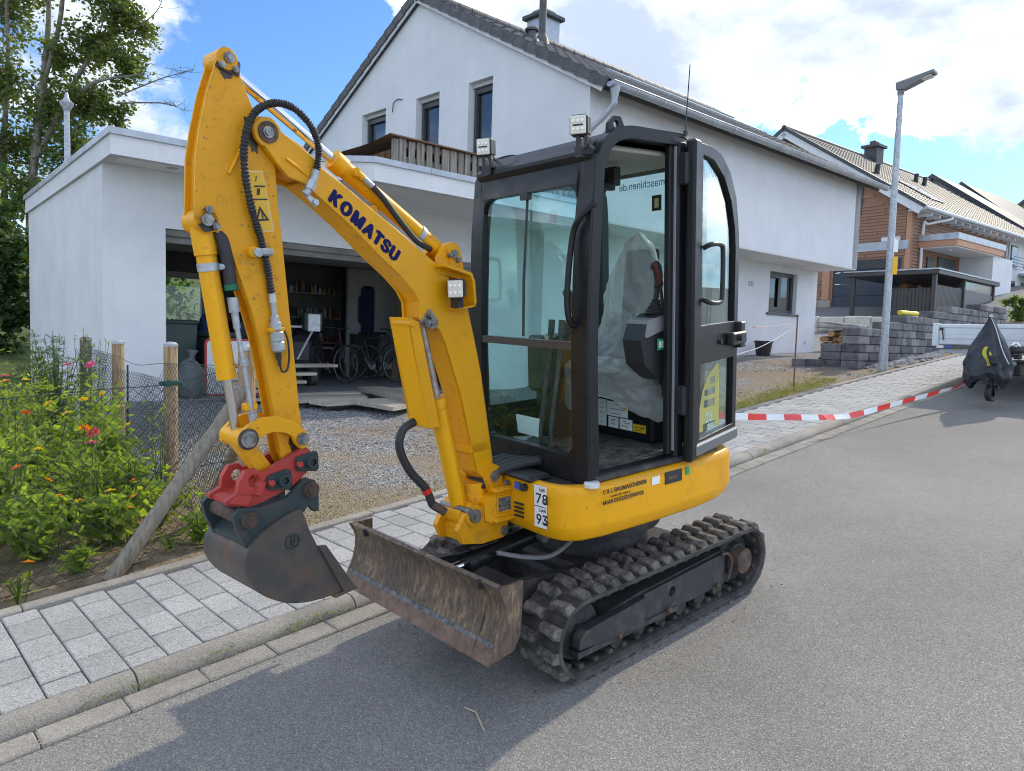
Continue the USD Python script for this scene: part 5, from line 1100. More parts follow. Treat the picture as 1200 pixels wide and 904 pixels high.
# bicycles: frame, wheels with tyre, rim and spokes, bars, saddle
def bicycle(label, x, y, yaw, col, s=1.0):
    w = hwv(np.array([[x, y, GZ]]))[0]
    t = thing('bicycle', label, 'bicycle', 'bicycles parked in the garage', w, math.degrees(HY)+yaw)
    R = .345*s; L = 1.05*s; fm = plain('bike_frame_'+str(_used.get(('/World', 'bicycle'), 0)), col, .3)
    for X_ in (0, L):
        th = np.linspace(0, 2*np.pi, 37); ring = np.stack([X_+R*np.cos(th), 0*th, R+R*np.sin(th)], 1)
        wh = obj('wheel', tube(ring, .016, 6, False), RUBBER, t, True)
        ring = np.stack([X_+(R-.02)*np.cos(th), 0*th, R+(R-.02)*np.sin(th)], 1); obj('rim', tube(ring, .008, 5, False), STEEL, wh, True)
        obj('spokes', [cyl((X_+.02*math.cos(a), .01*(-1)**k, R+.02*math.sin(a)), (X_+(R-.02)*math.cos(a+.3), 0, R+(R-.02)*math.sin(a+.3)), .0016, n=3, cap=False) for k, a in enumerate(np.linspace(0, 6.28, 24, endpoint=False))], STEEL, wh)
    hd, bb, st, rr, ff = np.array([L-.16, 0, .83])*[1, 1, s], np.array([.43, 0, .29])*s, np.array([.26, 0, .80])*s, np.array([0, 0, R]), np.array([L, 0, R])
    ht = hd+np.array([-.03, 0, .10])
    obj('frame', [cyl(hd, bb, .019, n=10), cyl(st, bb, .016, n=10), cyl(ht-[.01, 0, .04], st, .016, n=10), cyl(rr, bb, .010, n=8), cyl(rr, st-[0, 0, .04], .009, n=8), cyl(ht, hd, .02, n=10)], fm, t, 40)
    obj('fork', [cyl(hd, ff, .014, n=10)], fm, t, 40)
    obj('saddle', [bx(st[0]-.13, st[0]+.13, -.055, .055, st[2]+.10, st[2]+.15, .025), cyl(st, st+[-.02, 0, .11], .012, n=8)], BLACKP, t, 40)
    obj('handlebar', [tube(smoothpath([ht+[-.06, -.28, .08], ht+[.02, -.15, .08], ht+[.03, 0, .06], ht+[.02, .15, .08], ht+[-.06, .28, .08]], 5), .013, 8), cyl(ht, ht+[.03, 0, .07], .014, n=8)], BLACKP, t, True)
    obj('crank', [cyl(bb-[0, .06, 0], bb+[0, .06, 0], .03, n=12), cyl(bb+[0, .06, 0], bb+[.1, .06, -.13], .009, n=6), cyl(bb-[0, .06, 0], bb-[.1, .06, -.13], .009, n=6), cyl(bb+[0, .04, 0], bb+[0, .046, 0], .085, n=20)], STEEL, t)
    obj('kickstand', cyl((.36*s, .03, .27), (.28*s, .22, .01), .007, n=6), BLACKP, t)
bicycle('dark bicycle standing side-on nearest the garage opening with pale tyre rims', 7.11, 12.91, -65, (.03, .03, .035))
bicycle('dark bicycle behind the front one, nearer the particle board', 7.55, 13.1, -52, (.02, .025, .04))
bicycle('black bicycle leaning at the back among the garage clutter', 6.25, 13.0, -80, (.05, .02, .02))
# ride-on machines and boxes as a dark jumble behind the bicycles
mw, mp_ = hthing('garden_tractor', 'dark garden tractor parked in the shade of the garage left of the bicycles', 'tractor', (5.3, 11.8, GZ))
mp_('body', [bx(4.95, 5.6, 11.6, 12.9, GZ+.25, GZ+.62, .08), bx(5.0, 5.55, 11.4, 12.0, GZ+.35, GZ+.85, .1)], plain('dark_grey_body', (.03, .03, .032), .5), None, 30)
for (x, y, r_) in ((4.98, 12.5, .28), (5.6, 12.5, .28), (5.05, 11.55, .19), (5.55, 11.55, .19)): mp_('wheel', lathe([(.05, -.08), (r_*.7, -.09), (r_, -.06), (r_, .06), (r_*.7, .09), (.05, .08)], (x, y, GZ+r_), (1, 0, 0), 18), RUBBER, None, 40)
mp_('seat', [bx(5.1, 5.5, 12.35, 12.75, GZ+.65, GZ+.75, .04), bx(5.1, 5.5, 12.72, 12.8, GZ+.7, GZ+1.1, .03)], BLACKP); mp_('steering_wheel', tube(np.stack([5.3+.17*np.cos(np.linspace(0, 6.3, 20)), 12.05+.1*np.sin(np.linspace(0, 6.3, 20)), GZ+.98+.12*np.sin(np.linspace(0, 6.3, 20))], 1), .014, 6, False), BLACKP)
for k, (x, y, z, w, h, c) in enumerate(((6.1, 13.7, GZ, .7, .75, 3), (6.8, 14.2, GZ, .55, .6, 4), (7.4, 13.4, GZ, .6, .9, 3), (5.9, 14.3, GZ, .6, 1.0, 3), (8.3, 11.6, GZ, .5, .7, 3))):
    hobj('storage_box', ['dark storage crate behind the middle bicycle wheels', 'grey storage box below the garage shelf', 'black box beside the blue overalls', 'tall black box left of the garage shelf', 'dark box near the particle board'][k], 'box', [bx(x, x+w, y, y+w*.7, z, z+h, .02), bx(x-.01, x+w+.01, y-.01, y+w*.7+.01, z+h*.9, z+h+.005, .015)], BCOL[c])
hobj('grey_lamp_arm', 'pale flat shelf board jutting out over the dark garage clutter', 'board', [bx(4.35, 4.95, 10.6, 10.85, 1.62, 1.66, .01), bx(4.4, 4.44, 10.7, 10.74, GZ, 1.62)], plain('pale_board', (.42, .43, .44), .5))
hobj('shovel', 'shovel with a pale handle leaning in the garage doorway', 'shovel', [cyl((4.62, 10.05, GZ+.52), (4.98, 10.3, GZ+.95), .016, n=8), bx(4.9, 5.1, 10.28, 10.32, GZ+.93, GZ+1.2, .01)], STEEL)

# --- weather mast on the garage roof
wm, wmp = hthing('vent_pipe', 'slim grey roof vent pipe with a cap on the garage roof', 'vent pipe', (2.30, 13.4, 3.745))
wmp('pipe', cyl((2.30, 13.4, 3.745), (2.30, 13.4, 4.92), .045, .040, 14), STEEL, None, 40)
wmp('cap', lathe([(.04, 0), (.05, .03), (.095, .10), (.10, .14), (.05, .17), (.03, .22), (.02, .29), (0, .29)], (2.30, 13.4, 4.90), (0, 0, 1), 16), STEEL, None, 40)

# --- wooden pallet railing on the terrace
WOODG = woodmat('weathered_board', (.10, .085, .07), (.30, .27, .23), (2, 45), axis='z')
WOODB = noisy('brown_sheet', (.12, .065, .03), (.19, .11, .055), 3, .85)
pr_, pp_ = hthing('pallet_railing', 'balcony railing of upright weathered boards under a sagging brown sheet', 'railing', (4.9, 8.4, 3.80))
x = 5.22
while x < 8.9:
    w = r6.uniform(.075, .125); pp_('board', bx(x, x+w, 8.33, 8.352, 3.79, 4.155+r6.uniform(-.01, .012), .004), WOODG); x += w+r6.uniform(.012, .05)
pp_('rail', bx(5.2, 8.9, 8.356, 8.40, 3.86, 3.94), WOODG); pp_('rail', bx(5.2, 8.9, 8.356, 8.40, 4.06, 4.13), WOODG)
pp_('post', bx(5.14, 5.205, 8.33, 8.40, 3.79, 4.14), WOODG)
for i in range(12): pp_('side_board', bx(5.16, 5.18, 8.45+.155*i, 8.45+.155*i+.125, 3.80, 4.02-.012*i*0), woodmat('brown_slat', (.07, .04, .02), (.14, .08, .04), (2, 40), axis='z') if i == 0 else '/World/Looks/brown_slat')
g_ = grid(np.linspace(5.05, 9.0, 20), np.linspace(8.28, 10.3, 14), lambda X, Y: 4.165+.0*X+.035*np.sin(X*2.6)*((Y-8.28)/2)+.20*np.minimum(1, (Y-8.28)/2)*0-.02*np.sin((Y-8.3)*3.1)-.07*((Y-8.3)/2))
g2 = g_.copy(); g2.vertices = np.asarray(g2.vertices)+[0, 0, .012]; g_.invert()
pp_('cover_sheet', [g_, g2, strip(np.stack([np.linspace(5.05, 9.0, 20), np.full(20, 8.28), 4.165+.02*0*np.linspace(5, 9, 20)], 1), [(0, -.004), (0, .014), (.03, .014)])], WOODB)

# --- white house (its gable stands slightly skew to the street front)
KS = -.085
def hm(me):
    v = np.asarray(me.vertices).copy(); v[:, 0] += KS*(v[:, 1]-8.59); return trimesh.Trimesh(v, me.faces, process=False)
wh, hp0 = hthing('white_house', 'large white rendered house with a dark tiled gable roof', 'house', (9.1, 8.59, 1.2))
def hp_(nm, me, ma, parent=None, smooth=False):
    if nm in SPLIT and isinstance(me, (list, tuple)): return [hp_(nm, q, ma, parent, smooth) for q in me][0]
    me = cat(*me) if isinstance(me, (list, tuple)) else me
    return hp0(nm, hm(me), ma, parent, smooth)
BR, BE = 13.2, 17.9          # ridge and rear eave (b)
ZE, SL = 5.93, .575           # wall height at the front eave, roof slope
ZR = ZE+(BR-8.59)*SL
AE = 19.67
gable = Polygon([(8.59, 3.65), (8.59, ZE), (BR, ZR), (BE, ZE-.02), (BE, 3.0), (9.79, 3.0), (9.79, 3.65)])
wins = [(16.24-.0, 15.15, 4.4, 6.60), (13.30, 12.50, 4.4, 6.56), (11.66, 10.95, 4.4, 6.53)]
wins = [(15.25, 14.33, 5.72, 6.58), (13.26, 12.50, 4.8, 6.56), (11.62, 10.94, 4.8, 6.53)]
holes = unary_union([sbox(min(a, b), z0, max(a, b), z1) for a, b, z0, z1 in wins])
hp_('gable_wall', sideplate(gable, 9.1, 9.4, holes), RENDERG)
hp_('front_wall', [bx(9.4, AE, 8.59, 8.85, 3.65, ZE+.02)], RENDERG)
hp_('end_wall', sideplate(gable, AE-.3, AE), RENDERG)
hp_('floor_slab', bx(9.12, AE-.02, 8.62, 17.8, 3.652, 3.85), SOFFIT)
hp_('soffit', bx(9.1, AE, 8.6, 9.588, 3.63, 3.651), SOFFIT)
# lower storey with a door recess and window
lower = sbox(9.1, .9, 19.55, 3.64)
wn = sbox(17.03, 2.40, 18.44, 3.45); dr_ = sbox(14.2, 1.0, 15.42, 3.45)
hp0('lower_wall', plate(lower, 9.59, 9.85, unary_union([wn, dr_])), RENDERG)
hp0('lower_end_wall', bx(19.25, 19.55, 9.85, 17.6, .9, 3.64), RENDERG)
hp0('lower_wall_panel', [bx(15.42, 15.43, 9.6, 10.5, 1.2, 3.45), bx(14.2, 15.42, 9.83, 9.845, 3.45, 3.5)], RENDERG)
d = hp0('front_door', bx(14.2, 15.42, 10.2, 10.28, 1.27, 3.45), ANTHR); hp0('handle', cyl((15.25, 10.16, 2.1), (15.25, 10.16, 2.7), .02), STEEL, d)
f_ = hp0('window', [plate(wn, 9.70, 9.78, sbox(17.12, 2.49, 17.70, 3.36).union(sbox(17.80, 2.49, 18.35, 3.36)))], ANTHR)
hp0('pane', plate(sbox(17.1, 2.47, 18.37, 3.38), 9.735, 9.742), PANEG, f_); hp0('sill', bx(16.93, 18.54, 9.54, 9.72, 2.345, 2.395, .008), ANTHR, f_)
hp0('casement', plate(sbox(17.10, 2.47, 17.73, 3.39), 9.685, 9.70, sbox(17.19, 2.56, 17.64, 3.30)), ANTHR, f_)
hp0('blind', [bx(17.1, 17.72, 9.80, 9.805, 2.5+.08*i, 2.55+.08*i) for i in range(11)], CURT, f_)
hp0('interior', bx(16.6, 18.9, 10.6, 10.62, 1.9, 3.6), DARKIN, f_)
hp0('house_number', [plate(sbox(16.02+.13*i, 3.0, 16.12+.13*i, 3.12), 9.58, 9.592, sbox(16.045+.13*i, 3.04, 16.095+.13*i, 3.10)) for i in range(2)], plain('grey_number', (.35, .35, .36), .5))
hp0('wall_socket', bx(18.98, 19.08, 9.575, 9.592, 1.62, 1.72, .004), plain('socket_grey', (.45, .46, .48), .5))
for k, (a, b, z0, z1) in enumerate(wins):
    b0_, b1_ = min(a, b), max(a, b)
    w_ = hp_('window', [sideplate(sbox(b0_, z0, b1_, z1), 9.26, 9.34, sbox(b0_+.16, z0+.13, b1_-.09, z1-.20)), sideplate(sbox(b0_+.07, z0+.05, b1_-.03, z1-.12), 9.235, 9.262, sbox(b0_+.16, z0+.13, b1_-.09, z1-.20))], ANTHR)
    hp_('shutter_box', bx(9.20, 9.262, b0_+.005, b1_-.005, z1-.085, z1-.004), plain('pale_shutter', (.42, .41, .38), .5) if k == 0 else '/World/Looks/pale_shutter', w_)
    hp_('pane', sideplate(sbox(b0_+.1, z0+.1, b1_-.06, z1-.18), 9.295, 9.302), PANEG, w_)
    if k < 2: hp_('curtain', bx(9.45, 9.46, b0_+.45*(k == 0), b1_-.0, z0, z1), CURT, w_) if k == 0 else None
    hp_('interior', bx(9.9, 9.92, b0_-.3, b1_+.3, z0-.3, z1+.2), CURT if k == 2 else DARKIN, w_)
hp_('cable', tube(smoothpath([(9.085, 13.72, 6.63), (9.07, 13.85, 6.66), (9.06, 14.0, 6.60), (9.07, 14.05, 6.42)], 6), .010, 6), BLACKP)
# roof: boarding under individual tiles
RT = .10
def roof_pt(a, s, up=0.0, back=False):
    """s metres down the slope from the ridge."""
    ln = math.hypot(1, SL); c, sn = 1/ln, SL/ln
    sg = 1 if back else -1
    return np.array([a, BR+sg*(s*c+up*sn), ZR+.11-s*sn+up*c])
LS = (BR-8.59+.42)*math.hypot(1, SL)
LSB = (BE-BR+.5)*math.hypot(1, SL)
def under(back, L):
    q = [roof_pt(0, 0, -.02, back), roof_pt(0, L, -.02, back), roof_pt(0, L, -.14, back), roof_pt(0, 0, -.16, back)]
    return sideplate([(p[1], p[2]) for p in q], 9.02, AE+.28)
rf = hp_('roof', [under(False, LS-.05), under(True, LSB-.05)], plain('roof_underlay', (.05, .05, .05), .8))
hp_('verge_board', [sideplate([(p[1], p[2]) for p in (roof_pt(0, .1, -.03, bk_), roof_pt(0, L-.03, -.03, bk_), roof_pt(0, L-.03, -.17, bk_), roof_pt(0, .1, -.17, bk_))], 9.0, 9.02) for bk_, L in ((False, LS), (True, LSB))], RENDERG, rf)
TW, TLn = .30, .345
nt = 0; more = []
def tile_mesh(a, s, back):
    ln = math.hypot(1, SL)
    P = []
    pr2 = [(0, .022), (.05, .030), (.10, .018), (.20, .010), (.27, .018), (.30, .034)]
    for ds, lift in ((0.0, 0.0), (TLn+.03, .028)):
        for w, h in pr2: P.append(roof_pt(a+w, s+ds, h+lift, back))
    n6 = 6; f = []
    for i in range(n6-1): f += [(i, n6+i, n6+i+1), (i, n6+i+1, i+1)]
    for i in range(n6): P.append(roof_pt(a+pr2[i][0], s+TLn+.03, pr2[i][1]+.006, back))
    for i in range(n6-1): f += [(n6+i, 2*n6+i, 2*n6+i+1), (n6+i, 2*n6+i+1, n6+i+1)]
    f = np.array(f)
    return trimesh.Trimesh(np.array(P), f if not back else f[:, ::-1], process=False)
rows = int(LS/TLn); ncol = int((AE+.28-9.05)/TW)
for i in range(ncol):
    for j in range(rows+1):
        s = LS-TLn*(j+1)
        if s < -.05: continue
        b = tile_mesh(9.05+i*TW, max(s, 0), False)
        if nt < 250: hp_('roof_tile', b, TILE, rf); nt += 1
        else: more.append(b)
tag(hp_('far_roof_tiles', more, TILE, rf), kind='stuff')
vt = 0
for back, L in ((False, LS), (True, LSB)):
    j = 0
    while True:
        s = L-TLn*(j+1)
        if s < -.1: break
        s = max(s, 0)
        q = [roof_pt(0, s, .045, back), roof_pt(0, s+TLn+.02, .07, back), roof_pt(0, s+TLn+.02, -.10, back), roof_pt(0, s, -.125, back)]
        hp_('verge_tile', sideplate([(p[1], p[2]) for p in q], 8.96, 8.998), TILE, rf)
        q = [roof_pt(0, s, .045, back), roof_pt(0, s+TLn+.02, .07, back), roof_pt(0, s+TLn+.02, .05, back), roof_pt(0, s, .025, back)]
        hp_('verge_tile_top', sideplate([(p[1], p[2]) for p in q], 8.998, 9.07), TILE, rf) ; j += 1
hp_('ridge', [cyl((8.96+.36*i, BR, ZR+.13), (8.96+.36*(i+1)+.03, BR, ZR+.14), .12, .11, 14) for i in range(31)], TILE, rf, 40)
p = roof_pt(0, LS, 0)
def pl2(r_, n=10): return [(p[1]-.075+r_*math.cos(t), p[2]-.015+r_*math.sin(t)) for t in np.linspace(math.pi, 2*math.pi, n)]
hp_('gutter', [sideplate(Polygon(pl2(.085, 12)+pl2(.075, 12)[::-1]), 9.0, AE+.3), sideplate(Polygon(pl2(.085)), 8.995, 9.0), cyl((9.0, p[1]-.16, p[2]-.012), (AE+.3, p[1]-.16, p[2]-.012), .012, n=8)], ZINC, None, 35)
for i in range(14): hp_('gutter_bracket', [sideplate(Polygon(pl2(.093, 12)+pl2(.0855, 12)[::-1]), 9.6+.75*i, 9.635+.75*i)], STEEL)
gx = 9.13
hp_('downpipe', [lathe([(.085, 0), (.08, .06), (.055, .16), (.05, .22)], (gx, p[1]-.07, p[2]-.06), (0, 0.0, -1), 16), tube(smoothpath([(gx, p[1]-.07, p[2]-.26), (gx, p[1]-.05, p[2]-.36), (gx-.02, p[1]+.12, p[2]-.52), (gx-.08, p[1]+.36, p[2]-.72), (gx-.09, p[1]+.42, p[2]-.86), (gx-.09, p[1]+.42, 3.83)], 7), .05, 14), lathe([(.052, 0), (.056, .0), (.056, .03), (.052, .03)], (gx-.09, p[1]+.42, p[2]-1.05), (0, 0, -1), 14)], ZINC, None, 40)
# chimney, vent pipes, skylight strip on the roof
ch = hp_('chimney', bx(13.15, 13.73, 13.7, 14.25, 8.0, 9.72), ZINC, rf)
hp_('chimney_cap', [bx(13.05, 13.83, 13.60, 14.35, 9.65, 9.76, .02), bx(13.2, 13.68, 13.75, 14.2, 9.76, 9.90, .05)], ANTHR, rf)
def rzb(b): return roof_pt(0, (BR-b)*math.hypot(1, SL))[2]
hp_('vent_pipe', [cyl((12.32, 12.9, rzb(12.9)-.1), (12.32, 12.9, rzb(12.9)+1.05), .085, n=16), lathe([(.2, -.1), (.13, .12), (.09, .2)], (12.32, 12.9, rzb(12.9)), (0, 0, 1), 16)], TILE, rf, 40)
hp_('vent_pipe', [cyl((11.25, 12.15, rzb(12.15)-.2), (11.25, 12.15, rzb(12.15)+.2), .10, n=16), lathe([(.14, .2), (.15, .24), (.11, .28), (0, .28)], (11.25, 12.15, rzb(12.15)), (0, 0, 1), 16), lathe([(.22, -.2), (.15, .02), (.10, .06)], (11.25, 12.15, rzb(12.15)), (0, 0, 1), 16)], TILE, rf, 40)
q = [roof_pt(0, 2.6, .10), roof_pt(0, 2.9, .10), roof_pt(0, 2.9, .03), roof_pt(0, 2.6, .03)]
hp_('roof_rail', sideplate([(p_[1], p_[2]) for p_ in q], 12.2, 18.5), STEEL, rf)
q = [roof_pt(0, 1.3, .12), roof_pt(0, 1.55, .12), roof_pt(0, 1.55, .03), roof_pt(0, 1.3, .03)]
hp_('roof_rail', sideplate([(p_[1], p_[2]) for p_ in q], 14.4, 18.8), STEEL, rf)
# terrace slab before the door, bucket, stakes with string
structure('terrace', trimesh.Trimesh(hwv(bx(13.6, 20.2, 7.0, 9.6, .9, 1.285).vertices), bx(13.6, 20.2, 7.0, 9.6, .9, 1.285).faces, process=False), noisy('pale_slab', (.42, .41, .38), (.52, .51, .48), 1.5, .9))
hobj('plant_pot', 'black plastic plant pot standing by the white house wall', 'pot', lathe([(0, 0), (.16, 0), (.21, .34), (.23, .34), (.23, .38), (.2, .38), (.16, .03)], (16.2, 9.2, 1.287), (0, 0, 1), 22), BLACKP, smooth=40)

jr = np.random.default_rng(404)
for k in range(26):
    x, y = jr.uniform(4.3, 7.0), jr.uniform(13.3, 14.6); w, h = jr.uniform(.2, .6), jr.uniform(.25, .75); z = GZ+(jr.uniform(.3, .75) if k % 2 else 0)
    if 4.8 < x < 5.7 and y < 13: y += 1.2
    me = bx(x, x+w, y, y+w*.8, z, z+h, .03) if k % 3 else lathe([(0, 0), (w*.4, 0), (w*.5, h*.8), (w*.3, h), (0, h)], (x+w/2, y+w/2, z), (0, 0, 1), 10)
    hobj('stored_item', 'dark stored box or bag in the heap at the back of the garage', 'stored item', rot(me, jr.uniform(-.4, .4), (0, 0, 1), (x, y, 0)), BCOL[[3, 3, 1, 3, 4, 3, 5][k % 7]], 'dark heap at the back of the garage')
# ------------------------------------------------------------------ street furniture
lamp = thing('street_lamp', 'tall galvanised street lamp beside the pavement with a slanted flat head', 'street lamp', None, (12.46, 4.22, 1.17))
obj('post', [lathe([(.06, 0), (.058, .6), (.042, 4.5)], (0, 0, 0), (0, 0, 1), 20), lathe([(.068, 0), (.068, .35), (.06, .38)], (0, 0, 0), (0, 0, 1), 20)], STEEL, lamp, 40)
obj('base_collar', lathe([(.10, -.05), (.10, .03), (.07, .05)], (0, 0, 0), (0, 0, 1), 16), KERB, lamp, 40)
obj('head', [trimesh.convex.convex_hull(np.array([(x, y, z) for (y, z, w) in ((.06, 4.50, .07), (.06, 4.60, .07), (-.05, 4.48, .07), (-.12, 4.60, .09), (-.48, 4.68, .10), (-.48, 4.645, .10)) for x in (-w, w)])), cyl((0, 0, 4.42), (0, 0, 4.52), .05, .055, 16)], plain('lamp_head_grey', (.16, .16, .165), .45), lamp, 20)
obj('lens', [rot(bx(-.08, .08, -.44, -.16, 4.578, 4.590), -.2, (1, 0, 0), (0, -.3, 4.6))], plain('lamp_lens', (.6, .6, .58), .2), lamp)
def tagxf(me): return rot(me, YAW-math.pi/2, (0, 0, 1))
obj('label', tagxf(bx(.02, .10, -.056, -.052, 1.60, 1.88)), STY, lamp)
obj('label', tagxf(bx(.015, .09, -.055, -.051, 1.95, 2.15)), STW, lamp)
# stakes with string in the yard
RUSTY = noisy('rusty_stake', (.12, .05, .03), (.22, .09, .05), 20, .8)
for k, (x, y, h, lb) in enumerate(((8.05, 4.42, 1.02, 'rusty steel stake in the gravel just behind the open cab door'), (7.85, 4.75, 1.0, 'rusty steel stake a step behind the one at the cab door'), (9.98, 4.55, 1.05, 'rusty steel stake standing before the stone retaining wall'))):
    z = float(tz(x, y)); t = thing('steel_stake', lb, 'stake', None, (x, y, z)); obj('rod', cyl((0, 0, -.05), (.0, 0, h), .011, n=8), RUSTY, t)
tag(obj('string', tube(smoothpath([(8.05, 4.42, 1.45), (8.9, 4.5, 1.57), (9.98, 4.55, 1.86)], 6), .0045, 5), WHITEPL), 'white mason string stretched between two rusty stakes', 'string')
tag(obj('string', [tube(smoothpath([(7.85, 4.75, 1.80), (8.9, 4.66, 1.81), (9.98, 4.55, 1.90)], 6), .0025, 4), bx(8.93, 8.99, 4.65, 4.66, 1.80, 1.83)], plain('pink_string', (.6, .3, .25), .6)), 'thin pink string above the white one before the house wall', 'string')
# barrier tape
tp = smoothpath([(3.62, 2.75, 1.04), (5.0, 3.15, .995), (5.58, 3.19, .97), (6.08, 3.11, .94), (6.60, 3.03, .915), (7.13, 2.93, .895), (7.65, 2.84, .90), (8.68, 2.69, 1.01), (9.41, 2.56, 1.10), (9.91, 2.43, 1.21), (10.50, 2.10, 1.66)], 30)
tl = np.concatenate([[0], np.cumsum(np.linalg.norm(np.diff(tp, axis=0), axis=1))])
tape = thing('barrier_tape', 'red and white barrier tape sagging from the excavator to the parked trailer', 'tape', None, tuple(tp[0]))
RED_T, WHT_T = plain('tape_red', (.70, .035, .02), .35), plain('tape_white', (.76, .76, .78), .35)
SEG = .27; k = 0
while k*SEG < tl[-1]:
    s = np.linspace(k*SEG, min((k+1)*SEG, tl[-1]), 8); P = np.stack([np.interp(s, tl, tp[:, i]) for i in range(3)], 1)
    tw = 1.15*np.sin(s*1.15+.8)+.3*np.sin(s*3.1); tw = np.where(s > 3.6, tw*.55, tw*.30)
    tg = np.gradient(P, axis=0); tg /= np.linalg.norm(tg, axis=1, keepdims=True); sd_ = np.cross(tg, [0, 0, 1.0]); sd_ /= np.linalg.norm(sd_, axis=1, keepdims=True); upv = np.cross(sd_, tg)
    e = .029*(np.cos(tw)[:, None]*upv+np.sin(tw)[:, None]*sd_); nn = np.cross(tg, e); nn = nn/np.linalg.norm(nn, axis=1, keepdims=True)*.0012
    v = np.vstack([P+e+nn, P-e+nn, P+e-nn, P-e-nn]); n = 8; f = []
    for i in range(n-1): f += [(i, i+1, n+i+1), (i, n+i+1, n+i), (2*n+i, 3*n+i+1, 2*n+i+1), (2*n+i, 3*n+i, 3*n+i+1)]
    obj('red_stripe' if k % 2 else 'white_stripe', trimesh.Trimesh(v-tp[0], np.array(f), process=False), RED_T if k % 2 else WHT_T, tape); k += 1
obj('knot', [tube(smoothpath(np.array([(10.50, 2.10, 1.66), (10.54, 2.07, 1.70), (10.50, 2.02, 1.66), (10.44, 2.05, 1.55), (10.40, 2.07, 1.48)])-tp[0], 5), .016, 6)], WHT_T, tape, True)
# ------------------------------------------------------------------ trailer
tz0 = float(rz(10.81, 2.1))
TRX = Gf.Matrix4d(1); sl = 0.0
TRX.SetRow(0, Gf.Vec4d(math.cos(sl), 0, math.sin(sl), 0)); TRX.SetRow(1, Gf.Vec4d(0, 1, 0, 0)); TRX.SetRow(2, Gf.Vec4d(-math.sin(sl), 0, math.cos(sl), 0)); TRX.SetRow(3, Gf.Vec4d(10.81, 2.12, tz0, 1))
tr = thing('flatbed_trailer', 'silver drop-sided flatbed trailer parked at the kerb behind the tape', 'trailer', matrix=TRX)
ALU = noisy('aluminium_panel', (.50, .52, .54), (.60, .62, .64), 2, .35, .05, 30, metal=.35)
def ribbed(x0, x1, y0, y1):
    return [bx(x0, x1, y0, y1, .665, .705, .006), bx(x0+.006, x1-.006, y0, y1, .705, .735), bx(x0, x1, y0, y1, .735, .80, .008), bx(x0+.006, x1-.006, y0, y1, .80, .88), bx(x0-.004, x1+.004, y0, y1, .88, .935, .01)]
obj('front_board', ribbed(0, .03, -.86, .86), ALU, tr)
for s in (-1, 1):
    obj('side_board', ribbed(.03, 3.1, s*.90-.015, s*.90+.015) if False else [move(q, lambda v: np.stack([1.56+v[:, 1]*1.0, s*.90+v[:, 0]-.015, v[:, 2]], 1)) for q in ribbed(0, .03, -1.53, 1.53)], ALU, tr)
    obj('corner_post', bx(-.02, .05, s*.90-.04, s*.90+.04, .64, .94, .008), ALU, tr)
    obj('latch_strap', [tube([(-.03, s*.82, .87), (-.03, s*.80, .72)], .008, 6), bx(-.04, -.015, s*.83-.02, s*.83+.02, .85, .885, .004)], BLACKP, tr)
obj('tail_board', ribbed(3.07, 3.1, -.86, .86), ALU, tr)
obj('bed', [bx(0, 3.1, -.88, .88, .61, .66)], plain('trailer_bed', (.12, .10, .08), .8), tr)
obj('chassis', [bx(.02, 3.05, s*.55-.03, s*.55+.03, .53, .61) for s in (-1, 1)]+[bx(.05, .12, -.85, .85, .55, .61), bx(1.5, 1.6, -.8, .8, .33, .42)], STEEL, tr)
obj('drawbar', [cyl((1.2, s*.5, .52), (-.55, s*.04, .44), .035, n=8) for s in (-1, 1)]+[bx(-.95, -.5, -.05, .05, .41, .48, .01)], STEEL, tr)
obj('coupling', [bx(-1.05, -.85, -.04, .04, .44, .55, .015)], BLACKP, tr)
for s in (-1, 1):
    w_ = obj('wheel', [lathe([(.16, -.07), (.25, -.08), (.28, -.06), (.28, .06), (.25, .08), (.16, .07)], (1.55, s*.74, .42), (0, 1, 0), 26)], RUBBER, tr, 40)
    obj('hub', lathe([(0, .05), (.06, .05), (.10, .02), (.17, .06), (.17, -.06)], (1.55, s*.74, .42), (0, s, 0), 20), STEEL, w_, 40)
    obj('mudguard', tube(np.stack([1.55+.33*np.cos(np.linspace(0, math.pi, 14)), np.full(14, s*.74), .40+.31*np.sin(np.linspace(0, math.pi, 14))], 1), .02, 6), BLACKP, tr)
obj('reflector', bx(-.012, .0, .70, .78, .615, .65), plain('blue_plate', (.03, .08, .40), .4), tr); obj('reflector', bx(-.012, .0, .80, .88, .615, .65), STW, tr)
obj('jockey_wheel', [lathe([(.03, -.03), (.085, -.035), (.10, -.025), (.10, .025), (.085, .035), (.03, .03)], (-.84, .04, .10), (.25, 1, 0), 20), cyl((-.86, .04, .10), (-.86, .04, .50), .022, n=10), bx(-.88, -.80, -.01, .0, .06, .2), bx(-.88, -.80, .08, .09, .06, .2)], BLACKP, tr, 35)
obj('equipment_box', [bx(-.42, -.22, -.16, .06, .30, .46, .015), bx(-.55, -.2, -.05, -.02, .42, .48), bx(-.42, .3, -.35, .0, .46, .49)], BLACKP, tr)
obj('spare_coupling', [lathe([(.02, 0), (.07, .01), (.075, .05), (.05, .10), (.0, .12)], (-.32, -.06, .56), (0, 0, 1), 16), bx(-.40, -.22, -.12, .02, .50, .56, .01), bx(-.44, -.38, -.20, -.08, .58, .61, .006)], BLACKP, tr, 35)
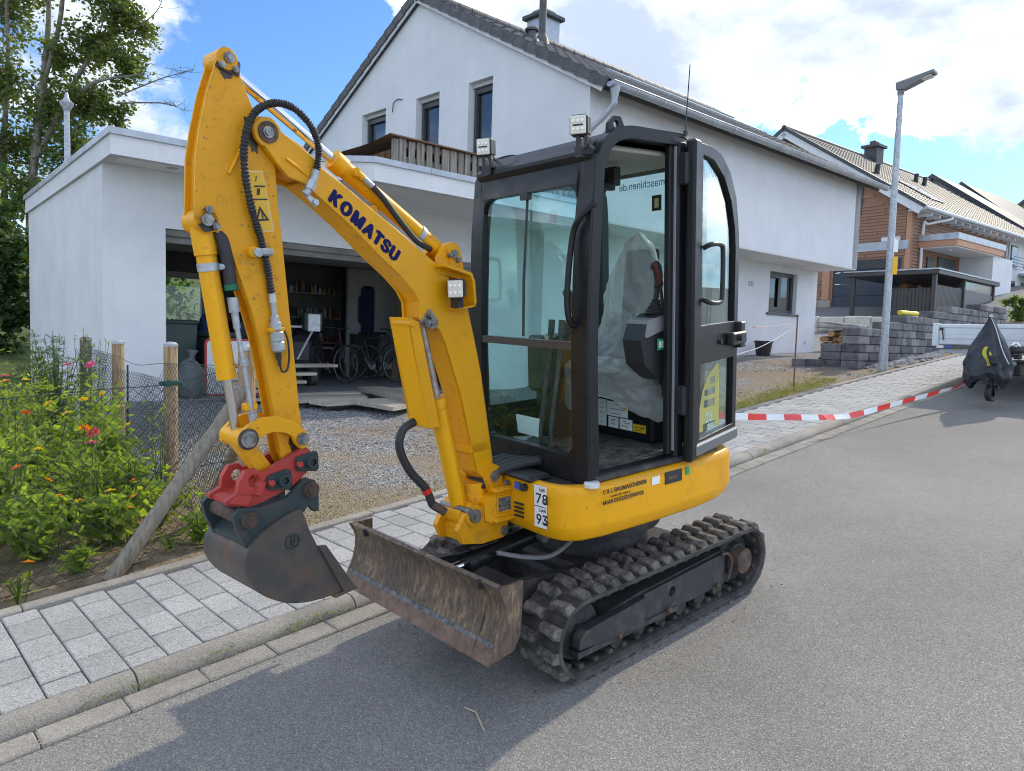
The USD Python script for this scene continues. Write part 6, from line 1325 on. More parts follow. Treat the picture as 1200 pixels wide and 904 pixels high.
# the black cover hung over the coupling: a tent of folded sheeting
def bag(u, v):
    th = u*2*math.pi
    w = np.interp(v, [0, .08, .3, .6, .85, 1], [.15, .215, .235, .165, .065, .012]); dpt = np.interp(v, [0, .1, .4, .8, 1], [.2, .24, .20, .06, .012])
    r = 1+.10*np.sin(th*3+.6)*(1-v)+.06*np.sin(th*7+v*5)+.07*np.abs(np.sin(th*5.5+v*9+1.5*np.sin(v*6)))-.05*np.abs(np.sin(th*2.5-v*14))+.10*(meshkit.noise(np.stack([np.cos(th)*2, np.sin(th)*2, v*4], -1), 5)-.5)
    sx_ = np.sign(np.cos(th))*np.abs(np.cos(th))**.75; sy_ = np.sign(np.sin(th))*np.abs(np.sin(th))**.75
    z = .21+v*.80+.07*np.sin(th*2+1.0)*(1-v)**4
    return np.stack([-.80+.06*v+dpt*r*sx_, .10-.0*v+w*r*sy_+.02*v, z], -1)
U, Vv = np.meshgrid(np.linspace(0, 1, 97), np.linspace(0, 1, 40), indexing='ij')
g_ = grid(np.arange(97), np.arange(40), lambda a, b: 0*a); g_.vertices = bag(U, Vv).reshape(-1, 3)
BAGM = noisy('black_tarpaulin', (.010, .011, .014), (.022, .024, .03), 4, .32, .25, 18, dist=.02)
cv = thing('coupling_cover', 'tall pointed black plastic cover tied over the trailer coupling', 'cover', matrix=TRX)
obj('sheet', g_, BAGM, cv, True)
obj('tip', [lathe([(.012, -.02), (.022, .0), (.012, .02), (0, .022)], (-.74, .12, 1.005), (0, 0, 1), 10), tube(smoothpath([(-.75, .12, 1.0), (-.80, .05, .86), (-.92, -.06, .60), (-.97, -.14, .45)], 6), .006, 6)], plain('pale_piping', (.5, .5, .52), .5), cv, True)
_t = np.linspace(0, 1, 7)
yp = [[(.02-.03*q+.02*math.sin(q*5), .36-.24*q) for q in _t]+[(-.012-.03*q+.02*math.sin(q*5), .12+.24*(1-q)-.0) for q in _t[::-1]][::1], [(-.035-.03*q, .30-.16*q) for q in _t]+[(-.052-.03*q, .30-.16*q) for q in _t[::-1]]]
def on_bag(P, off=.008):
    out = []
    for yy, zz in P:
        # nearest point of the sheet at that height on the street side
        v_ = (zz+.28-.21)/.80; U_ = np.linspace(.25, .75, 60); q = bag(U_, np.full(60, v_)); i = np.argmin(np.abs(q[:, 1]-(.10+yy)))
        out.append(q[i]+[-off, -off*.3, 0])
    return np.array(out)
for P in yp:
    n = len(P)//2; a = on_bag(P[:n]); b = on_bag(P[n:][::-1]); b = b if len(b) == n else b[:n]
    v = np.vstack([a, b]); f = [t_ for i in range(n-1) for t_ in ((i, i+1, n+i+1), (i, n+i+1, n+i))]
    obj('printed_stripe', trimesh.Trimesh(v, np.array(f), process=False), plain('yellow_print_'+str(len(P)), (.42, .38, .02), .5), cv)

# ------------------------------------------------------------------ stone retaining wall (single blocks)
rw, rwp = hthing('retaining_wall', 'stepped retaining wall of dark grey concrete blocks behind the street lamp', 'wall', (12.45, 5.32, 1.15))
BLOCKS = [noisy('wall_block_'+n, c1, c2, 11, .9, .6, 50, dist=.012) for n, c1, c2 in (('dark', (.05, .05, .055), (.11, .107, .115)), ('grey', (.09, .088, .094), (.17, .165, .17)), ('pale', (.15, .145, .145), (.24, .23, .225)))]
rb = np.random.default_rng(8); CH = .142
def front_top(a): return np.interp(a, [12.4, 13.5, 13.51, 14.4, 14.41, 15.64, 15.65, 16.8, 16.81, 18.7, 18.71, 18.85, 18.86, 21], [1.93, 1.93, 2.07, 2.07, 2.21, 2.21, 2.35, 2.35, 2.46, 2.49, 2.58, 2.58, 2.64, 2.68])
def left_top(b): return np.interp(b, [5.3, 5.56, 5.561, 5.74, 5.741, 5.92, 5.921, 6.1, 6.101, 6.29, 6.291, 6.45, 6.451, 7.0], [1.93, 1.93, 1.79, 1.79, 1.65, 1.65, 1.50, 1.50, 1.42, 1.42, 1.30, 1.30, 1.22, 1.2])
zz = 1.07; c = 0
while zz < 3.0:
    a = 12.45+(.0 if c % 2 else .0)
    first = True
    while a < 20.4:
        L = rb.choice([.24, .33, .42]) if not first else (.30 if c % 2 else .42)
        if zz+CH*.6 <= front_top(a+L/2) and zz+CH > 1.10+.13*max(0, a-13.0):
            j = rb.uniform(-.008, .008); rwp('block', bx(a+.003, a+L-.004, 5.32+j, 5.62+j, zz+.002, zz+CH-.003, .012), BLOCKS[rb.choice(3, p=[.34, .42, .24])])
        a += L; first = False
    b = 5.625
    while b < 6.95:
        L = rb.choice([.26, .36])
        if zz+CH*.6 <= left_top(b+L/2): j = rb.uniform(-.008, .008); rwp('block', bx(12.45+j, 12.75+j, b+.003, b+L-.004, zz+.002, zz+CH-.003, .012), BLOCKS[rb.choice(3, p=[.6, .34, .06])])
        b += L
    zz += CH; c += 1
def hstruct(name, me, ma, smooth=False):
    me = cat(*me) if isinstance(me, (list, tuple)) else me
    return structure(name, trimesh.Trimesh(hwv(me.vertices), me.faces, process=False), ma, smooth)
hstruct('neighbour_yard', grid(np.concatenate([np.linspace(12.72, 22, 40), np.linspace(23, 60, 26)]), np.array([5.6, 5.75, 5.9, 6.1, 6.3, 6.5, 6.7, 6.9, 7.0, 7.8, 9, 11, 14, 18, 24, 32, 40]), lambda X, Y: np.where(Y < 7.0, np.minimum(front_top(np.minimum(X, 20.9))-.14, np.maximum(left_top(Y)-.10, 1.2)), np.where(X < 22, 1.24+.03*np.maximum(X-14, 0), 1.48+.135*(X-22)))+np.where(X > 21, (X-21)*.085*(Y < 7.0), 0)), GRAVEL)
# rubble along the wall foot
RUB = [pebble(np.random.default_rng(40+i)) for i in range(8)]
r9 = np.random.default_rng(77); V, Fc, o = [], [], 0
for i in range(420):
    a = r9.uniform(12.6, 18.5); x, y = hwv(np.array([[a, 5.28-abs(r9.normal(0, .16)), 0]]))[0][:2]
    s = r9.uniform(.02, .075); p = rot(RUB[i % 8], r9.uniform(0, 6.28)); v = np.asarray(p.vertices)*s+[x, y, float(tz(x, y))+.01+max(0, (y-4.6+yo(x)*0)*.10)]; V.append(v); Fc.append(p.faces+o); o += len(v)
tag(obj('rubble', trimesh.Trimesh(np.vstack(V), np.vstack(Fc), process=False), STONE), 'strip of broken stones along the foot of the block wall', 'rubble', kind='stuff')
# concrete L-blocks, cut wood, yellow pipe
CONC = noisy('pale_concrete', (.40, .39, .34), (.52, .51, .46), 2.5, .9, .2, 40)
for k in range(5):
    hobj('concrete_block', ['pale concrete retaining block next to the white house corner', 'pale concrete retaining block, second from the white house', 'pale concrete block in the middle of the row', 'pale concrete block left of the thin carport post', 'pale concrete block beside the yellow pipe'][k], [ 'block'][0], [bx(26.6+.02*k, 26.78+.02*k, 12.95-.95*k, 13.87-.95*k, 1.7, 2.70-.03*(k % 2), .03), bx(26.3, 26.6, 12.95-.95*k, 13.87-.95*k, 1.7, 1.85, .02)], CONC)
WOODP = woodmat('split_wood', (.20, .12, .06), (.42, .28, .15), (4, 40), axis='y')
rw2 = np.random.default_rng(12)
for k in range(22):
    row = k//6
    x_, y_, z_ = 20.3+rw2.uniform(-.1, .1), 8.75+.18*(k % 6)+.05*row, 1.46+.16*row
    hobj('cut_log', 'short cut log on the pile between the house and the block wall', 'log', cyl((x_, y_, z_), (x_+.7+rw2.uniform(-.1, .1), y_+rw2.uniform(-.1, .1), z_+rw2.uniform(0, .05)), rw2.uniform(.06, .10), n=9), WOODP, 'logs in the pile by the block wall')
for k in range(3): hobj('stone_slab', ['grey stone slab lying on the log pile, lowest', 'grey stone slab lying on the log pile, middle', 'grey stone slab lying tilted on top of the log pile'][k], 'slab', rot(bx(20.2, 21.1, 8.7, 9.9, 2.02+.08*k, 2.09+.08*k, .02), .1*k-.1, (1, 0, .3), (20.6, 9.3, 2.1)), STONE)
hobj('yellow_pipe', 'short yellow pipe lying on top of the block wall by the lamp post', 'pipe', cyl((14.5, 5.48, 2.265), (15.4, 5.50, 2.275), .045, n=12), plain('yellow_pipe', (.65, .50, .01), .4), smooth=40)
# ------------------------------------------------------------------ carport
cpt, cp = hthing('carport', 'open dark steel carport on posts behind the block wall', 'carport', (33.16, 11.19, 2.5))
DKM = plain('dark_carport_paint', (.040, .037, .037), .5)
cp('roof', bx(33.0, 41.2, 11.05, 14.95, 4.72, 4.93, .01), DKM); cp('roof_edge', bx(32.97, 41.23, 11.02, 14.98, 4.90, 4.955), ZINC)
for a, b in ((33.2, 11.25), (36.7, 11.25), (40.9, 11.25), (33.2, 14.6), (40.9, 14.6)): cp('post', bx(a-.08, a+.08, b-.08, b+.08, 2.0, 4.72), DKM)
for k in range(13): cp('slat', bx(33.24, 33.27, 11.42+.145*k, 11.42+.145*k+.12, 2.3, 4.16), DKM)
for k in range(23): cp('slat', bx(33.4+.145*k, 33.4+.145*k+.12, 11.24, 11.27, 2.3, 4.3), DKM)
cp('side_panel', bx(36.85, 40.8, 11.23, 11.27, 2.5, 4.25), plain('grey_side_panel', (.10, .10, .105), .5))
cp('window_band', bx(36.85, 40.8, 11.23, 11.25, 4.3, 4.68), pane('frosted_pane', (.7, .68, .55), .2, 1.5))
# ------------------------------------------------------------------ brown house and the row behind it
H2 = rad(-5.8)
def siding_mat():
    nodes = {'g': GEO, 'n': ('noise_texture', {'scale': .7, 'detail': 4.0}), 'r': ('rgb_ramp', {'ramp': [(0, (.22, .115, .07)), (1, (.30, .165, .10))]}), 'rd': ('object_info', {}), 'p': ('principled_bsdf', {'roughness': .75})}
    return mat('brown_siding', nodes, [('g.position', 'n.vector'), ('n.fac', 'r.fac'), ('r.color', 'p.base_color')])
SID = siding_mat(); SIDT = plain('pale_brown_trim', (.42, .22, .13), .7)
ROOFG = mat('light_grey_tiles', {'p': ('principled_bsdf', {'base_color': (.095, .098, .107), 'roughness': .6, 'specular_ior_level': .35})})
bh, bp0 = hthing('brown_house', 'brown boarded house with grey tiled roof and a blue-black garage door', 'house', (36.94, 15.94, 3.7), H2)
def bp(nm, me, ma, parent=None, smooth=False): return bp0(nm, me, ma, parent, smooth)
A0_, A1_, B0_, B1_, ZG = 36.94, 49.7, 15.94, 29.6, 3.7
ZE2, BR2 = 8.1, 22.77; SL2 = (13.15-8.1)/(BR2-B0_+.65)
gab = Polygon([(B0_, ZG-1), (B0_, ZE2+.35), (BR2, 12.95), (B1_, ZE2+.35), (B1_, ZG-1)])
gd = sbox(16.35, ZG-.2, 19.75, 6.02)
bp('gable_wall', sideplate(gab, A0_+.06, A0_+.3, gd), SID)
def boards(b0, b1, z0, z1, face):
    out = []; z = z0; k = 0
    rr = np.random.default_rng(5)
    while z < z1:
        b = b0-rr.random()*1.5
        while b < b1:
            L = rr.uniform(1.2, 2.2); x0, x1 = max(b, b0), min(b+L-.02, b1)
            if x1 > x0+.05: out.append(face(x0, x1, z+.012, min(z+.145, z1), rr.random()*.02))
            b += L
        z += .158; k += 1
    return out
def gface(x0, x1, z0, z1, j):
    # keep boards under the verge and off the garage door
    zm = 8.35+(min(x0, x1)-B0_)*.67 if x0 < BR2 else 8.35+(B1_-x1)*.67
    if z1 > min(zm, 8.35+(B1_-x1)*.67) : return bx(A0_+.06, A0_+.061, x0, x0+.001, z0, z0+.001)
    if z0 < 6.05 and x1 > 16.2 and x0 < 19.85: return bx(A0_+.06, A0_+.061, x0, x0+.001, z0, z0+.001)
    return bx(A0_+.02-j, A0_+.06, x0, x1, z0, z1)
tag(bp('gable_siding', boards(B0_+.25, 29.4, 3.9, 13, gface), SID), kind='stuff')
bp('front_wall', bx(A0_+.3, A1_, B0_+.06, B0_+.3, ZG-1, ZE2+.3), SID)
tag(bp('front_siding', boards(A0_+.2, A1_, 4.6, 8.25, lambda x0, x1, z0, z1, j: bx(x0, x1, B0_+.02-j, B0_+.06, z0, z1)), SID), kind='stuff')
bp('white_wall', bx(A1_+.01, 55.3, B0_+.0, B0_+.25, 3.2, 8.3), RENDERG); bp('end_downpipe', cyl((A1_+.1, B0_-.12, 8.1), (A1_+.1, B0_-.12, 4.0), .07, n=8), STEEL)
bp('corner_trim', [bx(A0_+.0, A0_+.08, B0_, B0_+.22, 3.9, 8.3), bx(A0_-.01, A0_+.05, 19.9, 20.3, 4.0, 6.4)], SIDT)
bp('plinth', bx(A0_+.01, A0_+.06, 19.8, 20.6, 3.2, 4.0), KERB)
bp('band', bx(A0_-.03, A0_+.06, 16.0, 20.4, 6.42, 6.85), ZINC); bp('white_sill', bx(A0_-.06, A0_+.06, 16.4, 17.3, 6.85, 7.05), RENDERG)
bp('upper_window', bx(A0_-.01, A0_+.05, 18.4, 19.6, 8.3, 10.2), ANTHR)
for k in range(5): bp('garage_door_panel', bx(A0_+.10, A0_+.14, 16.37, 19.73, ZG-.1+k*.61, ZG-.1+k*.61+.595, .01), plain('blue_black_door', (.025, .035, .05), .5) if k == 0 else '/World/Looks/blue_black_door')
bp('door_lintel', bx(A0_+.04, A0_+.1, 16.3, 19.8, 5.55, 6.02), plain('dark_lintel', (.03, .032, .036), .5)); bp('door_handle', bx(A0_+.08, A0_+.10, 17.0, 17.06, 4.5, 4.7), STEEL)
# roof with rows of tiles
def rp2(a, s, up, back=False):
    ln = math.hypot(1, SL2); sg = 1 if back else -1
    return np.array([a, BR2+sg*(s/ln+up*SL2/ln), 13.42-s*SL2/ln+up/ln])
L2 = (BR2-B0_+.75)*math.hypot(1, SL2)
def strip_poly(pts): return [(p[1], p[2]) for p in pts]
rf2 = bp('roof', [sideplate(strip_poly((rp2(0, 0, -.02, q), rp2(0, L2, -.02, q), rp2(0, L2, -.2, q), rp2(0, 0, -.2, q))), A0_-.45, 55.3) for q in (False, True)], RENDERG)
tl2 = []
ta = np.arange(A0_-.42, 55.3, .10); nrow = int(L2/.36)
for j in range(nrow+1):
    s0 = max(0, L2-.36*(j+1)); P = []
    hgt = .018*np.cos(2*np.pi*(ta/.30))
    for ds, lf in ((0, .01), (.36, .055), (.36, .0)):
        P.append(np.stack([rp2(a_2, s0+ds, lf+h_) for a_2, h_ in zip(ta, hgt)]))
    v = np.vstack(P); n = len(ta); f = []
    for r_ in range(2):
        for i in range(n-1): f += [(r_*n+i, (r_+1)*n+i, (r_+1)*n+i+1), (r_*n+i, (r_+1)*n+i+1, r_*n+i+1)]
    tl2.append(trimesh.Trimesh(v, np.array(f), process=False))
tag(bp('roof_tiles', tl2, ROOFG, rf2), kind='stuff')
bp('verge', [sideplate(strip_poly((rp2(0, 0, .10, q), rp2(0, L2, .10, q), rp2(0, L2, -.06, q), rp2(0, 0, -.08, q))), A0_-.50, A0_-.42) for q in (False, True)], ANTHR, rf2)
bp('verge_board', [sideplate(strip_poly((rp2(0, .05, -.08, q), rp2(0, L2-.05, -.06, q), rp2(0, L2-.05, -.42, q), rp2(0, .05, -.42, q))), A0_-.44, A0_-.40) for q in (False, True)], RENDERG, rf2)
bp('ridge', cyl((A0_-.5, BR2, 13.45), (55.3, BR2, 13.45), .14, n=10), TILE, rf2, 40)
bp('gutter', cyl((A0_-.45, B0_-.78, 8.25), (55.3, B0_-.78, 8.25), .10, n=12), ZINC, rf2, 40)
bp('eaves_board', bx(A0_-.4, 55.3, B0_-.65, B0_+.02, 8.18, 8.22), RENDERG, rf2)
for k in range(13): bp('rafter_end', bx(A0_+.6+k*.95, A0_+.7+k*.95, B0_-.66, B0_, 7.98, 8.17), RENDERG, rf2)
bp('downpipe', tube(smoothpath([(39.6, 15.16, 8.2), (39.5, 15.2, 8.05), (38.4, 15.75, 7.75), (38.0, 15.82, 7.5), (38.0, 15.82, 4.0)], 6), .07, 8), WHITEPL, None, True)
bp('canopy', [bx(37.9, 44.0, 14.2, 15.95, 6.55, 6.85)], SIDT); bp('canopy_edge', bx(37.85, 44.05, 14.15, 15.95, 6.85, 7.15), ZINC); bp('canopy_soffit', bx(38.0, 43.9, 14.3, 15.9, 6.50, 6.552), SOFFIT); bp('canopy_lamp', cyl((39.2, 15.0, 6.44), (39.2, 15.0, 6.50), .10, n=12), LEDM)
bp('entrance_wall', bx(43.0, 45.8, 14.35, 15.95, 4.0, 6.5), RENDERG); bp('front_window', bx(40.2, 42.4, 15.88, 15.95, 5.3, 6.3), ANTHR); bp('front_window', bx(38.9, 39.6, 15.88, 15.95, 4.9, 6.2), ANTHR); bp('lower_render', bx(45.8, A1_, B0_-.02, B0_+.02, 3.5, 6.2), RENDERG); bp('side_window', bx(46.1, 47.5, B0_-.06, B0_, 5.0, 5.9), ANTHR)
# roof window, vents and chimney
q0_ = rp2(0, L2-2.6, .15); 
def roofbox(a0, a1, s0, s1, up0, up1): return sideplate(strip_poly((rp2(0, s0, up1), rp2(0, s1, up1), rp2(0, s1, up0), rp2(0, s0, up0))), a0, a1)
bp('roof_window', roofbox(40.9, 42.5, L2-4.0, L2-1.9, 0, .12), ANTHR, rf2); bp('roof_window_pane', roofbox(41.0, 42.4, L2-3.85, L2-2.05, .12, .135), plain('bright_roof_pane', (.25, .26, .27), .08, .5), rf2)
for a, s in ((38.9, 4.9), (47.2, 3.0), (48.0, 3.2)): bp('roof_vent', cyl(rp2(a, s, 0), rp2(a, s, 0)+[0, -.05, .55], .13, n=10), BLACKP, rf2)
bp('chimney', bx(46.0, 46.9, 22.2, 23.0, 12.5, 14.1), plain('dark_chimney', (.045, .04, .04), .6), rf2); bp('chimney_cap', [bx(45.85, 47.05, 22.05, 23.15, 14.1, 14.25), bx(46.2, 46.7, 22.4, 22.8, 14.25, 14.55, .05)], plain('chimney_cap', (.06, .05, .05), .6), rf2)
def far_house(label, a0, a1, b0, br, zg, ze, zr, wall, roof, nm='row_house'):
    t, p = hthing(nm, label, 'house', (a0, b0, zg), H2)
    p('wall', sideplate(Polygon([(b0, zg-3), (b0, ze), (br, zr-.25), (2*br-b0, ze), (2*br-b0, zg-3)]), a0, a1), wall)
    sl_ = (zr-ze)/(br-b0)
    for sg in (-1, 1):
        e = br+sg*(br-b0+.6); q = [(br, zr), (e, ze-.6*sl_), (e, ze-.6*sl_-.22), (br, zr-.24)]
        p('roof', sideplate(q, a0-.35, a1+.3), roof); p('verge', sideplate([(br, zr+.06), (e, ze-.6*sl_+.06), (e, ze-.6*sl_-.26), (br, zr-.28)], a0-.43, a0-.35), ANTHR)
    return t, p
for k, (a, z) in enumerate(((50.4, 6.7), (52.8, 6.7), (50.3, 4.6), (52.6, 4.6))):
    w_ = bp('window', bx(a, a+1.1, B0_-.05, B0_+.005, z, z+1.25), ANTHR); bp('pane', bx(a+.1, a+1.0, B0_-.06, B0_-.052, z+.1, z+1.15), PANEG, w_)
bp('balcony_rail', [bx(50.2, 51.7, B0_-.3, B0_-.27, 6.5+.18*i, 6.54+.18*i) for i in range(5)], ANTHR); bp('side_canopy', bx(51.9, 55, B0_-1.2, B0_, 6.2, 6.35), ZINC)
t3, p3 = far_house('white rendered row house furthest up the row, its roof verge stepped up', 61.2, 72, 16.2, 22.8, 4.9, 8.65, 14.25, RENDERG, ROOFG)
for k, (a, z) in enumerate(((62.3, 7.0), (64.6, 7.0))):
    w_ = p3('window', bx(a, a+1.1, 16.33, 16.41, z, z+1.35), ANTHR); p3('pane', bx(a+.1, a+1.0, 16.32, 16.328, z+.1, z+1.25), PANEG, w_)
t4, p4 = far_house('narrow white row house joined on between the brown house and the next', 55.8, 60.8, 16.2, 22.7, 4.6, 9.1, 13.95, RENDERG, ROOFG)
t5, p5_ = far_house('small green gabled house far up the street', 88.0, 100, 19.4, 23.5, 8.0, 16.6, 19.8, plain('green_render', (.20, .24, .10), .9), ROOFG, 'green_house')
p5_('window', bx(87.9, 88.0, 20.6, 21.6, 15.6, 17.0), ANTHR)
# ------------------------------------------------------------------ planks before the garage
PLK = woodmat('grey_plank', (.20, .175, .14), (.46, .42, .35), (1.5, 22), axis='x')
for k in range(5):
    z = .64+.045*k; hobj('plank', ['weathered plank at the bottom of the stack by the fence post', 'weathered plank, second from the bottom of the stack', 'weathered plank in the middle of the stack by the post', 'weathered plank, second from the top of the stack', 'wide weathered plank topmost on the stack by the post'][k], 'plank', rot(bx(3.4+.2*(k % 2), 4.75-.16*((k*3) % 4 if k < 4 else -1.2), 9.25+.03*k, 9.62+.02*k, z+.115*k*.55, z+.115*k*.55+.042, .004), [.02, -.03, .03, .0, .04][k], (0, 0, 1), (4, 9.4, z)), PLK)
for lb, P, zz in (('long pale plank lying askew on the others, pointing at the street', [(5.37, 9.61), (5.95, 9.86), (5.17, 7.55), (4.91, 7.49)], .715),
                  ('short thick plank end lying nearest the gravel', [(4.50, 8.28), (5.16, 8.34), (4.99, 7.53), (4.52, 7.24)], .675),
                  ('weathered plank along the garage threshold', [(3.9, 9.36), (5.29, 9.50), (5.2, 9.2), (3.9, 9.1)], .674),
                  ('second weathered plank before the threshold one', [(3.8, 9.06), (5.2, 9.16), (5.1, 8.88), (3.8, 8.80)], .682),
                  ('third weathered plank lying before the garage', [(3.9, 8.76), (5.0, 8.84), (4.95, 8.57), (3.95, 8.50)], .674),
                  ('fourth plank, nearest of the flat ones before the garage', [(4.05, 8.46), (4.85, 8.52), (4.77, 8.19), (4.1, 8.08)], .668),
                  ('grey plank half hidden behind the boom cylinder', [(5.97, 9.72), (6.57, 9.85), (6.23, 9.29), (5.83, 9.12)], .685)):
    hobj('plank', lb, 'plank', rot(slab(Polygon(P), zz, zz+.048), .02 if zz > .68 else 0, (0, 1, 0), (P[0][0], P[0][1], zz)), PLK)
# ------------------------------------------------------------------ garden fence
FX, FY = 1.95, 4.40
fence = thing('garden_fence', 'green wire mesh garden fence on round wooden posts at the pavement corner', 'fence', None, (FX, FY, float(rz(FX, FY))))
FO = np.array([FX, FY, float(rz(FX, FY))])
POST = woodmat('fence_post_wood', (.20, .125, .065), (.46, .33, .20), (5, 55), axis='z'); POSTG = woodmat('grey_post_wood', (.16, .14, .11), (.34, .30, .24), (5, 55), axis='z')
WIRE = plain('green_fence_wire', (.018, .035, .032), .5)
for k, (y, zb, ztp, r_) in enumerate(((4.40, .20, 1.475, .052), (5.74, .25, 1.455, .050), (7.06, .28, 1.435, .050), (8.12, .28, 1.44, .052))):
    p = np.array([FX, y, 0]); po = obj('post', lathe([(r_*.98, zb), (r_*1.03, zb+.4), (r_, ztp-.03), (r_*.9, ztp), (0, ztp+.004)], p-[FO[0], FO[1], FO[2]], (0, 0, 1), 16), POSTG if k == 3 else POST, fence, 40)
    obj('post_cap', lathe([(r_*1.05, ztp-.015), (r_*1.05, ztp+.004), (r_*.7, ztp+.018), (0, ztp+.022)], p-FO, (0, 0, 1), 16), STEEL if k < 3 else POSTG, po, 40)
obj('brace', cyl(np.array([1.93, 4.39, 1.22])-FO, np.array([1.16, 4.37, .16])-FO, .040, .046, 14), POSTG, fence, 40)
obj('brace', cyl(np.array([1.94, 4.46, .90])-FO, np.array([1.92, 5.02, .25])-FO, .036, .040, 14), POST, fence, 40)
obj('steel_rod', cyl(np.array([1.93, 6.72, .28])-FO, np.array([1.93, 6.72, 1.25])-FO, .008, n=6), BLACKP, fence)
def mesh_panel(P0, P1, top, bot, pitch, rad_, zig=.0):
    """Diamond wire: zig-zag wires going along the panel, each leaning the other way, woven at the crossings."""
    P0, P1 = np.asarray(P0, float), np.asarray(P1, float); L = np.linalg.norm(P1[:2]-P0[:2]); d = (P1-P0)[:2]/L
    out = []
    n = int(L/pitch)+1
    H = 1.6
    for sgn in (1, -1):
        for i in range(-int(H/pitch)-1, n+1 if sgn > 0 else n+int(H/pitch)+2):
            t = np.linspace(0, H, 13); u = i*pitch+sgn*t*.95 if sgn > 0 else i*pitch-t*.95
            zb, zt = bot(np.clip(u/L, 0, 1)), top(np.clip(u/L, 0, 1)); z = zb+t
            ok = (u >= 0) & (u <= L) & (z <= zt+.02)
            if ok.sum() < 2: continue
            uu, z2 = u[ok], np.minimum(z[ok], zt[ok])
            off = .004*sgn; nx = np.array([-d[1], d[0]])
            bow = .02*np.sin(uu*5+1)
            out.append(np.stack([P0[0]+d[0]*uu+nx[0]*(off+bow), P0[1]+d[1]*uu+nx[1]*(off+bow), z2], 1))
    ms = [tube(p-FO, rad_, 3, False) for p in out]
    return ms
ms = mesh_panel((FX-.055, FY, 0), (FX-.055, 8.2, 0), lambda s: np.interp(s*3.8, [0, 1.34, 2.0, 2.66, 3.8], [1.36, 1.31, 1.28, 1.33, 1.37]), lambda s: .26+.02*s, .048, .0019)
obj('wire_mesh', ms, WIRE, fence)
def ftop(s): return np.interp(s, [0, .35, .64, 1], [1.40, 1.26, 1.24, 1.20])
ms = mesh_panel((FX-.03, FY, 0), (-1.2, 4.50, 0), lambda s: np.interp(s*3.15, [0, .5, .82, 1.3, 3.2], [1.37, 1.26, 1.235, 1.20, 1.10]), lambda s: .25-.09*3.15*s*.9+.0*s, .062, .0017)
obj('wire_mesh', ms, WIRE, fence)
for pth in ([(1.96, 4.40, 1.37), (1.50, 4.42, 1.26), (1.15, 4.43, 1.235), (.65, 4.44, 1.20), (-1.2, 4.5, 1.10)], [(1.96, 4.40, .78), (.65, 4.44, .68), (-1.2, 4.5, .55)], [(1.96, 4.40, .28), (1.3, 4.42, .22), (.65, 4.44, .16), (-1.2, 4.5, .0)], [(FX-.05, 4.40, 1.36), (FX-.05, 5.74, 1.31), (FX-.05, 6.4, 1.27), (FX-.05, 7.06, 1.33), (FX-.05, 8.12, 1.37)]):
    obj('tension_wire', tube(smoothpath(np.array(pth)-FO, 6), .0024, 5), WIRE, fence, True)
dx_ = np.array([1.50, 4.415, 1.262])
obj('wire_tensioner', [bx(*(np.array([-.065, .065])+dx_[0]-FO[0]), *(np.array([-.012, .012])+dx_[1]-FO[1]), *(np.array([-.014, .014])+dx_[2]-FO[2]), .005), cyl(dx_-FO+[-.02, -.02, 0], dx_-FO+[-.02, .02, 0], .02, n=12)], plain('dark_green_metal', (.01, .05, .04), .45), fence)
hose_b = np.array([1.98, 4.36, .235])
tag(obj('dark_strip', tube(smoothpath([hose_b, hose_b+[.09, .05, .02], hose_b+[.2, .1, .0], hose_b+[.32, .12, .01]], 6), [.018]*18+[.012], 6), plain('blue_green_strip', (.02, .06, .065), .5), None, True), 'short dark blue-green plastic strip lying on the soil by the fence', 'strip')

# ------------------------------------------------------------------ garden plants
LG = [leafmat('leaf_bright', (.22, .29, .05), (.38, .42, .11), .58), leafmat('leaf_mid', (.13, .20, .045), (.25, .31, .08), .55), leafmat('leaf_blue_green', (.07, .115, .05), (.13, .18, .08), .4), leafmat('leaf_yellow', (.22, .27, .04), (.36, .36, .06), .45)]
DRYL = leafmat('dead_leaf', (.16, .10, .04), (.32, .22, .10), .3)
STEM = leafmat('green_stem', (.08, .13, .03), (.14, .20, .05), .2)
PET = {k: leafmat('petal_'+k, c, tuple(min(1, q*1.35) for q in c), .4) for k, c in (('pink', (.55, .06, .22)), ('red', (.62, .10, .03)), ('orange', (.75, .26, .01)), ('yellow', (.70, .52, .02)))}
pg = np.random.default_rng(314)
def bushy(label, x, y, h, w, n, lf, mats, cat_='plant', nm='garden_plant', slim=.5, stems=9, open_=0.0):
    z = float(tz(x, y)); t = thing(nm, label, cat_, None, (x, y, z))
    st = []; C_ = []
    for i in range(stems):
        a = pg.uniform(0, 6.28); r_ = w*pg.uniform(.15, .95); top = np.array([math.cos(a)*r_, math.sin(a)*r_, h*pg.uniform(.7, 1.05)])
        mid = top*[.45, .45, .55]+[0, 0, 0]; P = smoothpath([(0, 0, 0), mid, top], 6); st.append(tube(P, np.linspace(.005, .0025, len(P)), 4, False))
        k = max(4, int(n/stems)); tt = pg.beta(2.0, 1.2, k); q = np.stack([np.interp(tt, np.linspace(0, 1, len(P)), P[:, j]) for j in range(3)], 1)
        C_.append(q+pg.normal(0, 1, (k, 3))*np.array([w*.24, w*.24, h*.07])*(.6+.8*tt[:, None]))
    C_ = np.vstack(C_); C_[:, 2] = np.maximum(C_[:, 2], .01)
    obj('stems', st, STEM, t)
    dead = pg.random(len(C_)) < .05; obj('dead_leaves', leaves(C_[dead], lf*.8, pg, .5, slim*.7), DRYL, t) if dead.sum() > 1 else None; C_ = C_[~dead]; half = pg.random(len(C_)) < .6; lf = lf*pg.uniform(.7, 1.35)
    for m_, sel in ((mats[0], half), (mats[1], ~half)):
        if sel.sum(): obj('foliage', leaves(C_[sel], lf, pg, .15, slim), m_, t)
    return t
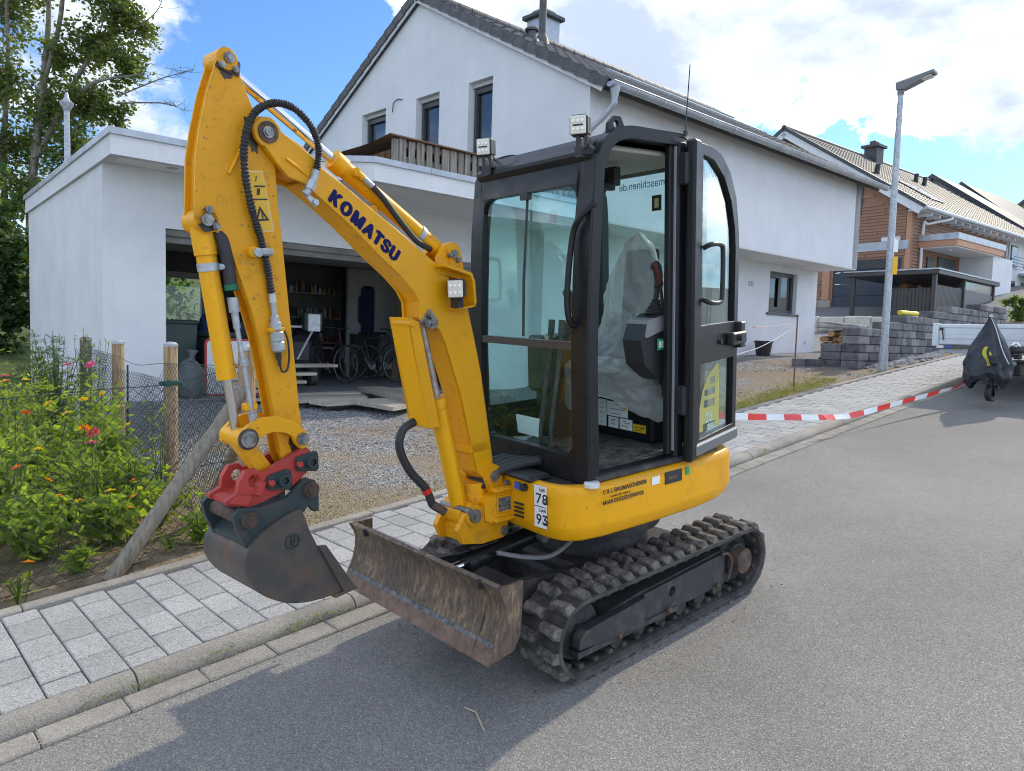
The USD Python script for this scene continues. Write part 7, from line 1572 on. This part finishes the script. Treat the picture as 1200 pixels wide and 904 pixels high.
def flower(kind, x, y, z, size, label, stem=True, ball=False):
    zb = float(tz(x, y)); t = thing('flower', label, 'flower', None, (x, y, zb)); h = z-zb
    obj('stem', tube(smoothpath([(pg.normal(0, .03), pg.normal(0, .03), 0), (pg.normal(0, .02), pg.normal(0, .02), h*.5), (0, 0, h)], 5), .003, 5), STEM, t)
    tilt = pg.normal(0, .25, 2); P = []
    for ring, (n, rr, up) in enumerate(((12, 1.0, .0), (10, .72, .12), (7, .42, .2))):
        for i in range(n):
            a = 6.283*i/n+ring*.3+pg.normal(0, .08); P.append((a, rr, up))
    c = np.array([[math.cos(a)*size*.5*rr, math.sin(a)*size*.5*rr, up*size*.5+(.06 if ball else 0)*size] for a, rr, up in P]); u = np.array([[math.cos(a)*size*.28, math.sin(a)*size*.28, size*(.02-.08*(rr > .9))] for a, rr, up in P]); w = np.array([[-math.sin(a)*size*.12, math.cos(a)*size*.12, 0] for a, rr, up in P])
    q = quads(c, u, w); q = rot(rot(q, tilt[0]-.25, (1, 0, 0)), tilt[1]-.25, (0, 1, 0)); obj('petals', shift(q, [0, 0, h]), PET[kind], t)
    obj('flower_head', shift(trimesh.creation.icosphere(1, size*.13), [0, 0, h+size*.12]), PET['yellow'], t)
    obj('leaf', leaves(np.array([[0, 0, h*q] for q in (.3, .4, .5, .6, .7, .8)])+pg.normal(0, .015, (6, 3)), .07, pg), LG[0], t)
seen_ = set()
spots = [(1.62, 4.98, .32, .22), (1.30, 4.95, .36, .26), (.92, 4.9, .40, .28), (.5, 4.85, .42, .3), (.12, 4.95, .42, .3), (1.55, 5.35, .46, .26), (1.18, 5.38, .55, .3), (.75, 5.4, .58, .32), (.3, 5.45, .6, .32), (-.2, 5.5, .6, .34), (1.5, 5.9, .58, .28), (1.1, 5.95, .68, .32), (.62, 6.0, .70, .34), (.1, 6.1, .7, .36), (1.55, 6.5, .66, .28), (1.12, 6.6, .74, .34), (.55, 6.7, .76, .36), (-.1, 6.8, .74, .4), (.2, 7.5, .8, .42), (1.0, 7.4, .78, .36), (-.7, 5.9, .6, .4), (-.8, 6.9, .7, .45), (-.5, 7.9, .8, .5), (.55, 8.2, .8, .45)]
lbl = ['leafy {} plant {} in the flower bed', ]
tone = ['bright green', 'fresh green', 'yellow-green', 'mid green']
for k, (x, y, h, w) in enumerate(spots):
    where = ('next to the fence' if x > 1.4 else 'near the diagonal fence brace' if x > 1.0 else 'in the middle' if x > .4 else 'at the left edge')
    row = ('in the front row by the pavement', 'in the second row', 'in the third row', 'in the fourth row', 'at the back')[min(4, int((y-4.8)/.5))]
    lab = f'{tone[k % 4]} bed plant {where}, {row}'
    if lab in seen_: lab = lab.replace('bed plant', 'bed plant, the further one')
    seen_.add(lab)
    bushy(lab, x, y, h, w, int(520*(w/.3)), .072 if k % 3 else .055, (LG[0], LG[1]) if k % 4 else (LG[3], LG[0]), slim=.5 if k % 3 else .38)
for k, (x, y, h, w, n, lb) in enumerate(((1.72, 4.55, .20, .17, 90, 'low leafy weed with long leaves at the foot of the fence brace'), (1.52, 4.50, .11, .10, 40, 'small weed beside the foot of the brace'), (1.05, 4.55, .17, .10, 40, 'broad-leaved weed alone on the sandy soil before the bed'), (.72, 4.33, .14, .07, 30, 'small seedling on the soil close to the edging stone'), (.35, 4.6, .25, .14, 80, 'low green weed at the left end of the sandy strip'))):
    bushy(lb, x, y, h, w, n, .11 if k in (0, 2) else .06, (LG[1], LG[0]), 'weed', 'weed', .3, 7)
# feathery asparagus-like bush before the garage wall
def feathery(label, x, y, h, w, n):
    z = float(tz(x, y)); t = thing('feathery_bush', label, 'bush', None, (x, y, z)); st, lv = [], []
    for i in range(n):
        a = pg.uniform(0, 6.28); r_ = w*pg.uniform(.2, 1.0); tip = np.array([math.cos(a)*r_, math.sin(a)*r_, h*pg.uniform(.65, 1.0)])
        P = smoothpath([(0, 0, 0), tip*[.35, .35, .5], tip], 8); st.append(tube(P, np.linspace(.006, .002, len(P)), 4, False))
        for j in range(3, len(P)-1):
            for s_ in range(2):
                d = unit(1, pg)[0]; d[2] = abs(d[2])*.7; tip2 = P[j]+d*.16*(1-j/len(P)*.6); st.append(tube([P[j], tip2], .0016, 3, False))
                k = 9; q = P[j]+(tip2-P[j])*pg.random((k, 1)); lv.append(q+pg.normal(0, .008, (k, 3)))
    obj('stems', st, STEM, t); obj('foliage', leaves(np.vstack(lv), .034, pg, .0, .18), LG[2], t)
feathery('tall feathery blue-green bush rising before the garage corner', 1.62, 7.75, 1.15, .48, 34)
feathery('lower feathery green bush left of the tall one', .75, 8.3, .85, .55, 26)
feathery('soft dark green feathery bush at the left edge behind the flowers', -.1, 8.9, .75, .6, 30)
for k, (kd, x, y, z, s, lb) in enumerate((('pink', 1.57, 7.11, 1.24, .062, 'pink zinnia, the left of the two tall ones before the fence post'), ('pink', 1.54, 6.30, 1.28, .062, 'pink zinnia, the right of the two tall ones, over the grey post'), ('pink', 1.26, 5.13, .84, .066, 'large pink zinnia in the front of the bed'), ('pink', 1.31, 5.30, .88, .065, 'pink zinnia just behind the large front one'), ('orange', 1.31, 5.50, .89, .058, 'orange-red zinnia above the pink pair'), ('red', .83, 4.98, .75, .05, 'orange-red zinnia low at the left of the bed'), ('red', 1.05, 5.90, .97, .05, 'small red flower among the yellow umbels'), ('orange', 1.04, 6.63, 1.14, .05, 'orange bloom at the left photo edge'), ('pink', 1.06, 6.75, 1.17, .055, 'pale pink zinnia at the left edge above the orange bloom'), ('yellow', 1.30, 5.94, .95, .06, 'yellow flower with a dark eye in mid bed'), ('yellow', 1.44, 6.09, 1.03, .06, 'upper yellow flower of the middle group'), ('yellow', 1.25, 6.27, .99, .06, 'yellow flower left of the middle group'), ('orange', 1.41, 4.83, .63, .036, 'orange marigold on the right, upper'), ('orange', 1.38, 4.72, .55, .036, 'orange marigold on the right, below the upper one'), ('orange', 1.08, 4.66, .58, .036, 'orange marigold in the middle of the front row'), ('orange', 1.34, 4.66, .50, .036, 'lowest orange marigold on the right'), ('orange', .99, 4.75, .60, .036, 'orange marigold left of the middle one'), ('orange', .99, 4.96, .66, .036, 'orange marigold further left, half hidden'), ('yellow', 1.26, 4.74, .60, .05, 'pale yellow flower over the marigolds'), ('orange', .77, 4.34, .36, .045, 'tiny orange flower on a seedling near the edging stone'))):
    flower(kd, x, y, z, s, lb)
def umbel(label, x, y, z):
    zb = float(tz(x, y)); t = thing('yellow_umbel', label, 'flower', None, (x, y, zb)); h = z-zb; c = np.array([[pg.normal(0, .06), pg.normal(0, .06), h+pg.normal(0, .012)] for _ in range(70)])
    obj('stem', [tube([(0, 0, 0), (0, 0, h*.8)], .004, 5)]+[tube([(0, 0, h*.8), tuple(q)], .0015, 3, False) for q in c[::4]], STEM, t); obj('florets', leaves(c, .024, pg, 0, .8), LG[3], t)
for k, (x, y, z) in enumerate(((1.25, 6.45, 1.10), (1.05, 6.3, 1.06), (1.38, 6.3, 1.03), (1.42, 5.75, .92), (1.15, 6.1, .98), (.95, 6.6, 1.12))): umbel(['broad yellow-green dill umbel, highest in the bed', 'yellow-green dill umbel left of the highest', 'yellow-green dill umbel right of the highest', 'yellow-green dill umbel beside the orange-red zinnia', 'yellow-green dill umbel below the highest', 'yellow-green dill umbel at the left edge of the bed'][k], x, y, z)
def wisp(label, x, y, h, n):
    z = float(tz(x, y)); t = thing('tall_stem_plant', label, 'plant', None, (x, y, z)); st, lv = [], []
    for i in range(n):
        a = pg.uniform(0, 6.28); r_ = pg.uniform(.05, .22); hh = h*pg.uniform(.7, 1.1); P = smoothpath([(0, 0, 0), (math.cos(a)*r_*.4, math.sin(a)*r_*.4, hh*.5), (math.cos(a)*r_, math.sin(a)*r_, hh)], 6); st.append(tube(P, np.linspace(.004, .0015, len(P)), 4, False))
        k = 16; q = P[pg.integers(2, len(P), k)]+pg.normal(0, .022, (k, 3)); lv.append(q)
    obj('stems', st, STEM, t); obj('foliage', leaves(np.vstack(lv), .05, pg, -.1, .2), LG[3] if n % 2 else LG[0], t)
for k, (x, y, h, n) in enumerate(((1.7, 5.2, .75, 7), (1.25, 5.1, .78, 6), (.85, 5.2, .85, 9), (1.5, 6.2, 1.0, 8), (1.15, 5.7, .95, 7), (.7, 5.8, 1.0, 8), (1.7, 6.8, 1.05, 8), (1.3, 7.0, 1.1, 9), (.9, 6.9, 1.1, 8), (.6, 6.4, 1.05, 7), (1.75, 7.4, 1.1, 6), (.35, 5.1, .8, 8))):
    wisp(['thin-stemmed plant closest to the fence brace', 'thin-stemmed plant in front beside the large pink zinnia', 'tuft of thin stems before the orange-red zinnia', 'tall thin stems behind the marigolds', 'slender yellow-green stems in the middle of the bed', 'tuft of slender stems left of mid bed', 'tall slender stems by the middle fence posts', 'wispy stems below the two tall zinnias', 'wispy stems below the dill umbels', 'slender stems at the left among the dill', 'thin stems against the far fence post', 'thin stems low at the left photo edge'][k], x, y, h, n)
for k, (x, y, z) in enumerate(((1.6, 5.6, .88), (1.0, 5.3, .80), (1.35, 5.45, .86), (.75, 5.6, .92), (1.62, 6.3, 1.05), (1.2, 6.75, 1.14), (.9, 6.2, 1.03))):
    flower('yellow', x, y, z, .045, ['small yellow flower beside the fence mesh', 'small yellow flower low in the front', 'small yellow flower above the pink pair', 'small yellow flower at the left', 'small yellow flower by the grey post', 'small yellow flower among the dill, upper', 'small yellow flower among the dill, lower'][k])
# weeds in the kerb joints
wc = []
for i in range(150):
    x = pg.choice([.35, .78, .92, 1.28, 1.55, 1.62, 1.75, 4.2, 6.1])+pg.normal(0, .05); y = 3.02+pg.normal(0, .012)
    wc.append((x, y, float(rz(x, y))+.02+pg.uniform(0, .03)))
tag(obj('kerb_weeds', leaves(np.array(wc), .032, pg, 0, .18), LG[1]), 'little tufts of weeds growing in the joint below the kerb', 'weeds', kind='stuff')
gc = []
for i in range(2600):
    x = pg.uniform(6.3, 11.8); y = 4.2+yo(x)+abs(pg.normal(0, .22))+.25*(x > 9)*pg.random()
    if meshkit.noise(np.array([[x*1.3, y*2, 0]]), 4)[0] > .42: gc.append((x, y, float(tz(x, y))+.02+pg.uniform(0, .025)))
tag(obj('verge_grass', leaves(np.array(gc), .07, pg, -.2, .14), leafmat('dry_grass', (.16, .17, .05), (.36, .30, .12), .35)), 'thin dry grass between the pavement edging and the gravel', 'grass', kind='stuff')
dry = [(pg.uniform(2.1, 6), 4.25+abs(pg.normal(0, .35)), 0) for _ in range(500)]
tag(obj('dry_weeds', leaves(np.array([(x, y, float(tz(x, y))+.012+pg.uniform(0, .015)) for x, y, _ in dry]), .05, pg, -.1, .16), '/World/Looks/dry_grass'), 'scattered dry weeds on the sandy yard', 'weeds', kind='stuff')
kp_ = pebble(np.random.default_rng(3)); V, Fc, o = [], [], 0
for i in range(1500):
    x = pg.uniform(-.2, 9); y = 3.018+abs(pg.normal(0, .012))*(-1 if i % 4 else .4) if i % 3 else 2.88+pg.normal(0, .03); s_ = pg.uniform(.0015, .0045)
    v = np.asarray(kp_.vertices)*s_+[x, y+float(yo(x)), float(rz(x, y))+(.010 if 2.887 < y < 3.014 else .014 if y >= 3.014 else .002)]; V.append(v); Fc.append(kp_.faces+o); o += len(v)
tag(obj('gutter_grit', trimesh.Trimesh(np.vstack(V), np.vstack(Fc), process=False), noisy('grit', (.18, .15, .11), (.42, .38, .31), 9, .95)), 'fine sandy grit gathered in the gutter joint along the kerb', 'grit', kind='stuff')
V, Fc, o = [], [], 0
for i in range(420):
    mx_, my_ = pg.uniform(-.85, .9), pg.choice([-.39, .39])+pg.normal(0, .12); q = org_+fw_*mx_+lf_*my_; s_ = pg.uniform(.002, .007)
    v = np.asarray(kp_.vertices)*s_+[q[0], q[1], float(rz(q[0], q[1]))+.002]; V.append(v); Fc.append(kp_.faces+o); o += len(v)
tag(obj('soil_crumbs', trimesh.Trimesh(np.vstack(V), np.vstack(Fc), process=False), noisy('dry_soil_crumb', (.13, .10, .07), (.27, .22, .16), 20, .95)), 'dry soil crumbs dropped on the asphalt round the tracks', 'dirt', kind='stuff')
tag(obj('straw', tube([(1.69, 1.83, float(rz(1.69, 1.83))+.006), (1.74, 1.93, float(rz(1.74, 1.93))+.010), (1.735, 1.99, float(rz(1.735, 1.99))+.006)], .0028, 5), plain('dry_straw', (.5, .42, .25), .8)), 'single dry straw lying on the asphalt before the track', 'straw')

# ------------------------------------------------------------------ trees and bushes
BARK = noisy('tree_bark', (.11, .095, .075), (.24, .21, .17), 5, .9, .6, 30)
LT = [leafmat('tree_leaf', (.13, .16, .055), (.24, .25, .09), .52), leafmat('tree_leaf_dark', (.075, .11, .04), (.15, .18, .07), .48), leafmat('hazel_leaf', (.03, .07, .022), (.075, .125, .04), .32)]
rt = np.random.default_rng(99)
RR, FF = np.array([math.sin(YAW), -math.cos(YAW), 0]), np.array([math.cos(YAW), math.sin(YAW), 0])
def tree(label, base, limbs, leafsets, r0, name='tree', lsize=.2, twigs=()):
    """limbs: lists of (right, depth, up, radius) points in metres from the base; leafsets: clumps (right, depth, up, spread, count)."""
    base = (base[0], base[1], float(hill(np.array(base[0]), np.array(base[1])))); t = thing(name, label, 'tree', None, base)
    tr_ = []
    for L in limbs:
        L = np.array(L); P = smoothpath(np.array([RR*a+FF*b+[0, 0, c] for a, b, c, _ in L]), 6); r_ = np.interp(np.linspace(0, 1, len(P)), np.linspace(0, 1, len(L)), L[:, 3]); tr_.append(tube(P, r_, 9))
    obj('trunk', tr_, BARK, t, True)
    tw, C_ = [], []
    for a, b, c, sp, n in leafsets:
        o = RR*a+FF*b+np.array([0, 0, c]); n = int(n*2.1); k = max(3, n//60)
        for i in range(k):
            d = unit(1, rt)[0]*sp*rt.uniform(.5, 1.3); e = o+d; tw.append(tube(smoothpath([o, o+d*.5+rt.normal(0, .12*sp, 3), e], 4), np.linspace(.022, .006, 9), 4, False))
            m_ = n//k; q = o+d*rt.beta(2.4, 1.3, (m_, 1)); C_.append(q+rt.normal(0, .17*sp, (m_, 3)))
    for P in twigs:
        P = np.array([RR*a+FF*b+[0, 0, c] for a, b, c in P]); P = smoothpath(P, 5); tw.append(tube(P, np.linspace(.03, .006, len(P)), 4, False))
        for j in range(2, len(P)):
            for _ in range(3):
                d = unit(1, rt)[0]; d[2] = abs(d[2])*.4-.1; tw.append(tube(smoothpath([P[j], P[j]+d*.35, P[j]+d*.7+[0, 0, .1*rt.normal()]], 4), np.linspace(.01, .004, 9), 3, False))
    obj('branches', tw, BARK, t); C_ = np.vstack(C_); h_ = rt.random(len(C_)) < .55
    obj('crown', leaves(C_[h_], lsize, rt, .1, .62), LT[0], t); obj('crown', leaves(C_[~h_], lsize, rt, .1, .62), LT[1], t)
    return t
tree('tall tree with several thin trunks and loose crown behind the garage', (5.0, 28.6, 1.0),
     [[(.3, 0, -1, .15), (.35, 0, 3, .13), (.75, 0, 6.5, .11), (.9, .2, 9.5, .07), (.7, .2, 13, .04)], [(.6, 0, 4.6, .09), (1.9, .2, 7.4, .07), (2.9, .4, 9.0, .045), (3.6, .3, 10.0, .03)], [(-.2, 0, -1, .12), (-.6, .1, 4, .10), (-.45, .2, 8, .065), (-.6, .2, 13, .05)], [(.75, 0, 6.6, .07), (1.6, -.2, 9.6, .07), (1.3, -.3, 13, .03)], [(1.3, .1, 6.0, .09), (2.6, -.3, 6.9, .06), (4.2, -.4, 7.2, .02)]],
     [(-.8, 0, 12.0, 1.3, 900), (.6, .4, 12.6, 1.3, 800), (1.6, -.2, 11.6, 1.0, 560), (-.9, .5, 9.6, 1.2, 760), (.3, -.3, 10.2, 1.0, 480), (2.9, .2, 10.0, 1.0, 760), (3.5, .2, 9.1, .85, 620), (2.4, .4, 8.4, 1.0, 640), (3.4, .3, 7.7, .8, 520), (1.3, .3, 7.9, .9, 420), (-.8, .2, 7.2, 1.2, 700), (.8, .4, 6.3, 1.1, 700), (2.2, .2, 6.4, .9, 560), (3.0, 0, 6.1, .7, 380), (-.3, .3, 5.0, 1.2, 760), (1.6, .3, 5.0, 1.1, 700), (.1, .1, 3.6, 1.2, 600), (3.8, .2, 11.1, .6, 200), (2.3, .3, 12.3, .7, 160), (-2, .3, 8, 1.5, 700), (-2.1, .3, 11.5, 1.6, 800), (1.6, .3, 3.6, 1.2, 600)],
     .26, lsize=.15, twigs=[[(3.2, 0, 6.6), (4.6, 0, 7.2), (5.6, .2, 7.6)], [(3.2, 0, 6.4), (4.6, .2, 6.5), (5.3, .2, 6.3)], [(3.5, .1, 8.6), (4.4, .2, 9.4), (4.7, .2, 10.2)], [(2.4, .1, 11.6), (3.0, .2, 12.6), (3.3, .2, 13.3)], [(3.4, .2, 10.2), (4.3, .2, 10.6), (4.6, .2, 10.9)]])
def shrub(label, base, clumps, lm, lsize, name='bush'):
    base = (base[0], base[1], float(hill(np.array(base[0]), np.array(base[1]))) if base[1] > 9.8 else base[2]); t = thing(name, label, 'bush', None, base); C_, tw = [], []
    for a, b, c, sp, n in clumps:
        o = RR*a+FF*b+np.array([0, 0, c]); k = max(4, n//60)
        for i in range(k):
            d = unit(1, rt)[0]*sp*rt.uniform(.5, 1.05); tw.append(tube([(0, 0, 0), o*.6, o+d], [.02, .012, .004], 4, False)); q = o+d*rt.beta(3, 1.3, (n//k, 1)); C_.append(q+rt.normal(0, .16*sp, (n//k, 3)))
    C_ = np.vstack(C_); h_ = rt.random(len(C_)) < .5; obj('branches', tw, BARK, t); obj('foliage', leaves(C_[h_], lsize, rt, .2, .65), lm[0], t); obj('foliage', leaves(C_[~h_], lsize, rt, .2, .65), lm[1], t)
shrub('dense hazel bush with broad leaves at the garage rear corner', (2.4, 20.6, 1.0), [(-.7, 0, .5, 1.0, 900), (.7, .1, .5, 1.0, 800), (0, .2, 3.9, .9, 700), (.9, .4, 2.4, .9, 700), (.1, 0, 1.6, .9, 900), (-.5, .3, 2.6, 1.0, 900), (.5, .3, 3.1, .8, 700), (-.2, 0, .7, .9, 600), (.9, .4, 1.2, .8, 500)], (LT[2], LT[1]), .19)
shrub('dark bush below the tall tree at the left edge', (.5, 20.2, .8), [(.6, 0, .4, 1.0, 800), (.9, 0, 1.6, 1.0, 800), (-.5, 0, .3, 1.0, 700), (.4, .3, 4.2, 1.0, 700), (-.2, 0, 1.2, 1.0, 800), (.2, .3, 2.4, 1.0, 800), (-.6, .2, 3.2, .9, 600)], (LT[1], LT[2]), .18)
shrub('thick green bush left of the hazel, seen through the garage window', (5.6, 20.0, .9), [(0, 0, 1.0, 1.1, 900), (.9, .2, 1.6, 1.1, 900), (-.9, .1, 1.9, 1.0, 700), (.2, 0, 2.6, .9, 600)], (LT[2], LG[1]), .17)
shrub('rounded bush further right behind the garage window', (8.6, 19.6, 1.0), [(0, 0, 1.2, 1.1, 900), (.8, .2, 1.9, 1.0, 800)], (LG[1], LT[2]), .17)
shrub('mid height thicket on the slope behind the tree', (-1.5, 31.5, 1.5), [(-1, 0, 2, 1.8, 1200), (1, 0, 3.5, 1.8, 1200), (3, 0, 2.2, 1.8, 1200), (5, .4, 3, 1.8, 1200), (2, 0, 5.2, 1.6, 900)], (LT[1], LT[0]), .26)
shrub('small pale green shrub above the block wall at the far right', (31.2, 6.15, 2.75), [(0, 0, .35, .35, 420), (.3, 0, .6, .35, 380), (-.25, 0, .7, .3, 320), (.1, 0, .15, .35, 300)], (LG[1], LG[2]), .10)
# low grassy bank and an edged path at the far left behind the bed
structure('garden_path', strip(np.stack([np.linspace(-4, 1.4, 14), np.linspace(13.5, 11.2, 14), .42+.0*np.linspace(0, 1, 14)], 1), [(-.3, 0), (-.3, .06), (.3, .06), (.3, 0)]), CONC)
bk = []
for i in range(5200):
    x, y = rt.uniform(-4, 1.7), rt.uniform(9.0, 14); bk.append((x, y, float(hill(np.array(x), np.array(y)) if y > 9.9 else tz(x, y))+.05+rt.uniform(0, .22)))
tag(obj('bank_grass', leaves(np.array(bk), .22, rt, -.25, .12), LG[1]), 'unmown grass on the bank behind the flower bed', 'grass', kind='stuff')
